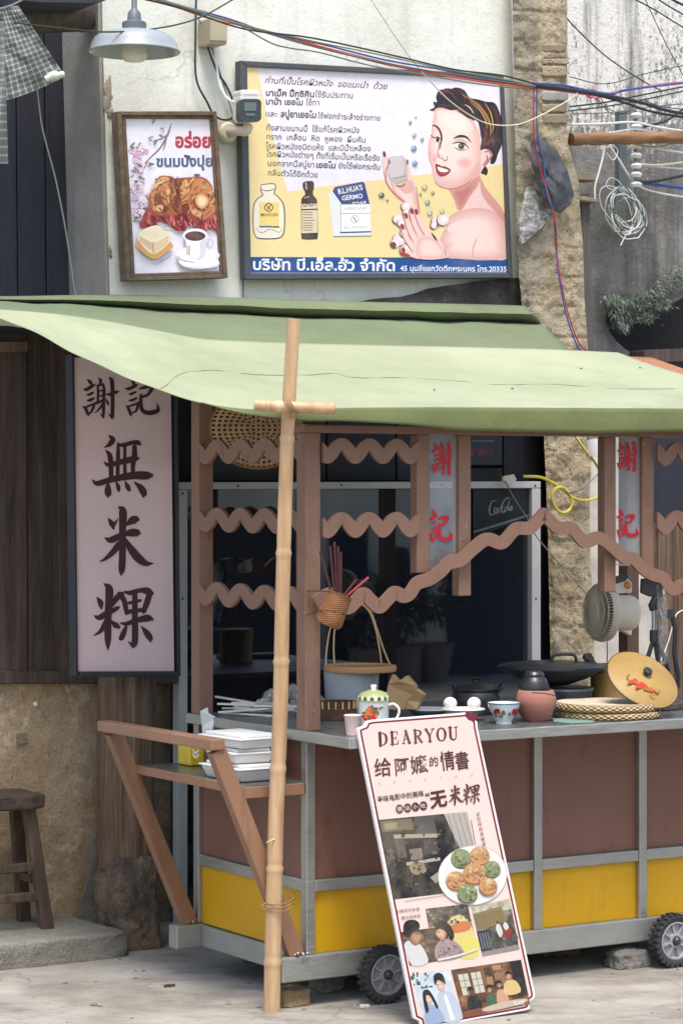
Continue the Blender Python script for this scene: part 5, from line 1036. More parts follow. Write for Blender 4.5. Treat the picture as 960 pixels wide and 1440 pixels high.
b = MB(); b.grid(lambda a_, c: C(1.70+.27*a_, -.1+.92*c, 1.824+.245*c), 20, 20); tag(b.build('woven_mat', m_mat(), solid=.006), 'orange woven bamboo mat showing under the right edge of the awning', 'mat')

# ================================================================ bamboo prop
def m_bamboo():
    n = NT('bamboo'); f = n.noise(3, 5, .6, n.coord((10, 10, .8))); k = n.ramp(f, [(.3, lin(170, 136, 98)), (.55, lin(198, 164, 126)), (.75, lin(214, 186, 150))])
    d = n.noise(4, 4, .6); k = n.mix(n.math('MULTIPLY', n.ramp(d, [(.5, 0.), (.75, 1.)]), .35), k, lin(150, 110, 74)); n.color(k); n.rough(.42); n.bump(f, .08, .003); return n.m
M['bamboo'] = m_bamboo(); M['bamboo_cut'] = plain('bamboo_cut_end', lin(208, 176, 132), .7, var=.3, vs=60); M['twine'] = plain('jute_twine', lin(150, 118, 82), .8, var=.2)
bp = thing('bamboo_prop', P(382, 1422, 7.745), 'tall jointed bamboo pole with a short crossbar propping up the awning', 'bamboo pole')
pts = [(382,1422,7.745),(385,1275,7.712),(388,1150,7.69),(394,1000,7.655),(397,850,7.62),(401,700,7.585),(405,590,7.55),(413,449,7.515)]
q = smooth_path([P(*p) for p in pts], 30); nodes = [1352, 1222, 1080, 930, 777, 617]; rs = []
for i, p in enumerate(q):
    v = HOR-FPX*(p.z-EYE)/p.y; k = i/(len(q)-1); r = .0258*(1-k)+.0195*k
    for nv in nodes:
        d = (v-nv); r += .0028*math.exp(-(d/3.2)**2)-.0016*math.exp(-((d+7)/3)**2)
    rs.append(r)
b = MB(); b.tube(q, rs, 20); b.build('pole', M['bamboo'], bp, sharp=70)
e = q[-1]; dd = (q[-1]-q[-3]).normalized(); b = MB(); b.lathe(e+dd*.0006, [(.0185, 0), (.0125, .0004), (.012, -.012), (.0001, -.013)], 20, ax=dd); b.build('cut_end', M['bamboo_cut'], bp)
cy = 7.505; q2 = smooth_path([P(358,569,cy), P(385,571,cy), P(430,573,cy), P(469,574,cy+.03)], 12); b = MB(); b.tube(q2, [.0172+.0022*math.exp(-((i-9)/1.2)**2)+.002*math.exp(-((i-30)/1.2)**2) for i in range(len(q2))], 16); b.build('crossbar', M['bamboo'], bp, sharp=70)
for p, d in ((q2[0], q2[0]-q2[1]), (q2[-1], q2[-1]-q2[-2])):
    b = MB(); d.normalize(); b.lathe(p+d*.0006, [(.0168, 0), (.0125, .0005), (.012, -.012), (.0001, -.013)], 16, ax=d); b.build('cut_end', M['bamboo_cut'], bp)
b = MB()
for k in range(3):
    x0 = 404+4*k; c1 = P(x0-4, 566, cy-.012); b.tube(smooth_path([P(x0-6, 561, cy-.002), P(x0-3, 566, cy-.021), P(x0+2, 574, cy-.023), P(x0+6, 582, cy-.008), P(x0+4, 588, 7.55-.02)], 6), .0016, 6)
b.build('lashing', M['twine'], bp)
b = MB()
for k in range(3):
    vv = 1266+5*k; b.tube(smooth_path([P(372, vv+4, 7.70), P(385, vv+6, 7.683), P(398, vv+5, 7.69), P(409, vv, 7.72), P(412, vv-5, 7.75), P(404, vv-9, 7.79), P(385, vv-2, 7.76)], 6), .0016, 6)
b.tube(smooth_path([P(374, 1270, 7.69), P(368, 1274, 7.685), P(371, 1279, 7.685), P(378, 1276, 7.683)], 5), .0022, 6)
b.build('lashing', M['twine'], bp)
b = MB(); b.tube([P(386, 1180, 7.672), P(379, 1183, 7.66), P(374, 1185, 7.655)], [.003, .0025, .0008], 6); b.build('splinter', M['bamboo_cut'], bp)
# ================================================================ standing sign board
BL, BR = C(.104, -.405, .004), C(.523, -.42, .004); TL = WP(-.285)(505, 1020); TR = WP(-.285)(665, 1005)
SB = Plane(BL, (BR-BL).cross(TL-BL)); sn = SB.n
ob = thing('leaning_sign', (BL+BR)/2, 'pink and maroon standing sign with food photographs leaning on the cart front', 'sign')
M['board_pink'] = plain('pink_print', lin(216, 193, 185), .4, var=.05); M['board_edge'] = plain('white_board_edge', lin(232, 222, 222), .5, var=.05); M['board_rim'] = plain('maroon_rim', lin(112, 34, 46), .4, var=.1)
O = [(503,1030),(503,1024),(513,1020),(516,1014),(524,1012),(648,1002.5),(656,1001.5),(660,1006),(667,1009),(671,1016),(671,1022),(752,1398),(751,1404),(744,1409),(745,1418),(738,1421),(600,1446),(592,1444),(590,1436),(582,1432)]
def ins(pts, k):
    cx = sum(p[0] for p in pts)/len(pts); cy = sum(p[1] for p in pts)/len(pts); out = []
    n = len(pts)
    for i in range(n):
        a_, b_, c_ = Vector(pts[i-1]), Vector(pts[i]), Vector(pts[(i+1) % n]); d1 = (b_-a_).normalized(); d2 = (c_-b_).normalized(); nn = Vector((-(d1.y+d2.y), d1.x+d2.x)); nn = nn.normalized()/max(.5, (1+d1.dot(d2))/2)**.5
        out.append((b_.x+nn.x*k, b_.y+nn.y*k))
    return out
b = MB(); b.prism([SB(*p) for p in O], -sn*.014); b.build('board', M['board_edge'], ob, bevel=.0015)
b = MB(); b.poly([SB(*p, .0006) for p in ins(O, 3.0)]); b.build('rim_print', M['board_rim'], ob)
b = MB(); b.poly([SB(*p, .0012) for p in ins(O, 5.6)]); prn = b.build('print', M['board_pink'], ob)
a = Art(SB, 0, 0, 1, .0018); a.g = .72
MR = (92, 36, 40)
# serif capitals: strokes (x0,y0,x1,y1,w) in a 0..1 box
SER = {'D': [((.18,0),(.18,1),.25),((.0,.03),(.4,.03),.05),((.0,.97),(.4,.97),.05)], 'E': [((.22,0),(.22,1),.2),((0,.03),(.8,.03),.055),((0,.97),(.85,.97),.055),((.3,.5),(.62,.5),.05),((.8,.02),(.8,.25),.06),((.86,.75),(.84,.98),.06),((.62,.4),(.62,.62),.05)],
 'A': [((.47,.02),(.14,.98),.07),((.45,.0),(.82,.98),.2),((.25,.64),(.64,.64),.05),((0,.97),(.3,.97),.05),((.62,.97),(1.0,.97),.05)], 'R': [((.2,0),(.2,1),.2),((0,.03),(.4,.03),.05),((0,.97),(.4,.97),.05),((.48,.5),(.86,.98),.18),((.78,.97),(1.0,.97),.05)],
 'Y': [((.1,.0),(.5,.55),.19),((.9,0),(.52,.55),.07),((.5,.5),(.5,1),.19),((-.05,.03),(.32,.03),.05),((.7,.03),(1.05,.03),.05),((.3,.97),(.72,.97),.05)], 'O': [], 'U': [((.2,0),(.2,.66),.19),((.84,0),(.84,.66),.07),((0,.03),(.42,.03),.05),((.68,.03),(1.02,.03),.05)]}
ARC = {'D': [(.2,.03,.05),(.5,.04,.07),(.8,.22,.16),(.88,.5,.22),(.8,.78,.16),(.5,.96,.07),(.2,.97,.05)], 'R': [(.2,.03,.05),(.55,.04,.07),(.78,.16,.16),(.78,.34,.16),(.55,.47,.07),(.2,.5,.05)], 'O': [(.5,.01,.07),(.2,.12,.13),(.06,.5,.2),(.2,.88,.13),(.5,.99,.07),(.8,.88,.13),(.94,.5,.2),(.8,.12,.13),(.5,.01,.07)], 'U': [(.2,.6,.19),(.24,.84,.17),(.5,.99,.09),(.76,.88,.07),(.84,.6,.07)]}
for i, ch in enumerate("DEARYOU"):
    x0 = 531.5+16.4*i; y0 = 1030.5-1.35*i*.98+.2; w_, h_ = 12.6, 18.2
    f = lambda x, y: (x0+x*w_+y*1.0, y0+y*h_-x*1.1)
    for p, q_, wd in SER[ch]: a.line([(*f(*p), (wd*1.25+.02)*w_), (*f(*q_), (wd*1.25+.02)*w_)], MR)
    if ch in ARC: a.line([(*f(x, y), (wd*1.25+.02)*w_) for x, y, wd in ARC[ch]], MR)
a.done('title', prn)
for s_, p0, p1, h in (("给", (527,1091),(551,1088),28),("阿", (556,1089),(576,1087),27),("嬷", (578,1087),(602,1083),27),("的", (604,1077),(616,1076),15),("情", (620,1082),(640,1079),29),("书".replace("书", "書"), (641,1081),(660,1078),27)): a.text(s_, p0, p1, h, (84, 30, 30), .012, .03, .1)
for i, ch in enumerate('DEARYOU'): a.text(ch, (532+21.6*i, 1103.5-2*i), (534.4+21.6*i, 1103.3-2*i), 4, (160, 126, 126))
a.text("寻味电影中的美味", (531,1128),(596,1119), 9.5, (60, 40, 44), .012)
for i, ch in enumerate("潮汕小吃"):
    c = (561.5+11.2*i, 1137.6-1.5*i); a.ell(c, 5.4, 6.4, (86, 44, 48)); a.text(ch, (c[0]-3.3, c[1]+3), (c[0]+3.3, c[1]+2.2), 7, (238, 214, 206), .01)
a.text("“", (599,1127),(605,1126), 16, MR, .03); a.text("”", (669,1119),(675,1118), 16, MR, .03)
for g, bx, px in ((None, None, (606, 1136)), ('rice', (228,72,670,632), (630,1105,652,1134)), ('kueh', (180,695,660,1236), (650,1103,674,1133))):
    if g is None: a.text("无", (605,1135),(629,1131), 26, MR, .03, .05, .1); continue
    fx, fy, k = fit(bx, px)
    for st in GL2[g]: a.line([(fx(x)+.0, fy(y)-.09*(fx(x)-px[0]), w_*k*1.0) for x, y, w_ in st], MR)
for i, ch in enumerate("记忆中的老味道"): a.text(ch, (669.5+1.35*i, 1147.5+7*i), (674.5+1.35*i, 1147+7*i), 6.2, (110, 80, 84), .005)
a.line([(662,1153),(668,1187)], (110, 90, 90), .8); a.done('lettering', prn); a.z = .0018
# photographs printed on it
def Q(c00, c10, c11, c01):
    c00, c10, c11, c01 = map(Vector, (c00, c10, c11, c01))
    def f(x, y): p = c00.lerp(c10, x).lerp(c01.lerp(c11, x), y); return (p.x, p.y)
    return f
def rect(f, x0, y0, x1, y1, c): a.poly([f(x0, y0), f(x1, y0), f(x1, y1), f(x0, y1)], c, False)
def pol(f, pts, c, sm=True): a.poly([f(*p) for p in pts], c, sm, 3)
def ln(f, pts, c, wd): a.line([(*f(*p), wd) for p in pts], c)
rr = random.Random(12)
f = Q((531,1152),(656,1141.5),(664,1252),(553,1265)); f = Q((531,1153),(656.5,1141.5),(678,1250),(553,1265))
a.mosaic(f, [(18,18,22),(26,25,28),(40,38,40),(56,52,52),(110,102,92)], 5, 40, 40, 3, .6); rect(f, .02, .02, .38, .16, (112, 104, 84)); rect(f, .06, .05, .2, .13, (150, 144, 112)); rect(f, .4, 0, .62, .28, (92, 88, 86)); pol(f, [(.74,0),(1,0),(1,.6),(.86,.52),(.8,.3)], (186, 180, 172), False)
for x in (.78, .84, .9, .96): ln(f, [(x, .02), (x+.03, .42)], (140, 134, 130), 1.2)
pol(f, [(.14,.2),(.62,.24),(.62,.29),(.14,.25)], (176, 166, 146), False); rect(f, .14, .27, .24, .5, (92, 84, 80)); rect(f, .28, .4, .42, .54, (142, 128, 116)); pol(f, [(.22,.56),(.6,.54),(.6,.58),(.22,.6)], (188, 178, 160), False); pol(f, [(.25,.6),(.4,.58),(.42,.7),(.28,.72)], (158, 142, 112)); rect(f, .45, .3, .6, .5, (78, 72, 72))
pol(f, [(.45,.78),(.72,.62),(.76,.7),(.5,.86)], (164, 158, 150), False); pol(f, [(.55,.9),(.66,.84),(.7,.92),(.6,.98)], (148, 142, 136))
for i in range(70): x, y = rr.random()*.7, .1+rr.random()*.85; pol(f, [(x,y),(x+.06*rr.random(),y),(x+.05*rr.random(),y+.05*rr.random()),(x,y+.04)], rr.choice([(70,66,66),(28,28,32),(98,92,86),(52,50,52),(120,112,98)]), False)
ln(f, [(.12,1.04),(.66,1.02)], (120, 96, 92), .7)
# plate of dumplings
a.z = .0045
pc_ = (664, 1231)
for rx, ry, c in ((49, 42, (206, 196, 188)), (48, 41, (246, 244, 240)), (40, 34, (232, 228, 222)), (38, 32.5, (244, 240, 234))): a.ell(pc_, rx, ry, c, -8, 32)
def dump(cx, cy, r, base, hi, dk_):
    a.ell((cx, cy+1.5), r, r*.95, dk_, 0, 16); a.ell((cx, cy), r*.97, r*.9, base, 0, 16)
    for i in range(34):
        g_ = rr.random()*6.28; q_ = r*.82*rr.random()**.6; k_ = rr.random(); y_ = q_*math.sin(g_)*.92
        t_ = min(1, max(0, .5-y_/r*.55+rr.gauss(0, .25))); c_ = tuple(int((d_+(h_-d_)*t_)/16)*16 for h_, d_ in zip(hi, dk_)); a.ell((cx+q_*math.cos(g_), cy+y_), r*(.08+.16*k_), r*(.05+.09*k_), c_, rr.random()*180, 7)
OR = ((214,160,108),(240,208,164),(164,104,62)); GN = ((140,152,106),(192,200,160),(92,104,70))
for cx, cy, r, k in ((648,1207,13,GN),(674,1203,12.5,OR),(691,1222,11,GN),(641,1238,12.5,OR),(666,1228,14,OR),(657,1256,12.5,GN),(686,1246,11.5,OR)): dump(cx, cy, r*1.14, *k)
# couple at table
a.z = .0018
f = Q((556,1282),(657,1270),(673,1342),(576,1358)); f0 = Q((598,1278),(657,1271),(673,1343),(610,1352))
a.mosaic(f0, [(110,100,80),(150,138,104),(190,176,124),(214,202,150)], 4, 16, 20, 5, .6); a.mosaic(f0, [(60,56,54),(96,92,84),(140,132,116)], 6, 16, 10, 6, .8, 0, 0, 1, .35); pol(f0, [(.45,.3),(.9,.25),(1,1),(.5,.95)], (226, 212, 142)); pol(f0, [(.5,.38),(.9,.32),(.92,.5),(.5,.52)], (216, 130, 84)); pol(f0, [(.5,.7),(1,.62),(1,.98),(.5,.95)], (232, 220, 118))
for i in range(26): x, y = rr.random(), rr.random()*.35; pol(f0, [(x,y),(x+.1*rr.random(),y),(x+.06,y+.05),(x,y+.04)], rr.choice([(70,66,62),(132,124,108),(170,162,146)]), False)
a.mosaic(f, [(34,26,28),(60,46,44),(98,76,66),(140,118,100)], 6, 24, 24, 7, .8, 0, .38, .62, 1)
for i in range(18): x, y = .05+rr.random()*.5, .45+rr.random()*.4; pol(f, [(x,y),(x+.06,y),(x+.05,y+.06),(x,y+.05)], rr.choice([(110,84,72),(44,34,34),(140,120,104)]), False)
SKN = (196, 150, 122)
pol(f, [(.0,.62),(.1,.55),(.2,.62),(.26,.78),(.26,1),(.03,1)], (222, 220, 222)); a.soft([f(*p) for p in [(.08,.46),(.2,.4),(.27,.44),(.29,.5),(.27,.54),(.24,.6),(.16,.66),(.1,.6)]], (110,74,58), (190,142,112), f(.22,.5), 3); ln(f, [(.2,.45),(.25,.46)], (40,30,30), .8); ln(f, [(.22,.57),(.26,.56)], (120,50,48), .8); pol(f, [(.03,.42),(.08,.22),(.2,.18),(.28,.26),(.25,.38),(.16,.4),(.1,.5)], (32, 28, 30))
pol(f, [(.4,.78),(.52,.62),(.66,.64),(.76,.78),(.78,.98),(.42,1)], (172, 150, 150)); a.dabs([f(*p) for p in [(.42,.8),(.52,.66),(.66,.66),(.76,.8),(.76,.96),(.44,.97)]], ((196,176,172),(140,118,122),(184,160,156),(120,100,106)), 60, 2.2, .5, None, 4); a.soft([f(*p) for p in [(.47,.46),(.56,.4),(.62,.46),(.6,.58),(.54,.64),(.48,.56)]], (176,126,100), (224,184,156), f(.52,.5), 3); ln(f, [(.49,.48),(.53,.47)], (40,30,30), .8); ln(f, [(.49,.57),(.53,.57)], (160,60,60), .9); pol(f, [(.48,.36),(.56,.28),(.68,.34),(.72,.56),(.66,.66),(.62,.5),(.56,.42)], (38, 30, 32)); ln(f, [(.42,.98),(.7,.96),(.98,.9)], (232, 226, 214), 3)
a.text("在梅花开处里", (557,1284),(590,1280), 5, (70, 50, 56)); a.text("遇见老味道", (564,1293),(591,1289.5), 5, (70, 50, 56))
# street with a tricycle
a.z = .0018
f = Q((662,1276),(716,1264),(730,1335),(678,1345)); a.mosaic(f, [(40,40,44),(72,70,66),(120,114,104),(170,164,150)], 5, 22, 22, 8, .8); a.mosaic(f, [(150,144,120),(196,190,164),(226,220,196)], 6, 20, 6, 9, .8, 0, 0, 1, .2); pol(f, [(0,.14),(.75,.1),(.86,.4),(0,.5)], (146, 128, 92), False)
for i in range(9): ln(f, [(.06+.08*i, .18), (.08+.08*i, .44)], (110, 94, 66), .9)
rect(f, .0, .5, .3, .9, (44, 46, 54)); 
for i in range(4): rect(f, .04+.07*i, .54, .08+.07*i, .86, (120, 124, 130))
pol(f, [(.5,.5),(.6,.42),(.66,.6),(.56,.7)], (222, 220, 214)); a.ell(f(.58,.4), 1.8, 2.2, (50, 40, 38)); pol(f, [(.66,.6),(.8,.5),(.9,.62),(.86,.76),(.7,.74)], (150, 62, 56)); pol(f, [(.7,.48),(.78,.42),(.84,.54),(.74,.58)], (226, 220, 212))
for x, y in ((.42,.82),(.8,.82),(.92,.76)):
    a.ell(f(x, y), 5.4, 6, (34, 34, 36)); a.ell(f(x, y), 4.5, 5.1, (98, 94, 88)); a.ell(f(x, y), 1, 1.1, (30, 30, 30))
pol(f, [(0,.92),(1,.9),(1,1),(0,1)], (150, 146, 138), False)
# two portraits
a.z = .0018
f = Q((577,1369),(623,1362),(651,1432),(601,1440)); f = Q((578,1370),(630,1363),(650,1432),(598,1441)); a.mosaic(f, [(176,200,220),(210,224,234),(236,242,244)], 3, 18, 18, 10, .4)
for i in range(26): x, y = rr.random()*.45, rr.random()*.3; a.ell(f(x, y), 2.4*rr.random()+1, 1.4, rr.choice([(66,96,86),(96,126,112),(50,76,70)]), rr.random()*180, 8)
pol(f, [(.5,.52),(.62,.42),(.8,.42),(.96,.54),(1,1),(.5,1)], (196, 206, 222)); a.soft([f(*p) for p in [(.58,.22),(.66,.18),(.76,.24),(.76,.36),(.68,.44),(.6,.38)]], (196,158,138), (236,208,190), None, 3); ln(f, [(.6,.28),(.64,.275)], (50,40,42), .8); ln(f, [(.68,.27),(.72,.27)], (50,40,42), .8); ln(f, [(.64,.365),(.69,.36)], (170,90,86), .8); pol(f, [(.54,.28),(.56,.1),(.7,.04),(.82,.1),(.82,.28),(.76,.24),(.64,.18)], (36, 36, 42)); pol(f, [(.68,.5),(.76,.48),(.8,1),(.68,1)], (238, 240, 244), False)
pol(f, [(.06,.78),(.2,.66),(.36,.66),(.5,.8),(.5,1),(.05,1)], (160, 176, 208)); a.soft([f(*p) for p in [(.2,.46),(.3,.42),(.36,.5),(.32,.6),(.24,.64),(.19,.56)]], (200,164,146), (238,212,196), None, 3); ln(f, [(.21,.51),(.25,.505)], (50,40,42), .7); ln(f, [(.28,.5),(.32,.495)], (50,40,42), .7); ln(f, [(.24,.58),(.28,.575)], (170,80,80), .8); pol(f, [(.12,.52),(.18,.36),(.32,.34),(.4,.46),(.46,.7),(.4,.72),(.34,.5),(.26,.44),(.2,.5),(.2,.72),(.1,.78)], (40, 38, 46))
# family room
a.z = .0018
f = Q((634,1363),(733,1349),(742,1420),(652,1433)); f = Q((633.5,1364),(732,1349.5),(745,1412),(651,1431)); a.mosaic(f, [(50,32,28),(92,56,42),(132,86,60),(168,120,82)], 6, 34, 28, 11, .8); rect(f, .06, .08, .42, .58, (112, 76, 54))
for x in (.08, .26): 
    rect(f, x, .12, x+.14, .56, (212, 210, 192))
    for y in (.26, .4): ln(f, [(x, y), (x+.14, y)], (112, 76, 54), .8)
    ln(f, [(x+.07, .12), (x+.07, .56)], (112, 76, 54), .8)
rect(f, .45, .05, .54, .22, (58, 42, 36)); rect(f, .46, .26, .55, .44, (168, 132, 92)); rect(f, .58, .04, .7, .14, (176, 140, 98)); rect(f, .84, .0, 1, .8, (44, 40, 44)); rect(f, .58, .2, .82, .5, (152, 112, 80))
for x, y, sh_, hd_, sc_ in ((.2,.5,(44,42,46),(110,78,62),1.05),(.47,.52,(78,108,86),(208,164,138),.95),(.62,.46,(214,166,136),(206,158,130),.85),(.78,.3,(226,196,138),(214,170,142),1.2)):
    pol(f, [(x-.09*sc_,y+.4),(x-.07*sc_,y+.16),(x,y+.1),(x+.08*sc_,y+.16),(x+.1*sc_,y+.4)], sh_); a.soft([(f(x, y+.02)[0]+3.1*sc_*math.cos(t), f(x, y+.02)[1]+4*sc_*math.sin(t)) for t in (i*.63 for i in range(10))], tuple(int(q*.78) for q in hd_), hd_, None, 2); ln(f, [(x-.018,y+.005),(x-.006,y+.005)], (50,36,34), .6); ln(f, [(x+.008,y+.004),(x+.02,y+.004)], (50,36,34), .6); ln(f, [(x-.008,y+.055),(x+.012,y+.054)], (140,60,56), .6); pol(f, [(x-.045,y),(x-.03,y-.09),(x+.03,y-.09),(x+.045,y),(x+.02,y-.03),(x-.02,y-.03)], (34, 30, 32))
pol(f, [(0,.88),(1,.84),(1,1),(0,1)], (132, 84, 62), False); pol(f, [(.3,.9),(.6,.84),(.95,.86),(.9,.95),(.4,.98)], (206, 190, 172)); a.text("无米粿", (722,1414),(738,1411.5), 6, (236, 232, 224), .02)
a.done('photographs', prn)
b = MB(); b.prism([SB(u, v, .002) for u, v in ((654,1002),(660,1000),(664,1006),(670,1004),(671,1010),(666,1015),(658,1012))], -sn*.004); b.build('corner_bow', M['board_rim'], ob)

# ================================================================ things on the counter
ZC = .842; HC = HP(ZC)
def onc(u, v): p = HC(u, v); return p
M['white_enamel'] = plain('white_enamel', lin(226, 230, 228), .22, var=.05, coat=.4); M['black_iron'] = plain('black_iron', lin(36, 38, 42), .42, var=.25, coat=.15); M['wood_lid'] = plain('pale_wood_lid', lin(206, 158, 112), .55, var=.15, stretch=(1, 1, 6)); M['reed'] = plain('pale_reed', lin(214, 188, 138), .6, var=.1)
def m_weave(name, c0, c1, su, sv, b_=.8):
    n = NT(name); s_ = n.new('SeparateXYZ'); n.lk(n.coord((su, sv, 1), 'UV'), s_.inputs[0]); sx = n.math('SINE', n.math('MULTIPLY', s_.outputs['X'], 6.2832)); sy = n.math('SINE', n.math('MULTIPLY', s_.outputs['Y'], 6.2832))
    h = n.math('MULTIPLY', sx, sy); v = n.noise(30, 4); n.color(n.ramp(n.math('ADD', n.math('MULTIPLY', h, .5), n.math('MULTIPLY', v, .8)), [(.0, dk(c0, .6)), (.35, c0), (.8, c1)])); n.rough(.6); n.bump(h, b_, .004); return n.m
# bucket with ring lid and twin cane handles
p0 = onc(494, 1001); k = p0.y/3600
bk = thing('bucket', p0, 'pale grey bucket with wooden ring lid and tall cane handles behind the mug', 'bucket'); zl = EYE+(HOR-944)*k
b = MB(); b.lathe(p0, [(.0001, .002), (36*k, .002), (39*k, zl-ZC), (37*k, zl-ZC), (34*k, .006), (.0001, .006)], 40); b.build('body', plain('grey_bucket', lin(172, 176, 182), .45, var=.06), bk)
lcx = P(506, 939, p0.y-.0); lcx = Vector((lcx.x, p0.y, zl+.0005)); b = MB(); b.lathe(lcx, [(.0001, .0), (50*k, .0), (51*k, .004), (51*k, .018), (49.5*k, .021), (45*k, .021), (44*k, .015), (.0001, .015)], 48); b.build('lid', M['wood_lid'], bk)
b = MB(); y0 = p0.y
for pts in ([(458,936),(459,915),(464,885),(473,862),(490,847),(508,848),(521,860),(530,885),(538,910),(546,930),(550,936)], [(470,934),(469,910),(471,882),(479,862),(492,849),(508,850),(520,862),(528,885),(533,910),(536,932)]):
    b.tube(smooth_path([P(u, v, y0-.02+.0008*(u-458)) for u, v in pts], 5), .0028, 7)
b.build('handle', M['reed'], bk)
# enamel mug
p0 = onc(525, 1032); k = p0.y/3600; mz = EYE+(HOR-986)*k-ZC
mg = thing('enamel_mug', p0, 'white enamel mug with red flower print and olive green lid on the counter', 'mug')
b = MB(); b.lathe(p0, [(.0001, .002), (20*k, .002), (21.5*k, .005), (21.5*k, mz-.003), (22.3*k, mz), (20.6*k, mz), (20.3*k, .006), (.0001, .006)], 40); b.build('body', M['white_enamel'], mg)
def curved(cx, cy, r, pl_u, pts):   # decoration wrapped on a round body
    out = []
    for u, v in pts:
        x = (u-pl_u)*k; x = max(-r*.97, min(r*.97, x)); out.append(Vector((cx+x, cy-math.sqrt(r*r-x*x), EYE+(HOR-v)*k)))
    return out
def decal(b, cx, cy, r, pu, c, ru, rv, m, n=14, rot=0, seed=0):
    ring = [(c[0]+ru*math.cos(t)*(1+.25*math.sin(5*t+seed))*math.cos(rot)-rv*math.sin(t)*math.sin(rot), c[1]+ru*math.cos(t)*math.sin(rot)+rv*math.sin(t)*(1+.2*math.sin(4*t+seed))*math.cos(rot)) for t in (2*math.pi*i/n for i in range(n))]
    v = curved(cx, cy, r, pu, [c]+ring); b.add(v, [(0, 1+i, 1+(i+1) % n) for i in range(n)], m)
b = MB(); rr = random.Random(5); cols = [ink(196, 44, 34), ink(222, 110, 60), ink(84, 104, 56), ink(120, 30, 40), ink(240, 190, 120)]; rm = 21.5*k
for i in range(34): decal(b, p0.x, p0.y, rm+.0004+.00006*i, 525, (512+rr.random()*18, 992+rr.random()*18), rr.uniform(1.5, 4.5), rr.uniform(1.5, 4), rr.choice((0, 0, 1, 1, 3, 2, 4)), seed=i)
decal(b, p0.x, p0.y, rm+.003, 525, (524, 1010), 5, 5.5, 0, seed=2); decal(b, p0.x, p0.y, rm+.0032, 525, (518, 1016), 4, 2, 2, rot=.6); decal(b, p0.x, p0.y, rm+.0032, 525, (535, 994), 4, 1.4, 2, rot=-.3)
b.build('flower_print', cols, mg)
b = MB(); c = p0+UP*(mz+.0005); b.lathe(c, [(20*k, .0), (22.8*k, .0), (22.8*k, 2.2*k)], 40); b.lathe(c, [(23*k, 2*k), (23*k, 6*k), (22*k, 7*k), (22.4*k, 2*k)], 40, 1); b.lathe(c, [(22*k, 7*k), (18*k, 12*k), (8*k, 15.5*k), (4*k, 16*k)], 40, 0)
b.lathe(c, [(4*k, 16*k), (3.4*k, 18*k), (4.6*k, 21*k), (4*k, 23*k), (.0001, 23.4*k)], 16, 2)
n = NT('lid_rim_dashes'); s_ = n.new('SeparateXYZ'); n.lk(n.coord((14, 1, 1), 'UV'), s_.inputs[0]); n.color(n.mix(n.ramp(n.math('FRACT', s_.outputs['X']), [(.5, 0.), (.55, 1.)]), lin(60, 92, 58), lin(214, 216, 196))); n.rough(.3)
b.build('lid', [plain('olive_enamel', lin(158, 164, 116), .3, var=.08, coat=.3), n.m, M['white_enamel']], mg)
b = MB(); yb = p0.y-.004; b.tube(smooth_path([P(545, 992, yb), P(553, 990, yb), P(560, 996, yb), P(560, 1005, yb), P(553, 1016, yb), P(545, 1020, yb)], 6), .0042, 8); b.build('handle', M['white_enamel'], mg)
# paper cup
p0 = onc(495.5, 1034); k = p0.y/3600; b = MB(); b.lathe(p0, [(.0001, .001), (9*k, .001), (11.6*k, 27*k), (12.4*k, 28*k), (11.9*k, 29*k), (11*k, 28*k), (8.6*k, .004), (.0001, .004)], 28); tag(b.build('paper_cup', plain('pink_paper', lin(228, 204, 194), .7, var=.04)), 'small pale pink paper cup at the front left of the counter', 'cup')
# kraft pouches
M['kraft'] = plain('kraft_paper', lin(178, 146, 106), .85, var=.12, vs=12, bump=.2)
for lab, pts, y in (('kraft paper pouch with two peaks standing behind the mug', [(538,998),(541,985),(545,962),(551,948),(560,958),(571,950),(583,964),(586,980),(583,998)], 8.30), ('small kraft paper pouch leaning right of the taller pouch', [(570,998),(572,986),(585,969),(596,977),(590,987),(586,998)], 8.26)):
    q = [P(u, v, y+.012*math.sin(u*.3)) for u, v in pts]; b = MB(); b.prism(q, Vector((.01, .035, 0))); o = b.build('kraft_pouch', M['kraft'], loc=P(pts[0][0], 998, y), bevel=.003); tag(o, lab, 'pouch', 'kraft pouches')
# enamel plate, egg dish with eggs
p0 = onc(602, 1006); k = p0.y/3600; b = MB(); b.lathe(p0, [(.0001, .001), (18*k, .001), (30*k, 8*k), (33*k, 9*k), (33*k, 10*k), (29*k, 9.5*k), (18*k, .004), (.0001, .004)], 40); tag(b.build('plate', M['white_enamel']), 'shallow white enamel plate between the pouches and the eggs', 'plate')
p0 = onc(651, 1013); k = p0.y/3600; b = MB(); b.lathe(p0, [(.0001, .001), (14*k, .001), (15*k, 3*k), (25*k, 12*k), (31*k, 16*k), (30*k, 17*k), (24*k, 14*k), (13*k, 5*k), (.0001, 5*k)], 40); tag(b.build('egg_dish', M['white_enamel']), 'flared white dish holding two eggs in front of the black pot', 'dish')
dz = 12*k
M['egg'] = plain('egg_shell', lin(236, 230, 222), .5, var=.03)
for lab, u, dy in (('white egg on the left of the flared dish', 632.5, -.008), ('white egg on the right of the flared dish', 666, -.008)):
    c = Vector(((u-480)/FPX*(p0.y+dy), p0.y+dy, ZC+15*k+9.2*k)); b = MB(); b.sphere(c, 9.3*k, 12, sq=(1.04, 1, .96)); tag(b.build('egg', M['egg']), lab, 'egg', 'eggs in the dish')
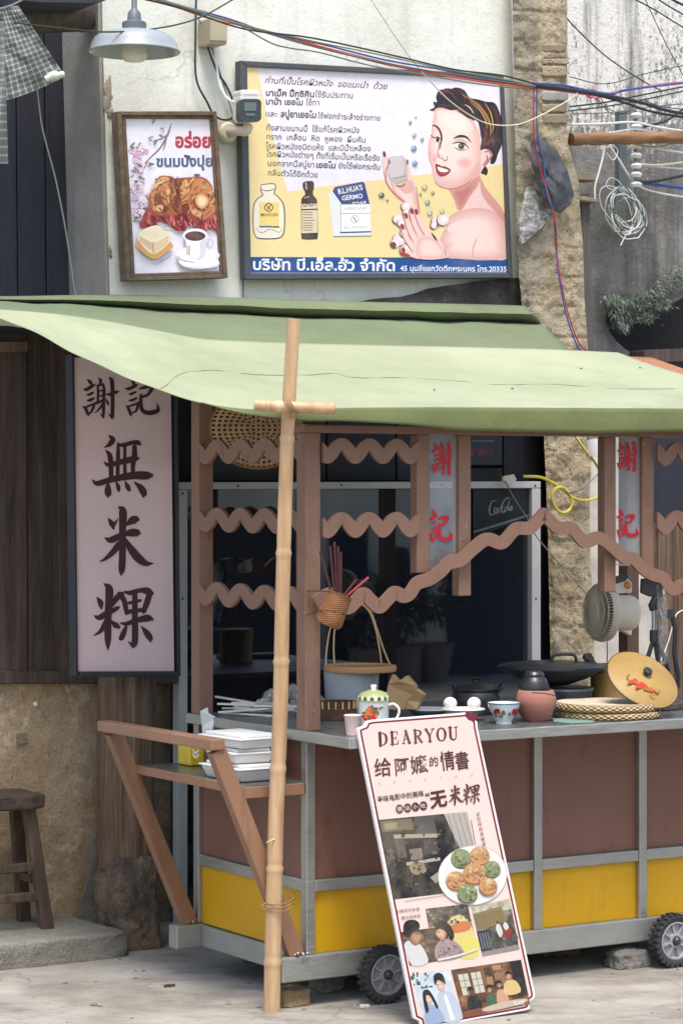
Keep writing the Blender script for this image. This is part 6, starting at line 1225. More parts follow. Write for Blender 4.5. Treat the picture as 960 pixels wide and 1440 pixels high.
# black pot with lid behind
p0 = onc(669, 1004); k = p0.y/3600
pt_ = thing('clay_cooking_pot', p0, 'matt black lidded cooking pot behind the eggs', 'pot')
b = MB(); b.lathe(p0, [(.0001, .001), (26*k, .001), (34*k, 14*k), (35*k, 24*k), (31*k, 32*k), (33*k, 34*k)], 40); b.build('body', M['black_iron'], pt_)
b = MB(); b.lathe(p0+UP*34.2*k, [(33*k, 0), (34*k, 2*k), (24*k, 7*k), (10*k, 10*k), (5*k, 10*k), (5*k, 14*k), (7*k, 16*k), (.0001, 17*k)], 40); b.build('lid', M['black_iron'], pt_)
for sx in (-1, 1):
    b = MB(); b.tube(smooth_path([p0+Vector((sx*30*k, -.02, 31*k)), p0+Vector((sx*38*k, -.02, 40*k)), p0+Vector((sx*35*k, .0, 42*k)), p0+Vector((sx*30*k, .02, 33*k))], 5), .0035, 8); b.build('handle', M['black_iron'], pt_)
# flowered bowl
p0 = onc(708, 1017); k = p0.y/3600; bw = thing('rice_bowl', p0, 'small white porcelain bowl with red flowers beside the clay pot', 'bowl')
prof = [(.0001, .003), (10*k, .003), (10.5*k, 0), (11.5*k, 0), (11.5*k, 4*k), (17*k, 12*k), (21*k, 20*k), (23*k, 28*k), (23.4*k, 29*k), (22.5*k, 29*k), (19*k, 18*k), (10*k, 7*k), (.0001, 6*k)]
b = MB(); b.lathe(p0, prof, 40); b.build('body', M['white_enamel'], bw)
b = MB(); b.lathe(p0, [(23.2*k, 27.6*k), (23.6*k, 29*k), (23.1*k, 29.6*k), (22.4*k, 29.1*k)], 40); b.build('rim_band', ink(96, 128, 150), bw)
def rad(v): z = (1017-v); return (11.5+(z-4)*.72 if z < 12 else 17+(z-12)*.5 if z < 20 else 21+(z-20)*.25)*k
b = MB()
for i, (u, v, ru, rv, m) in enumerate(((697,1000,4.6,5,0),(699,997,2,2,3),(706,1001,3,3.6,1),(703,1006,2.6,2,1),(690,1004,2.2,2,1),(722,1000,4,4.8,0),(727,997,2,2,1),(715,1003,2.2,2.4,1),(724,1006,2,1.6,1),(696,1006,2,1.4,1),(698,1003,1.6,2,2))):
    r_ = rad(v)+.0012; ring = []
    for t in (2*math.pi*j/12 for j in range(12)):
        uu, vv = u+ru*math.cos(t)*(1+.2*math.sin(5*t)), v+rv*math.sin(t); rr_ = rad(vv)+.0009+.00005*i; x = max(-rr_*.98, min(rr_*.98, (uu-708)*k)); ring.append(Vector((p0.x+x, p0.y-math.sqrt(rr_*rr_-x*x), ZC+(1017-vv)*k)))
    x = (u-708)*k; b.add([Vector((p0.x+x, p0.y-math.sqrt(max(0, r_*r_-x*x)), ZC+(1017-v)*k))]+ring, [(0, 1+j, 1+(j+1) % 12) for j in range(12)], m)
b.build('flower_print', [ink(190, 36, 50), ink(110, 130, 122), ink(226, 180, 120), ink(140, 24, 40)], bw)
# terracotta pot with black pot on it, stove, wok
p0 = onc(753, 1014); k = p0.y/3600; b = MB(); b.lathe(p0, [(.0001, .001), (17*k, .001), (23*k, 10*k), (28*k, 24*k), (28.5*k, 32*k), (26*k, 41*k), (24*k, 44*k), (22*k, 44*k), (24*k, 36*k), (20*k, 10*k), (.0001, 6*k)], 44)
tag(b.build('terracotta_pot', plain('terracotta', lin(166, 110, 96), .7, var=.12, bump=.15)), 'round terracotta pot on the counter right of the flowered bowl', 'pot')
q0 = p0+UP*(45*k); b = MB(); b.lathe(q0+Vector((-.004, .03, -.03)), [(.0001, .0), (19*k, .002), (22*k, 14*k), (18*k, 26*k), (14*k, 30*k), (15*k, 33*k), (12*k, 37*k), (.0001, 38*k)], 32); tag(b.build('kettle', M['black_iron'], loc=q0), 'small black kettle sitting in the terracotta pot', 'kettle')
b = MB(); b.tube([P(748, 974, p0.y-.09), P(765, 975, p0.y-.1), P(781, 978, p0.y-.1)], .0022, 6); tag(b.build('skewer', M['black_iron']), 'short dark skewer lying across the terracotta pot rim', 'skewer')
p0 = onc(795, 1000); k = p0.y/3600; b = MB(); b.lathe(p0, [(.0001, .001), (34*k, .001), (36*k, 14*k), (38*k, 34*k), (33*k, 35*k), (.0001, 33*k)], 36); b.lathe(p0, [(38*k, 29*k), (39.5*k, 30*k), (39.5*k, 33*k), (38*k, 34*k)], 36, 1)
tag(b.build('stove', [plain('navy_stove', lin(48, 56, 76), .4, var=.15), M['steel']]), 'round navy stove with a metal rim under the wok', 'stove')
w0 = p0+UP*(36*k)+Vector((-.045, .02, 0)); wk = thing('wok', w0, 'wide black wok with a lid and loop handle on the navy stove', 'wok')
b = MB(); b.lathe(w0, [(.0001, .001), (24*k, .002), (50*k, 10*k), (74*k, 24*k), (77*k, 25*k), (77*k, 26.5*k), (72*k, 25*k)], 56); b.build('pan', M['black_iron'], wk)
b = MB(); b.lathe(w0+UP*26.8*k, [(74*k, 0), (70*k, 3*k), (44*k, 6*k), (.0001, 8*k)], 56); b.build('lid', M['black_iron'], wk)
b = MB(); h0 = w0+UP*33*k+Vector((.04, -.03, 0)); b.tube(smooth_path([h0+Vector((-18*k, 0, 0)), h0+Vector((-17*k, 0, 8*k)), h0+Vector((-8*k, 0, 11*k)), h0+Vector((10*k, 0, 11*k)), h0+Vector((15*k, 0, 8*k)), h0+Vector((17*k, 0, 0))], 5), .0055, 8); b.build('handle', M['black_iron'], wk)
b = MB(); b.bar(P(824, 923, 8.62), P(846, 946, 8.55), .02, .014); b.bar(P(824, 921, 8.62), P(829, 930, 8.6), .03, .02); tag(b.build('ladle_handle', M['dark_wood'], bevel=.003), 'dark wooden utensil handle resting on the right of the wok', 'utensil')
# tan drum and board behind the yellow lid
p0 = onc(858, 994); k = p0.y/3600; b = MB(); b.lathe(p0, [(.0001, .001), (29*k, .001), (29.5*k, 3*k), (28.5*k, 5*k), (28.5*k, 56*k), (29.5*k, 59*k), (27*k, 60*k), (.0001, 58*k)], 36); tag(b.build('tin_drum', plain('tan_tin', lin(168, 136, 84), .45, .3, var=.2)), 'tan tin drum standing behind the woven pads', 'tin')
b = MB(); b.bar(onc(925, 1000)+UP*.012, onc(1000, 992)+UP*.012, .05, .022); tag(b.build('cutting_board', M['dark_wood'], bevel=.004), 'dark reddish board edge on the counter at the right', 'board')
# woven pads
def m_pad():
    return m_weave('woven_straw', lin(176, 146, 104), lin(226, 202, 160), 46, 3, 1.0)
M['straw'] = m_pad(); M['straw_top'] = plain('grey_straw_top', lin(206, 192, 170), .85, var=.2, vs=30, bump=.5, bs=90)
p0 = onc(853, 1008); k = p0.y/3600
def pad(c, r, h, lab):
    b = MB(); n = 72
    def rim(a_, c_):
        g_ = 2*math.pi*a_; rr_ = r*(1+.012*math.sin(g_*36)*.5); ph = math.pi*(c_-.5); return c+Vector(((rr_+h*.35*math.cos(ph))*math.cos(g_), (rr_+h*.35*math.cos(ph))*math.sin(g_), h*.5+h*.5*math.sin(ph)))
    b.grid(rim, 288, 8); b.lathe(c+UP*h, [(.0001, -.004), (r*.5, -.003), (r*.96, .0)], 60, 1); b.lathe(c, [(.0001, 0), (r, .0)], 40, 1)
    return tag(b.build('woven_pad', [M['straw'], M['straw_top']]), lab, 'woven pad', 'round woven pads')
pad(p0+Vector((.004, 0, 0)), .164, .024, 'round woven straw pad lying directly on the counter, lower of the two')
pad(p0+Vector((-.004, 0, .0255)), .166, .024, 'round woven straw pad on top of the other under the yellow lid')
b = MB(); b.prism([onc(u, v)+UP*.001 for u, v in ((776,1012),(800,1010),(836,1015),(834,1017),(800,1018),(778,1016))], UP*.002); tag(b.build('paper_slip', plain('mint_paper', lin(118, 146, 136), .6)), 'pale mint paper slip under the edge of the woven pads', 'paper')
# leaning yellow enamel lid
lc = P(903.5, 955, 8.29); ax = Vector((.34, -.60, .72)).normalized(); yl = thing('enamel_cover', lc, 'yellow enamel lid with red flower and black knob leaning above the woven pads', 'lid')
n = NT('yellow_enamel'); f = n.noise(9, 5); n.color(n.ramp(f, [(.3, lin(148, 118, 60)), (.7, lin(166, 136, 78))])); n.rough(.55)
rl = .124; b = MB(); b.lathe(lc, [(rl, -.006), (rl*1.005, -.003), (rl*.96, .0), (rl*.86, .006), (rl*.6, .016), (rl*.25, .023), (.0001, .025)], 56, ax=ax); b.build('cover', n.m, yl)
b = MB(); b.lathe(lc, [(rl*1.0, -.008), (rl*1.012, -.006), (rl*1.012, -.003), (rl*.99, -.0015)], 56, ax=ax); b.build('rim_band', ink(58, 46, 40), yl)
b = MB(); b.lathe(lc+ax*.0245, [(.008, 0), (.011, .006), (.016, .012), (.014, .018), (.0001, .02)], 20, ax=ax); b.build('knob', M['black_iron'], yl)
LPn = Plane(lc+ax*.0195, ax); b = MB(); rr = random.Random(2)
for i in range(26):
    t = rr.random(); c = (886+36*t+rr.gauss(0, 2), 957+17*t+rr.gauss(0, 2.6)*(1-.5*abs(t-.4))); s_ = rr.uniform(2, 4.2)*(1 if t < .7 else .6)
    b.poly([LPn(c[0]+s_*math.cos(g_)*(1+.2*math.sin(3*g_+i)), c[1]+s_*.8*math.sin(g_), .0004+.00005*i) for g_ in (2*math.pi*j/9 for j in range(9))], 0 if rr.random() < .8 else 1)
for pts in ([(884,955,.8),(881,951,1.6),(885,948,.8)], [(885,957,.8),(882,960,1.4),(887,960,.6)], [(918,970,.8),(924,974,1.6),(928,970,.6)], [(912,974,.6),(918,978,1.4),(922,977,.5)]): b.ribbon(LPn, pts, .002, 1)
b.build('flower_print', [ink(196, 54, 28), ink(150, 92, 40)], yl)
# fan on its brown post, small adaptor, tripod
fc = P(851, 861, 9.18); fax = Vector((-.90, -.42, .04)).normalized(); fn = thing('electric_fan', P(870, 885, 9.2), 'beige electric fan seen from the side on the cart corner post', 'fan')
M['beige'] = plain('beige_fan_plastic', lin(230, 216, 192), .5, var=.08); k = fc.y/3600; b = MB(); rf = 42*k
b.lathe(fc, [(rf*.62, -.012), (rf*.8, -.014), (rf*.97, -.002), (rf, .016), (rf*.97, .03), (rf*.95, .03), (rf*.96, .014), (rf*.9, .0)], 56, ax=fax); b.build('guard_ring', M['beige'], fn)
b = MB(); qx = fax.to_track_quat('Z', 'Y').to_matrix()
for i in range(56):
    g_ = 2*math.pi*i/56; d = qx @ Vector((math.cos(g_), math.sin(g_), 0)); b.tube([fc+d*rf*.95+fax*.03, fc+d*rf*.75+fax*.043, fc+d*rf*.3+fax*.048], .0018, 5)
for r_ in (.3, .62, .85): b.tube([fc+(qx @ Vector((math.cos(t), math.sin(t), 0)))*rf*r_+fax*(.048-.02*max(0, r_-.55)) for t in (2*math.pi*j/40 for j in range(40))], .0018, 5, closed=True)
b.lathe(fc+fax*.046, [(rf*.3, 0), (rf*.28, .005), (.0001, .006)], 24, ax=fax)
b.build('grille', plain('fan_grille', lin(232, 222, 200), .5), fn)
b = MB()
for i in range(40):
    g_ = 2*math.pi*i/40; d = qx @ Vector((math.cos(g_), math.sin(g_), 0)); b.tube([fc+d*rf*.93-fax*.004, fc+d*rf*.6-fax*.016], .0018, 5)
b.build('rear_grille', plain('fan_rear_grille', lin(120, 110, 96), .5), fn)
b = MB()
for i in range(3):
    def blade(a_, c, i=i): g_ = 2*math.pi*(i/3)+1.5*a_; r_ = rf*(.15+.72*c); return fc+qx @ Vector((r_*math.cos(g_), r_*math.sin(g_), .006+.018*(a_-.5)))
    b.grid(blade, 10, 8)
b.build('blade', plain('fan_blade', lin(110, 118, 126), .35), fn, solid=.002)
b = MB(); mb0 = fc-fax*.012; b.lathe(mb0, [(.0001, .0), (25*k, -.0), (25*k, -.085), (23*k, -.1), (17*k, -.112), (.0001, -.114)], 36, ax=fax); b.build('motor_housing', M['beige'], fn)
b = MB(); cq = C(CL-.03, CW-.06, 0); cq.z = fc.z-.075; b.bar(cq, fc-fax*.06-UP*.05, .02, .03); b.build('clamp', M['beige'], fn, bevel=.003)
ad = thing('plug_adaptor', P(875, 834, 8.68), 'white plug adaptor with an orange switch hung above the fan', 'adaptor')
b = MB(); b.prism([P(u, v, 8.68) for u, v in ((862,826),(866,815),(880,811),(888,820),(888,834),(866,835))], Vector((0, .04, 0))); b.build('body', M['cam_white'], ad, bevel=.004)
b = MB(); b.prism([P(u, v, 8.676) for u, v in ((863,812),(872,808),(884,810),(879,817),(866,821))], Vector((0, .02, 0))); b.build('clip', M['cam_dark'], ad, bevel=.002)
b = MB(); b.sphere(P(882, 823, 8.67), 5*k, 8); b.build('switch', plain('orange_plastic', lin(226, 140, 40), .4), ad)
tp = thing('phone_tripod', P(922, 940, 8.55), 'black phone tripod with silver stem beside the yellow lid', 'tripod'); yt = 8.55
b = MB(); b.prism([P(u, v, yt) for u, v in ((901,814),(928,812),(934,818),(935,840),(912,839),(900,834))], Vector((0, .03, 0))); b.build('phone_clamp', M['black_iron'], tp, bevel=.004)
b = MB(); b.tube([P(921, 840, yt), P(917, 852, yt), P(919, 858, yt)], [.012, .016, .014], 12); b.build('ball_joint', M['black_iron'], tp)
b = MB(); b.tube([P(919, 858, yt), P(919, 888, yt)], .0085, 12); b.tube([P(919, 886, yt), P(919, 902, yt)], .015, 14, 1); b.build('stem', [plain('silver_tube', lin(170, 174, 178), .25, .9), M['black_iron']], tp)
for pts in ((( 917,902),(910,925),(908,940)), ((920,902),(924,925),(930,948)), ((921,902),(934,925),(940,944))): b = MB(); b.tube([P(u, v, yt+.01*(u-918)/20) for u, v in pts], [.007, .008, .006], 8); b.build('leg', M['black_iron'], tp)
b = MB(); b.prism([P(u, v, yt-.02) for u, v in ((930,858),(946,857),(946,868),(940,871),(930,866))], Vector((0, .02, 0))); b.tube(smooth_path([P(945, 866, yt), P(949, 890, yt), P(948, 920, yt), P(953, 950, yt), P(952, 968, yt)], 5), .0085, 8); tag(b.build('microphone_cable', M['black_iron']), 'black clip with a thick black cable hanging at the right edge', 'cable')
n = NT('clear_plastic'); n.color(lin(214, 220, 224)); n.rough(.15); n.lk(n.ramp(n.noise(20, 4), [(.4, .12), (.7, .5)]), n.b.inputs['Alpha']); M['clear'] = n.m
b = MB()
def bag(a_, c): u = 922+14*a_+4*c; v = 822+112*c; return P(u, v, 8.50+.02*math.sin(a_*6+c*4)+.012*nz((a_*4, c*6, 0), 2))
b.grid(bag, 14, 40); tag(b.build('plastic_bag', M['clear']), 'clear plastic sheet hanging beside the tripod stem', 'plastic bag')
cable('white', 'thin white cable curving at the far right over the fan level', [(928,930),(938,905),(945,880),(948,870),(955,860),(985,850)], 1.2, 1.8, 'cables behind the counter')
cable('grey', 'grey fan cord hanging below the fan', [(853,902),(853,930),(851,955),(853,980)], .9, 1.6, 'cables behind the counter')
cable('yellow', 'yellow cable looping on the brick pillar under the awning', [(735,670),(758,671),(775,678),(790,688),(806,700),(822,704),(838,700),(846,690),(848,678),(844,664),(834,648),(820,630),(803,606)], 1.30, 4.2, 'cables behind the counter')
cable('yellow', 'small closed yellow cable loop beside the brick pillar', [(796,690),(803,702),(802,714),(794,721),(784,718),(777,707),(776,695),(781,687),(790,685),(797,691)], 1.28, 4.2, 'cables behind the counter')
cable('grey', 'pale string hanging from the tape across the glass to the pillar', [(710,676),(722,700),(740,728),(752,752),(775,780),(800,808),(830,842)], [1.44,1.43,1.42,1.42,1.36,1.32,1.3], 1.8, 'cables behind the counter')
cable('purple', 'thin dark cord hanging beside the white pipe', [(842,610),(848,640),(843,662),(828,678),(812,690),(795,694)], 1.27, 1.8, 'cables behind the counter')
b = MB(); tpn = WP(1.445); b.prism([tpn(u, v) for u, v in ((707,670),(722,667),(726,674),(721,680),(712,679),(707,676))], DN*.012); tag(b.build('tape_piece', plain('cream_tape', lin(206, 204, 182), .6)), 'crumpled cream tape stuck on the shopfront frame', 'tape')
b = MB(); c0 = WP(1.3)(835, 642); k = c0.y/3600; b.lathe(c0, [(11.5*k, 0), (11.5*k, 22*k), (10.5*k, 24*k), (10.5*k, 26*k), (11.5*k, 27*k), (11.5*k, 60*k), (.0001, 60*k)], 28); b.lathe(c0, [(.0001, -.0), (11.5*k, 0)], 28); tag(b.build('drain_pipe', plain('white_pvc', lin(196, 198, 202), .4, var=.06)), 'short white plastic pipe end below the awning by the pillar', 'pipe')
# dark shop sign and drinks sign behind the glass frame
b = MB(); pl = WP(1.56); ss = thing('shop_sign', pl(683, 656), 'small dark hanging sign with dim red characters above the glass frame', 'sign'); b.prism([pl(u, v) for u, v in ((660,604),(706,604),(706,654),(660,654))], DN*.02); b.build('board', plain('navy_sign', lin(40, 42, 54), .4, var=.1), ss, bevel=.002)
b = MB(); put_text(b, pl, "調歸位", (661, 641), (693, 641), 12.5, .001, 0, .02); b.ribbon(pl, [(664,620,1.2),(694,620,1.2)], .001, 1); b.build('lettering', [ink(112, 52, 58), ink(120, 120, 124)], ss)
pl = WP(1.5); ds = thing('drinks_sign', pl(705, 755), 'dark drinks sign with white script seen behind the glass under the frame rail', 'sign'); b = MB(); b.prism([pl(u, v, -.004) for u, v in ((664,688),(746,688),(745,728),(664,756))], -DN*.004); b.build('board', plain('charcoal_sign', lin(44, 50, 56), .12, var=.3, vs=4), ds)
b = MB(); sc_ = lambda pts, w_: b.ribbon(pl, [(580+x/4.8, 600+y/4.8, w_*q_) for x, y, q_ in pts], .0012)
for pts in ([(560,500,.6),(535,505,1),(518,545,1.4),(520,585,1.4),(540,595,1),(560,578,.6)], [(560,545,.8),(548,560,1.2),(555,580,1),(568,565,1),(562,545,.7)], [(592,545,.6),(576,560,1.1),(584,578,.9),(598,560,.6)], [(606,540,1),(600,566,1.1),(614,574,.8),(622,545,.9),(620,575,.9)],
            [(655,490,.6),(640,480,1),(610,510,1.3),(596,560,1.4),(610,580,1),(630,570,.6)], [(626,535,.8),(620,560,1.1),(634,562,.9),(636,538,.7)], [(650,500,.7),(642,545,1.2),(650,566,.8)], [(662,535,.8),(652,556,1),(662,565,.8),(668,535,.8),(670,566,.8)], [(520,600,.6),(560,585,1),(580,582,.5)]): sc_(pts, 1.5)
b.build('lettering', ink(132, 134, 138), ds)
b = MB(); b.ribbon(pl, [(666,748,2.5),(700,738,3.4),(744,724,2.5)], .0008); b.build('stripe', ink(96, 108, 118), ds)

# ---- left bay of the cart: hanging tray, chopstick basket, tray, wrapped chopsticks
def m_lattice():
    n = NT('bamboo_lattice'); s_ = n.new('SeparateXYZ'); n.lk(n.coord((1, 1, 1), 'UV'), s_.inputs[0]); a1 = n.math('SINE', n.math('MULTIPLY', n.math('ADD', s_.outputs['X'], s_.outputs['Y']), 54)); a2 = n.math('SINE', n.math('MULTIPLY', n.math('SUBTRACT', s_.outputs['X'], s_.outputs['Y']), 54))
    h = n.math('MULTIPLY', a1, a2); dense = n.ramp(s_.outputs['X'], [(.70, 0.), (.76, 1.)]); al = n.math('MAXIMUM', n.ramp(n.math('MULTIPLY', n.math('ABSOLUTE', n.math('ADD', a1, a2)), .5), [(.54, 1.), (.64, 0.)]), dense)
    n.color(n.ramp(n.noise(30, 4), [(.3, lin(176, 144, 108)), (.7, lin(212, 178, 140))])); n.rough(.6); n.bump(n.math('MULTIPLY', n.math('SINE', n.math('MULTIPLY', s_.outputs['Y'], 300)), dense), .6, .005); n.lk(al, n.b.inputs['Alpha']); return n.m
ht = thing('woven_tray', WP(.66)(365, 655), 'shallow round woven bamboo tray hanging under the awning at the left bay', 'tray'); tpl = WP(.66)
def tray(a_, c):
    x, y = a_*2-1, c*2-1; m_ = max(abs(x), abs(y)); r_ = math.hypot(x, y); f_ = m_/r_ if r_ > 0 else 0; x, y = x*f_, y*f_; rr_ = math.hypot(x, y)
    return tpl(364+x*68, 602+y*56, -.03*(rr_**4)+.02)
b = MB(); b.grid(tray, 30, 30); b.build('lattice', m_lattice(), ht, solid=.002)
b = MB(); b.tube([tpl(364+68*math.cos(t), 602+56*math.sin(t), -.012) for t in (2*math.pi*j/60 for j in range(60))], .006, 8, closed=True); b.build('rim', plain('bamboo_rim', lin(150, 112, 76), .6, var=.2), ht)
cb_ax = (P(479, 836, 7.70)-P(460, 880, 7.70)).normalized(); c0 = P(460, 879, 7.70); k = 7.7/3600; cbk = thing('chopstick_basket', c0, 'small orange wicker basket of dark chopsticks strapped to the front cart post', 'basket')
M['wicker'] = m_weave('orange_wicker', lin(150, 92, 46), lin(206, 142, 84), 13, 150, 1.0); b = MB(); b.lathe(c0, [(.0001, .0), (17*k, .0), (20*k, 6*k), (19*k, 20*k), (17*k, 40*k), (17.5*k, 46*k), (18.2*k, 47.5*k), (17*k, 48*k), (15.5*k, 44*k), (16*k, 10*k), (.0001, 4*k)], 44, ax=cb_ax); b.build('body', M['wicker'], cbk)
b = MB()
for z in (15, 34): pass
b.tube(smooth_path([P(428, 832, 7.80), P(440, 831, 7.76), P(462, 832, 7.65), P(486, 836, 7.64), P(492, 840, 7.70)], 6), .0014, 6); b.tube(smooth_path([P(427, 866, 7.80), P(440, 862, 7.74), P(455, 858, 7.66), P(478, 862, 7.64), P(486, 866, 7.70)], 6), .0014, 6); b.build('strap', ink(46, 40, 40), cbk)
M['dark_red'] = plain('dark_red_lacquer', lin(70, 34, 38), .35, var=.15); M['lacquer'] = plain('red_lacquer', lin(150, 50, 54), .35, var=.15)
for lab, a0, a1, mm in (('dark red chopstick at the far left of the wicker basket', (469,845), (450,775), 'dark_red'), ('dark chopstick second from the left in the wicker basket', (471,845), (464,768), 'dark_red'), ('dark chopstick in the middle of the basket bundle', (474,845), (470,762), 'dark_red'), ('dark chopstick fourth in the basket bundle', (477,845), (475,768), 'dark_red'), ('dark chopstick rightmost of the upright basket bundle', (479,845), (479,776), 'dark_red'), ('brighter red chopstick tilting far right out of the basket', (478,846), (518,812), 'lacquer'), ('short dark chopstick tilting right under the bright red one', (476,846), (501,815), 'dark_red')):
    b = MB(); b.tube([P(*a0, 7.70), P(*a1, 7.70+.03*(a1[0]-a0[0])/40)], [.0032, .0042], 8); tag(b.build('chopstick', M[mm]), lab, 'chopstick', 'chopsticks in the wicker basket')
p0 = onc(472, 1012); k = p0.y/3600; b = MB(); prof = [(.0001, .001), (26*k, .001), (29*k, 8*k), (30*k, 24*k), (31*k, 26*k), (29*k, 26*k), (27*k, 6*k), (.0001, 5*k)]; b.lathe(p0, prof, 40); wt = thing('wicker_tray', p0, 'dark brown woven tray behind the paper cup beside the front post', 'tray'); b.build('body', m_weave('brown_wicker', lin(84, 56, 38), lin(140, 98, 64), 30, 160), wt)
b = MB()
for i in range(20): g_ = 2*math.pi*i/20; d = Vector((math.cos(g_), math.sin(g_), 0)); b.bar(p0+d*31*k+UP*17*k, p0+d*31.4*k+UP*27*k, .003, .006, d)
b.build('rim_tie', M['reed'], wt)
rr = random.Random(21); M['paper_white'] = plain('paper_sleeve', lin(226, 224, 214), .7, var=.08); proto = None
for i in range(16):
    u, v = 352+rr.uniform(-16, 46), 1004+rr.uniform(-3, 5); c = onc(u, v); ang = rr.gauss(2.9, .22); d = Vector((math.cos(ang), math.sin(ang)*.9, 0)); z = .004+.0042*i*.55
    if proto is None:
        b = MB(); b.bar(Vector((-.09, 0, 0)), Vector((.09, 0, 0)), .014, .006); proto = b.build('wrapped_chopsticks', M['paper_white'], loc=(0, 0, 0), bevel=.001); o = proto
    else: o = proto.copy(); col.objects.link(o)
    o.location = c+UP*z; o.rotation_euler = (0, rr.gauss(0, .04), ang); tag(o, 'paper wrapped chopsticks in the loose pile at the left end of the counter', 'chopsticks', 'paper wrapped chopsticks')
p0 = onc(410, 1005); b = MB()
def plast(a_, c):
    g_ = 2*math.pi*a_; ph = math.pi*.5*c; r_ = .095*(1+.45*nz((math.cos(g_)*1.5, math.sin(g_)*1.5, c*2), 2.4, 4)); return p0+Vector((r_*1.3*math.cos(g_)*math.cos(ph), r_*.8*math.sin(g_)*math.cos(ph), .003+.085*math.sin(ph)*(1+.4*nz((a_*7, c*3, 2), 2))))
b.grid(plast, 48, 14); n = NT('clear_film'); n.color(lin(206, 206, 196)); n.rough(.12); n.lk(n.ramp(n.noise(45, 5, .7), [(.45, .06), (.68, .6)]), n.b.inputs['Alpha']); tag(b.build('plastic_bag', n.m), 'crumpled clear plastic bag lying on the wrapped chopsticks', 'plastic bag')
# side shelf: tissues and foam boxes
ZS = .6885; HS = HP(ZS)
tpk = thing('tissue_pack', HS(276, 1077), 'yellow tissue pack with a white tissue sticking up on the side shelf', 'tissue pack'); c = HS(276, 1077); tt = tsz(c)
b = MB(); b.box(tt[0]-.028, tt[0]+.028, tt[1]-.006, tt[1]+.075, ZS+.0005, ZS+.082); b.build('pack', plain('yellow_film', lin(232, 204, 60), .35, var=.15), tpk, bevel=.006)
b = MB(); pk = EP(tt[0]-.0285)
for y in (1046, 1054, 1060): b.ribbon(pk, [(271,y,2),(275,y+5,3.4),(279,y+1,2)], .0012)
b.build('print', ink(238, 232, 196), tpk)
b = MB(); q = [P(u, v, c.y-.0+.006*math.sin(u)) for u, v in ((285,1046),(284,1022),(281,1000),(291,995),(292,1003),(303,1009),(299,1024),(298,1046))]; b.prism(q, Vector((.004, .006, 0))); b.build('tissue', plain('tissue_paper', lin(226, 228, 226), .9, var=.03), tpk, bevel=.001)
M['foam'] = plain('white_foam', lin(222, 222, 220), .6, var=.04)
def foam_box(t0, t1, s0, s1, z, h, lab, rot=0):
    o = thing('takeout_box', C((t0+t1)/2, (s0+s1)/2, z), lab, 'takeout box', 'foam takeout boxes on the side shelf'); o.rotation_euler = (0, 0, rot)
    b = MB(); m_ = .014
    vs = [C(t0+m_, s0+m_, z), C(t1-m_, s0+m_, z), C(t1-m_, s1-m_, z), C(t0+m_, s1-m_, z), C(t0, s0, z+h), C(t1, s0, z+h), C(t1, s1, z+h), C(t0, s1, z+h)]
    b.add(vs, [(0,3,2,1),(4,5,6,7),(0,1,5,4),(1,2,6,5),(2,3,7,6),(3,0,4,7)], 0, smooth=False); b.build('tub', M['foam'], o, bevel=.004)
    b = MB(); e = .006; b.box(t0-e, t1+e, s0-e, s1+e, z+h+.0005, z+h+.006); b.box(t0+.012, t1-.012, s0+.012, s1-.012, z+h+.0062, z+h+.016); b.build('lid', M['foam'], o, bevel=.004)
foam_box(-.215, -.06, .07, .30, ZS+.001, .036, 'white foam takeout box at the bottom of the stack on the side shelf', .04)
foam_box(-.205, -.065, .09, .315, ZS+.055, .028, 'white foam takeout box in the middle of the stack on the side shelf', -.09)
foam_box(-.212, -.06, .08, .305, ZS+.101, .026, 'white foam takeout box on top of the stack on the side shelf', .07)

# ---- stool
M['stool_wood']; Y0 = .083
st = thing('wooden_stool', C(-.46, 1.31, Y0), 'dark rough wooden stool on the stone step at the left edge', 'stool')
sl0 = P(61, 1292, 8.83); top = P(31, 1126, 8.80); zs0 = top.z-.01
b = rock_box(-.60, -.315, 1.21, 1.42, zs0, zs0+.052, .007, 9, seed=9); b.build('seat', M['stool_wood'], st, sharp=60)
t0, s0_, _ = tsz(sl0)
for (ta, sa), (tb, sb) in (((-.355, 1.27), (-.30, 1.235)), ((-.355, 1.37), (-.30, 1.42)), ((-.56, 1.27), (-.615, 1.235)), ((-.56, 1.37), (-.615, 1.42))):
    b = MB(); b.bar(C(ta, sa, zs0+.004), C(tb, sb, Y0), .034, .044, DF); b.build('leg', M['stool_wood'], st, bevel=.006)
for z, f_ in ((.30, .5), (.2, .75)):
    ta = -.355+.055*f_; sa = 1.27-.035*f_
    b = MB(); b.bar(C(-.915-ta, sa, z), C(ta, sa, z), .022, .03); b.build('stretcher', M['stool_wood'], st, bevel=.004)
b = MB(); b.bar(C(-.325, 1.26, .25), C(-.325, 1.39, .25), .02, .028); b.build('stretcher', M['stool_wood'], st, bevel=.004)
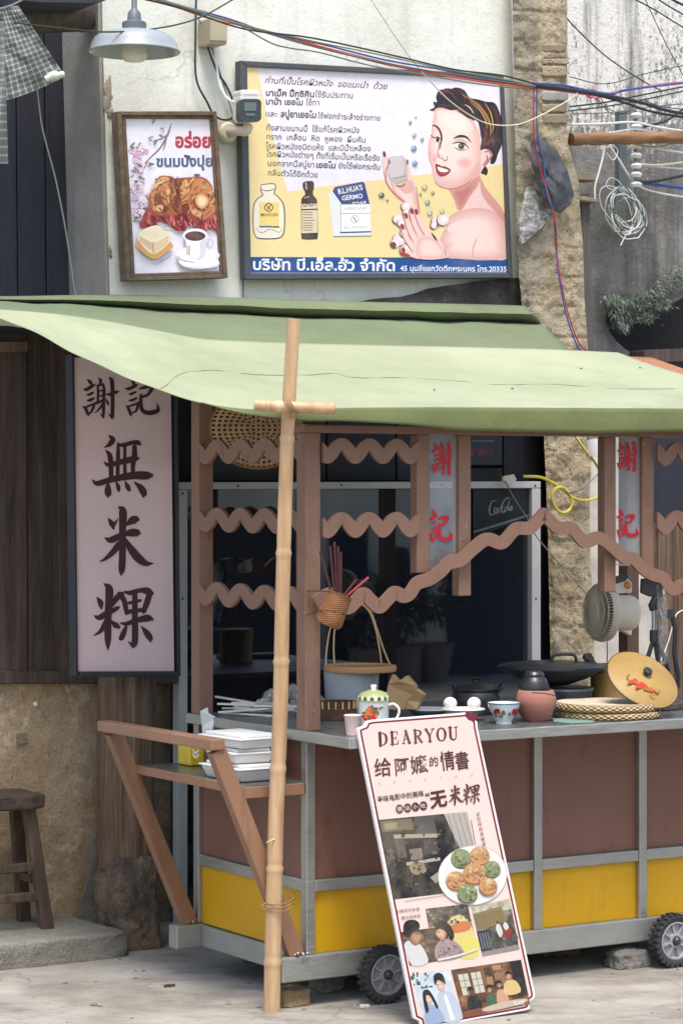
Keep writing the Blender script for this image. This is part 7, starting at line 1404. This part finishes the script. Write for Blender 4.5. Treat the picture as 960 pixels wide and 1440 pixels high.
# stones and blocks under and round the cart
HG = HP(0)
def gstone(lab, nm, u, v, wt_, ws_, h, mm, seed, amp=.02, cat='stone'):
    t, s, _ = tsz(HG(u, v)); b = rock_box(t-wt_/2, t+wt_/2, s, s+ws_, -.004, h, amp, 12, seed=seed); return tag(b.build(nm, M[mm], sharp=70), lab, cat)
gstone('grey brick lying behind the bamboo foot under the cart corner', 'brick', 420, 1416, .10, .09, .055, 'rock_tan', 1, .01, 'brick')
gstone('tan stone under the middle of the cart', 'stone', 795, 1346, .13, .1, .075, 'rock_tan', 5, .05)
gstone('grey block under the cart beside the right wheel', 'block', 893, 1362, .13, .09, .055, 'rock', 7, .012, 'block')
gstone('brown stone in shadow under the left end of the cart', 'stone', 470, 1396, .08, .07, .05, 'rock', 11, .03)
rr = random.Random(31); b = MB()
for i in range(46):
    u, v = rr.uniform(0, 960), rr.uniform(1345, 1440); c = HG(u, v); r_ = rr.uniform(.002, .007)*(1 if rr.random() < .85 else 1.6); b.sphere(c+UP*r_*.3, r_, 4, sq=(1.4, 1, .6))
tag(b.build('grit', M['rock'], loc=(0, 0, 0)), 'small grit and crumbs strewn over the concrete ground', 'grit', kind='stuff')
for lab, u, v in (('tiny crumpled white paper scrap by the left cart wheel', 512, 1417), ('dark curled dry leaf on the ground left of the bamboo pole', 236, 1388)):
    c = HG(u, v); b = rock_box(-.008, .012, -.006, .008, 0, .008, .006, 90, fr=lambda t, s, z, c=c: c+DF*t*1.6+DN*s+UP*z); tag(b.build('scrap' if 'paper' in lab else 'dry_leaf', M['foam'] if 'paper' in lab else plain('dry_leaf_brown', lin(96, 76, 56), .9)), lab, 'scrap' if 'paper' in lab else 'leaf')
b = MB(); b.prism([L0(u, v, .012) for u, v in ((24,1032),(38,1031),(39,1046),(25,1047))], DN*.012); tag(b.build('wall_socket_plate', M['mud_dark'], bevel=.002), 'small square blanked plate on the brown mud wall', 'plate')
b = MB(); b.lathe(L0(50, 990, .01), [(.006, 0), (.009, .004), (.006, .007), (.0001, .007)], 12, ax=-DN); tag(b.build('wall_button', M['cam_white']), 'tiny white knob high on the brown mud wall', 'knob')
for i in range(3):  # bushes added only to give detail mirrored in the shop glass
    pp_ = C(6.98+.36*i, -7.7-.05*i, 0); pl_ = thing('added_potted_plant', pp_, 'added potted bush across the lane, number from the door side'.replace(', number from the door side', (' beside the wide dark doorway', ' between two other potted bushes', ' nearest the far doorway')[i]), 'plant', 'added bushes mirrored in the shop glass')
    b = MB(); b.lathe(pp_, [(.0001, .0), (.13, .0), (.17, .3), (.19, .31), (.17, .32), (.15, .28), (.0001, .27)], 20); b.build('pot', M['cement'], pl_)
    rr = random.Random(40+i); b = MB()
    for k in range(380):
        d = Vector((rr.gauss(0, 1), rr.gauss(0, 1), rr.gauss(0, 1))).normalized(); o_ = pp_+UP*(.55+.12*i)+Vector((d.x*.24, d.y*.24, d.z*.3))*rr.random()**.4; sd = d.cross(Vector((rr.gauss(0, 1), 1, rr.gauss(0, 1)))).normalized()*.02; b.add([o_, o_+d*.04+sd, o_+d*.1, o_+d*.04-sd], [(0, 1, 2, 3)], 0, smooth=False)
    b.build('foliage', lf[2], pl_)
# house row across the lane: seen only in the shop glass
op = thing('opposite_house', C(9, -8.2, 0), 'pale plastered house row across the lane mirrored in the shop glass', 'house')
def fO(t, s, z): return C(t, s, z)
b = MB(); b.box(3, 34, -8.5, -8.2, 0, 3.4); b.build('wall', M['plaster'], op)
for i, (t0, t1, z0, z1) in enumerate(((3.6, 4.6, 0, 2.3), (5.2, 6.75, 0, 1.36), (6.9, 7.3, 0, 1.3), (7.55, 7.7, .5, 1.1), (8.1, 9.4, 0, 1.42), (9.9, 10.8, 0, 2.4), (12.2, 13.2, .9, 2.3), (14.6, 17.2, 0, 2.5), (19, 20, .9, 2.2), (22, 25, 0, 2.5))):
    b = MB(); b.box(t0, t1, -8.195, -8.17, z0, z1); b.build('door' if z0 == 0 else 'window', M['navy_wood'], op)
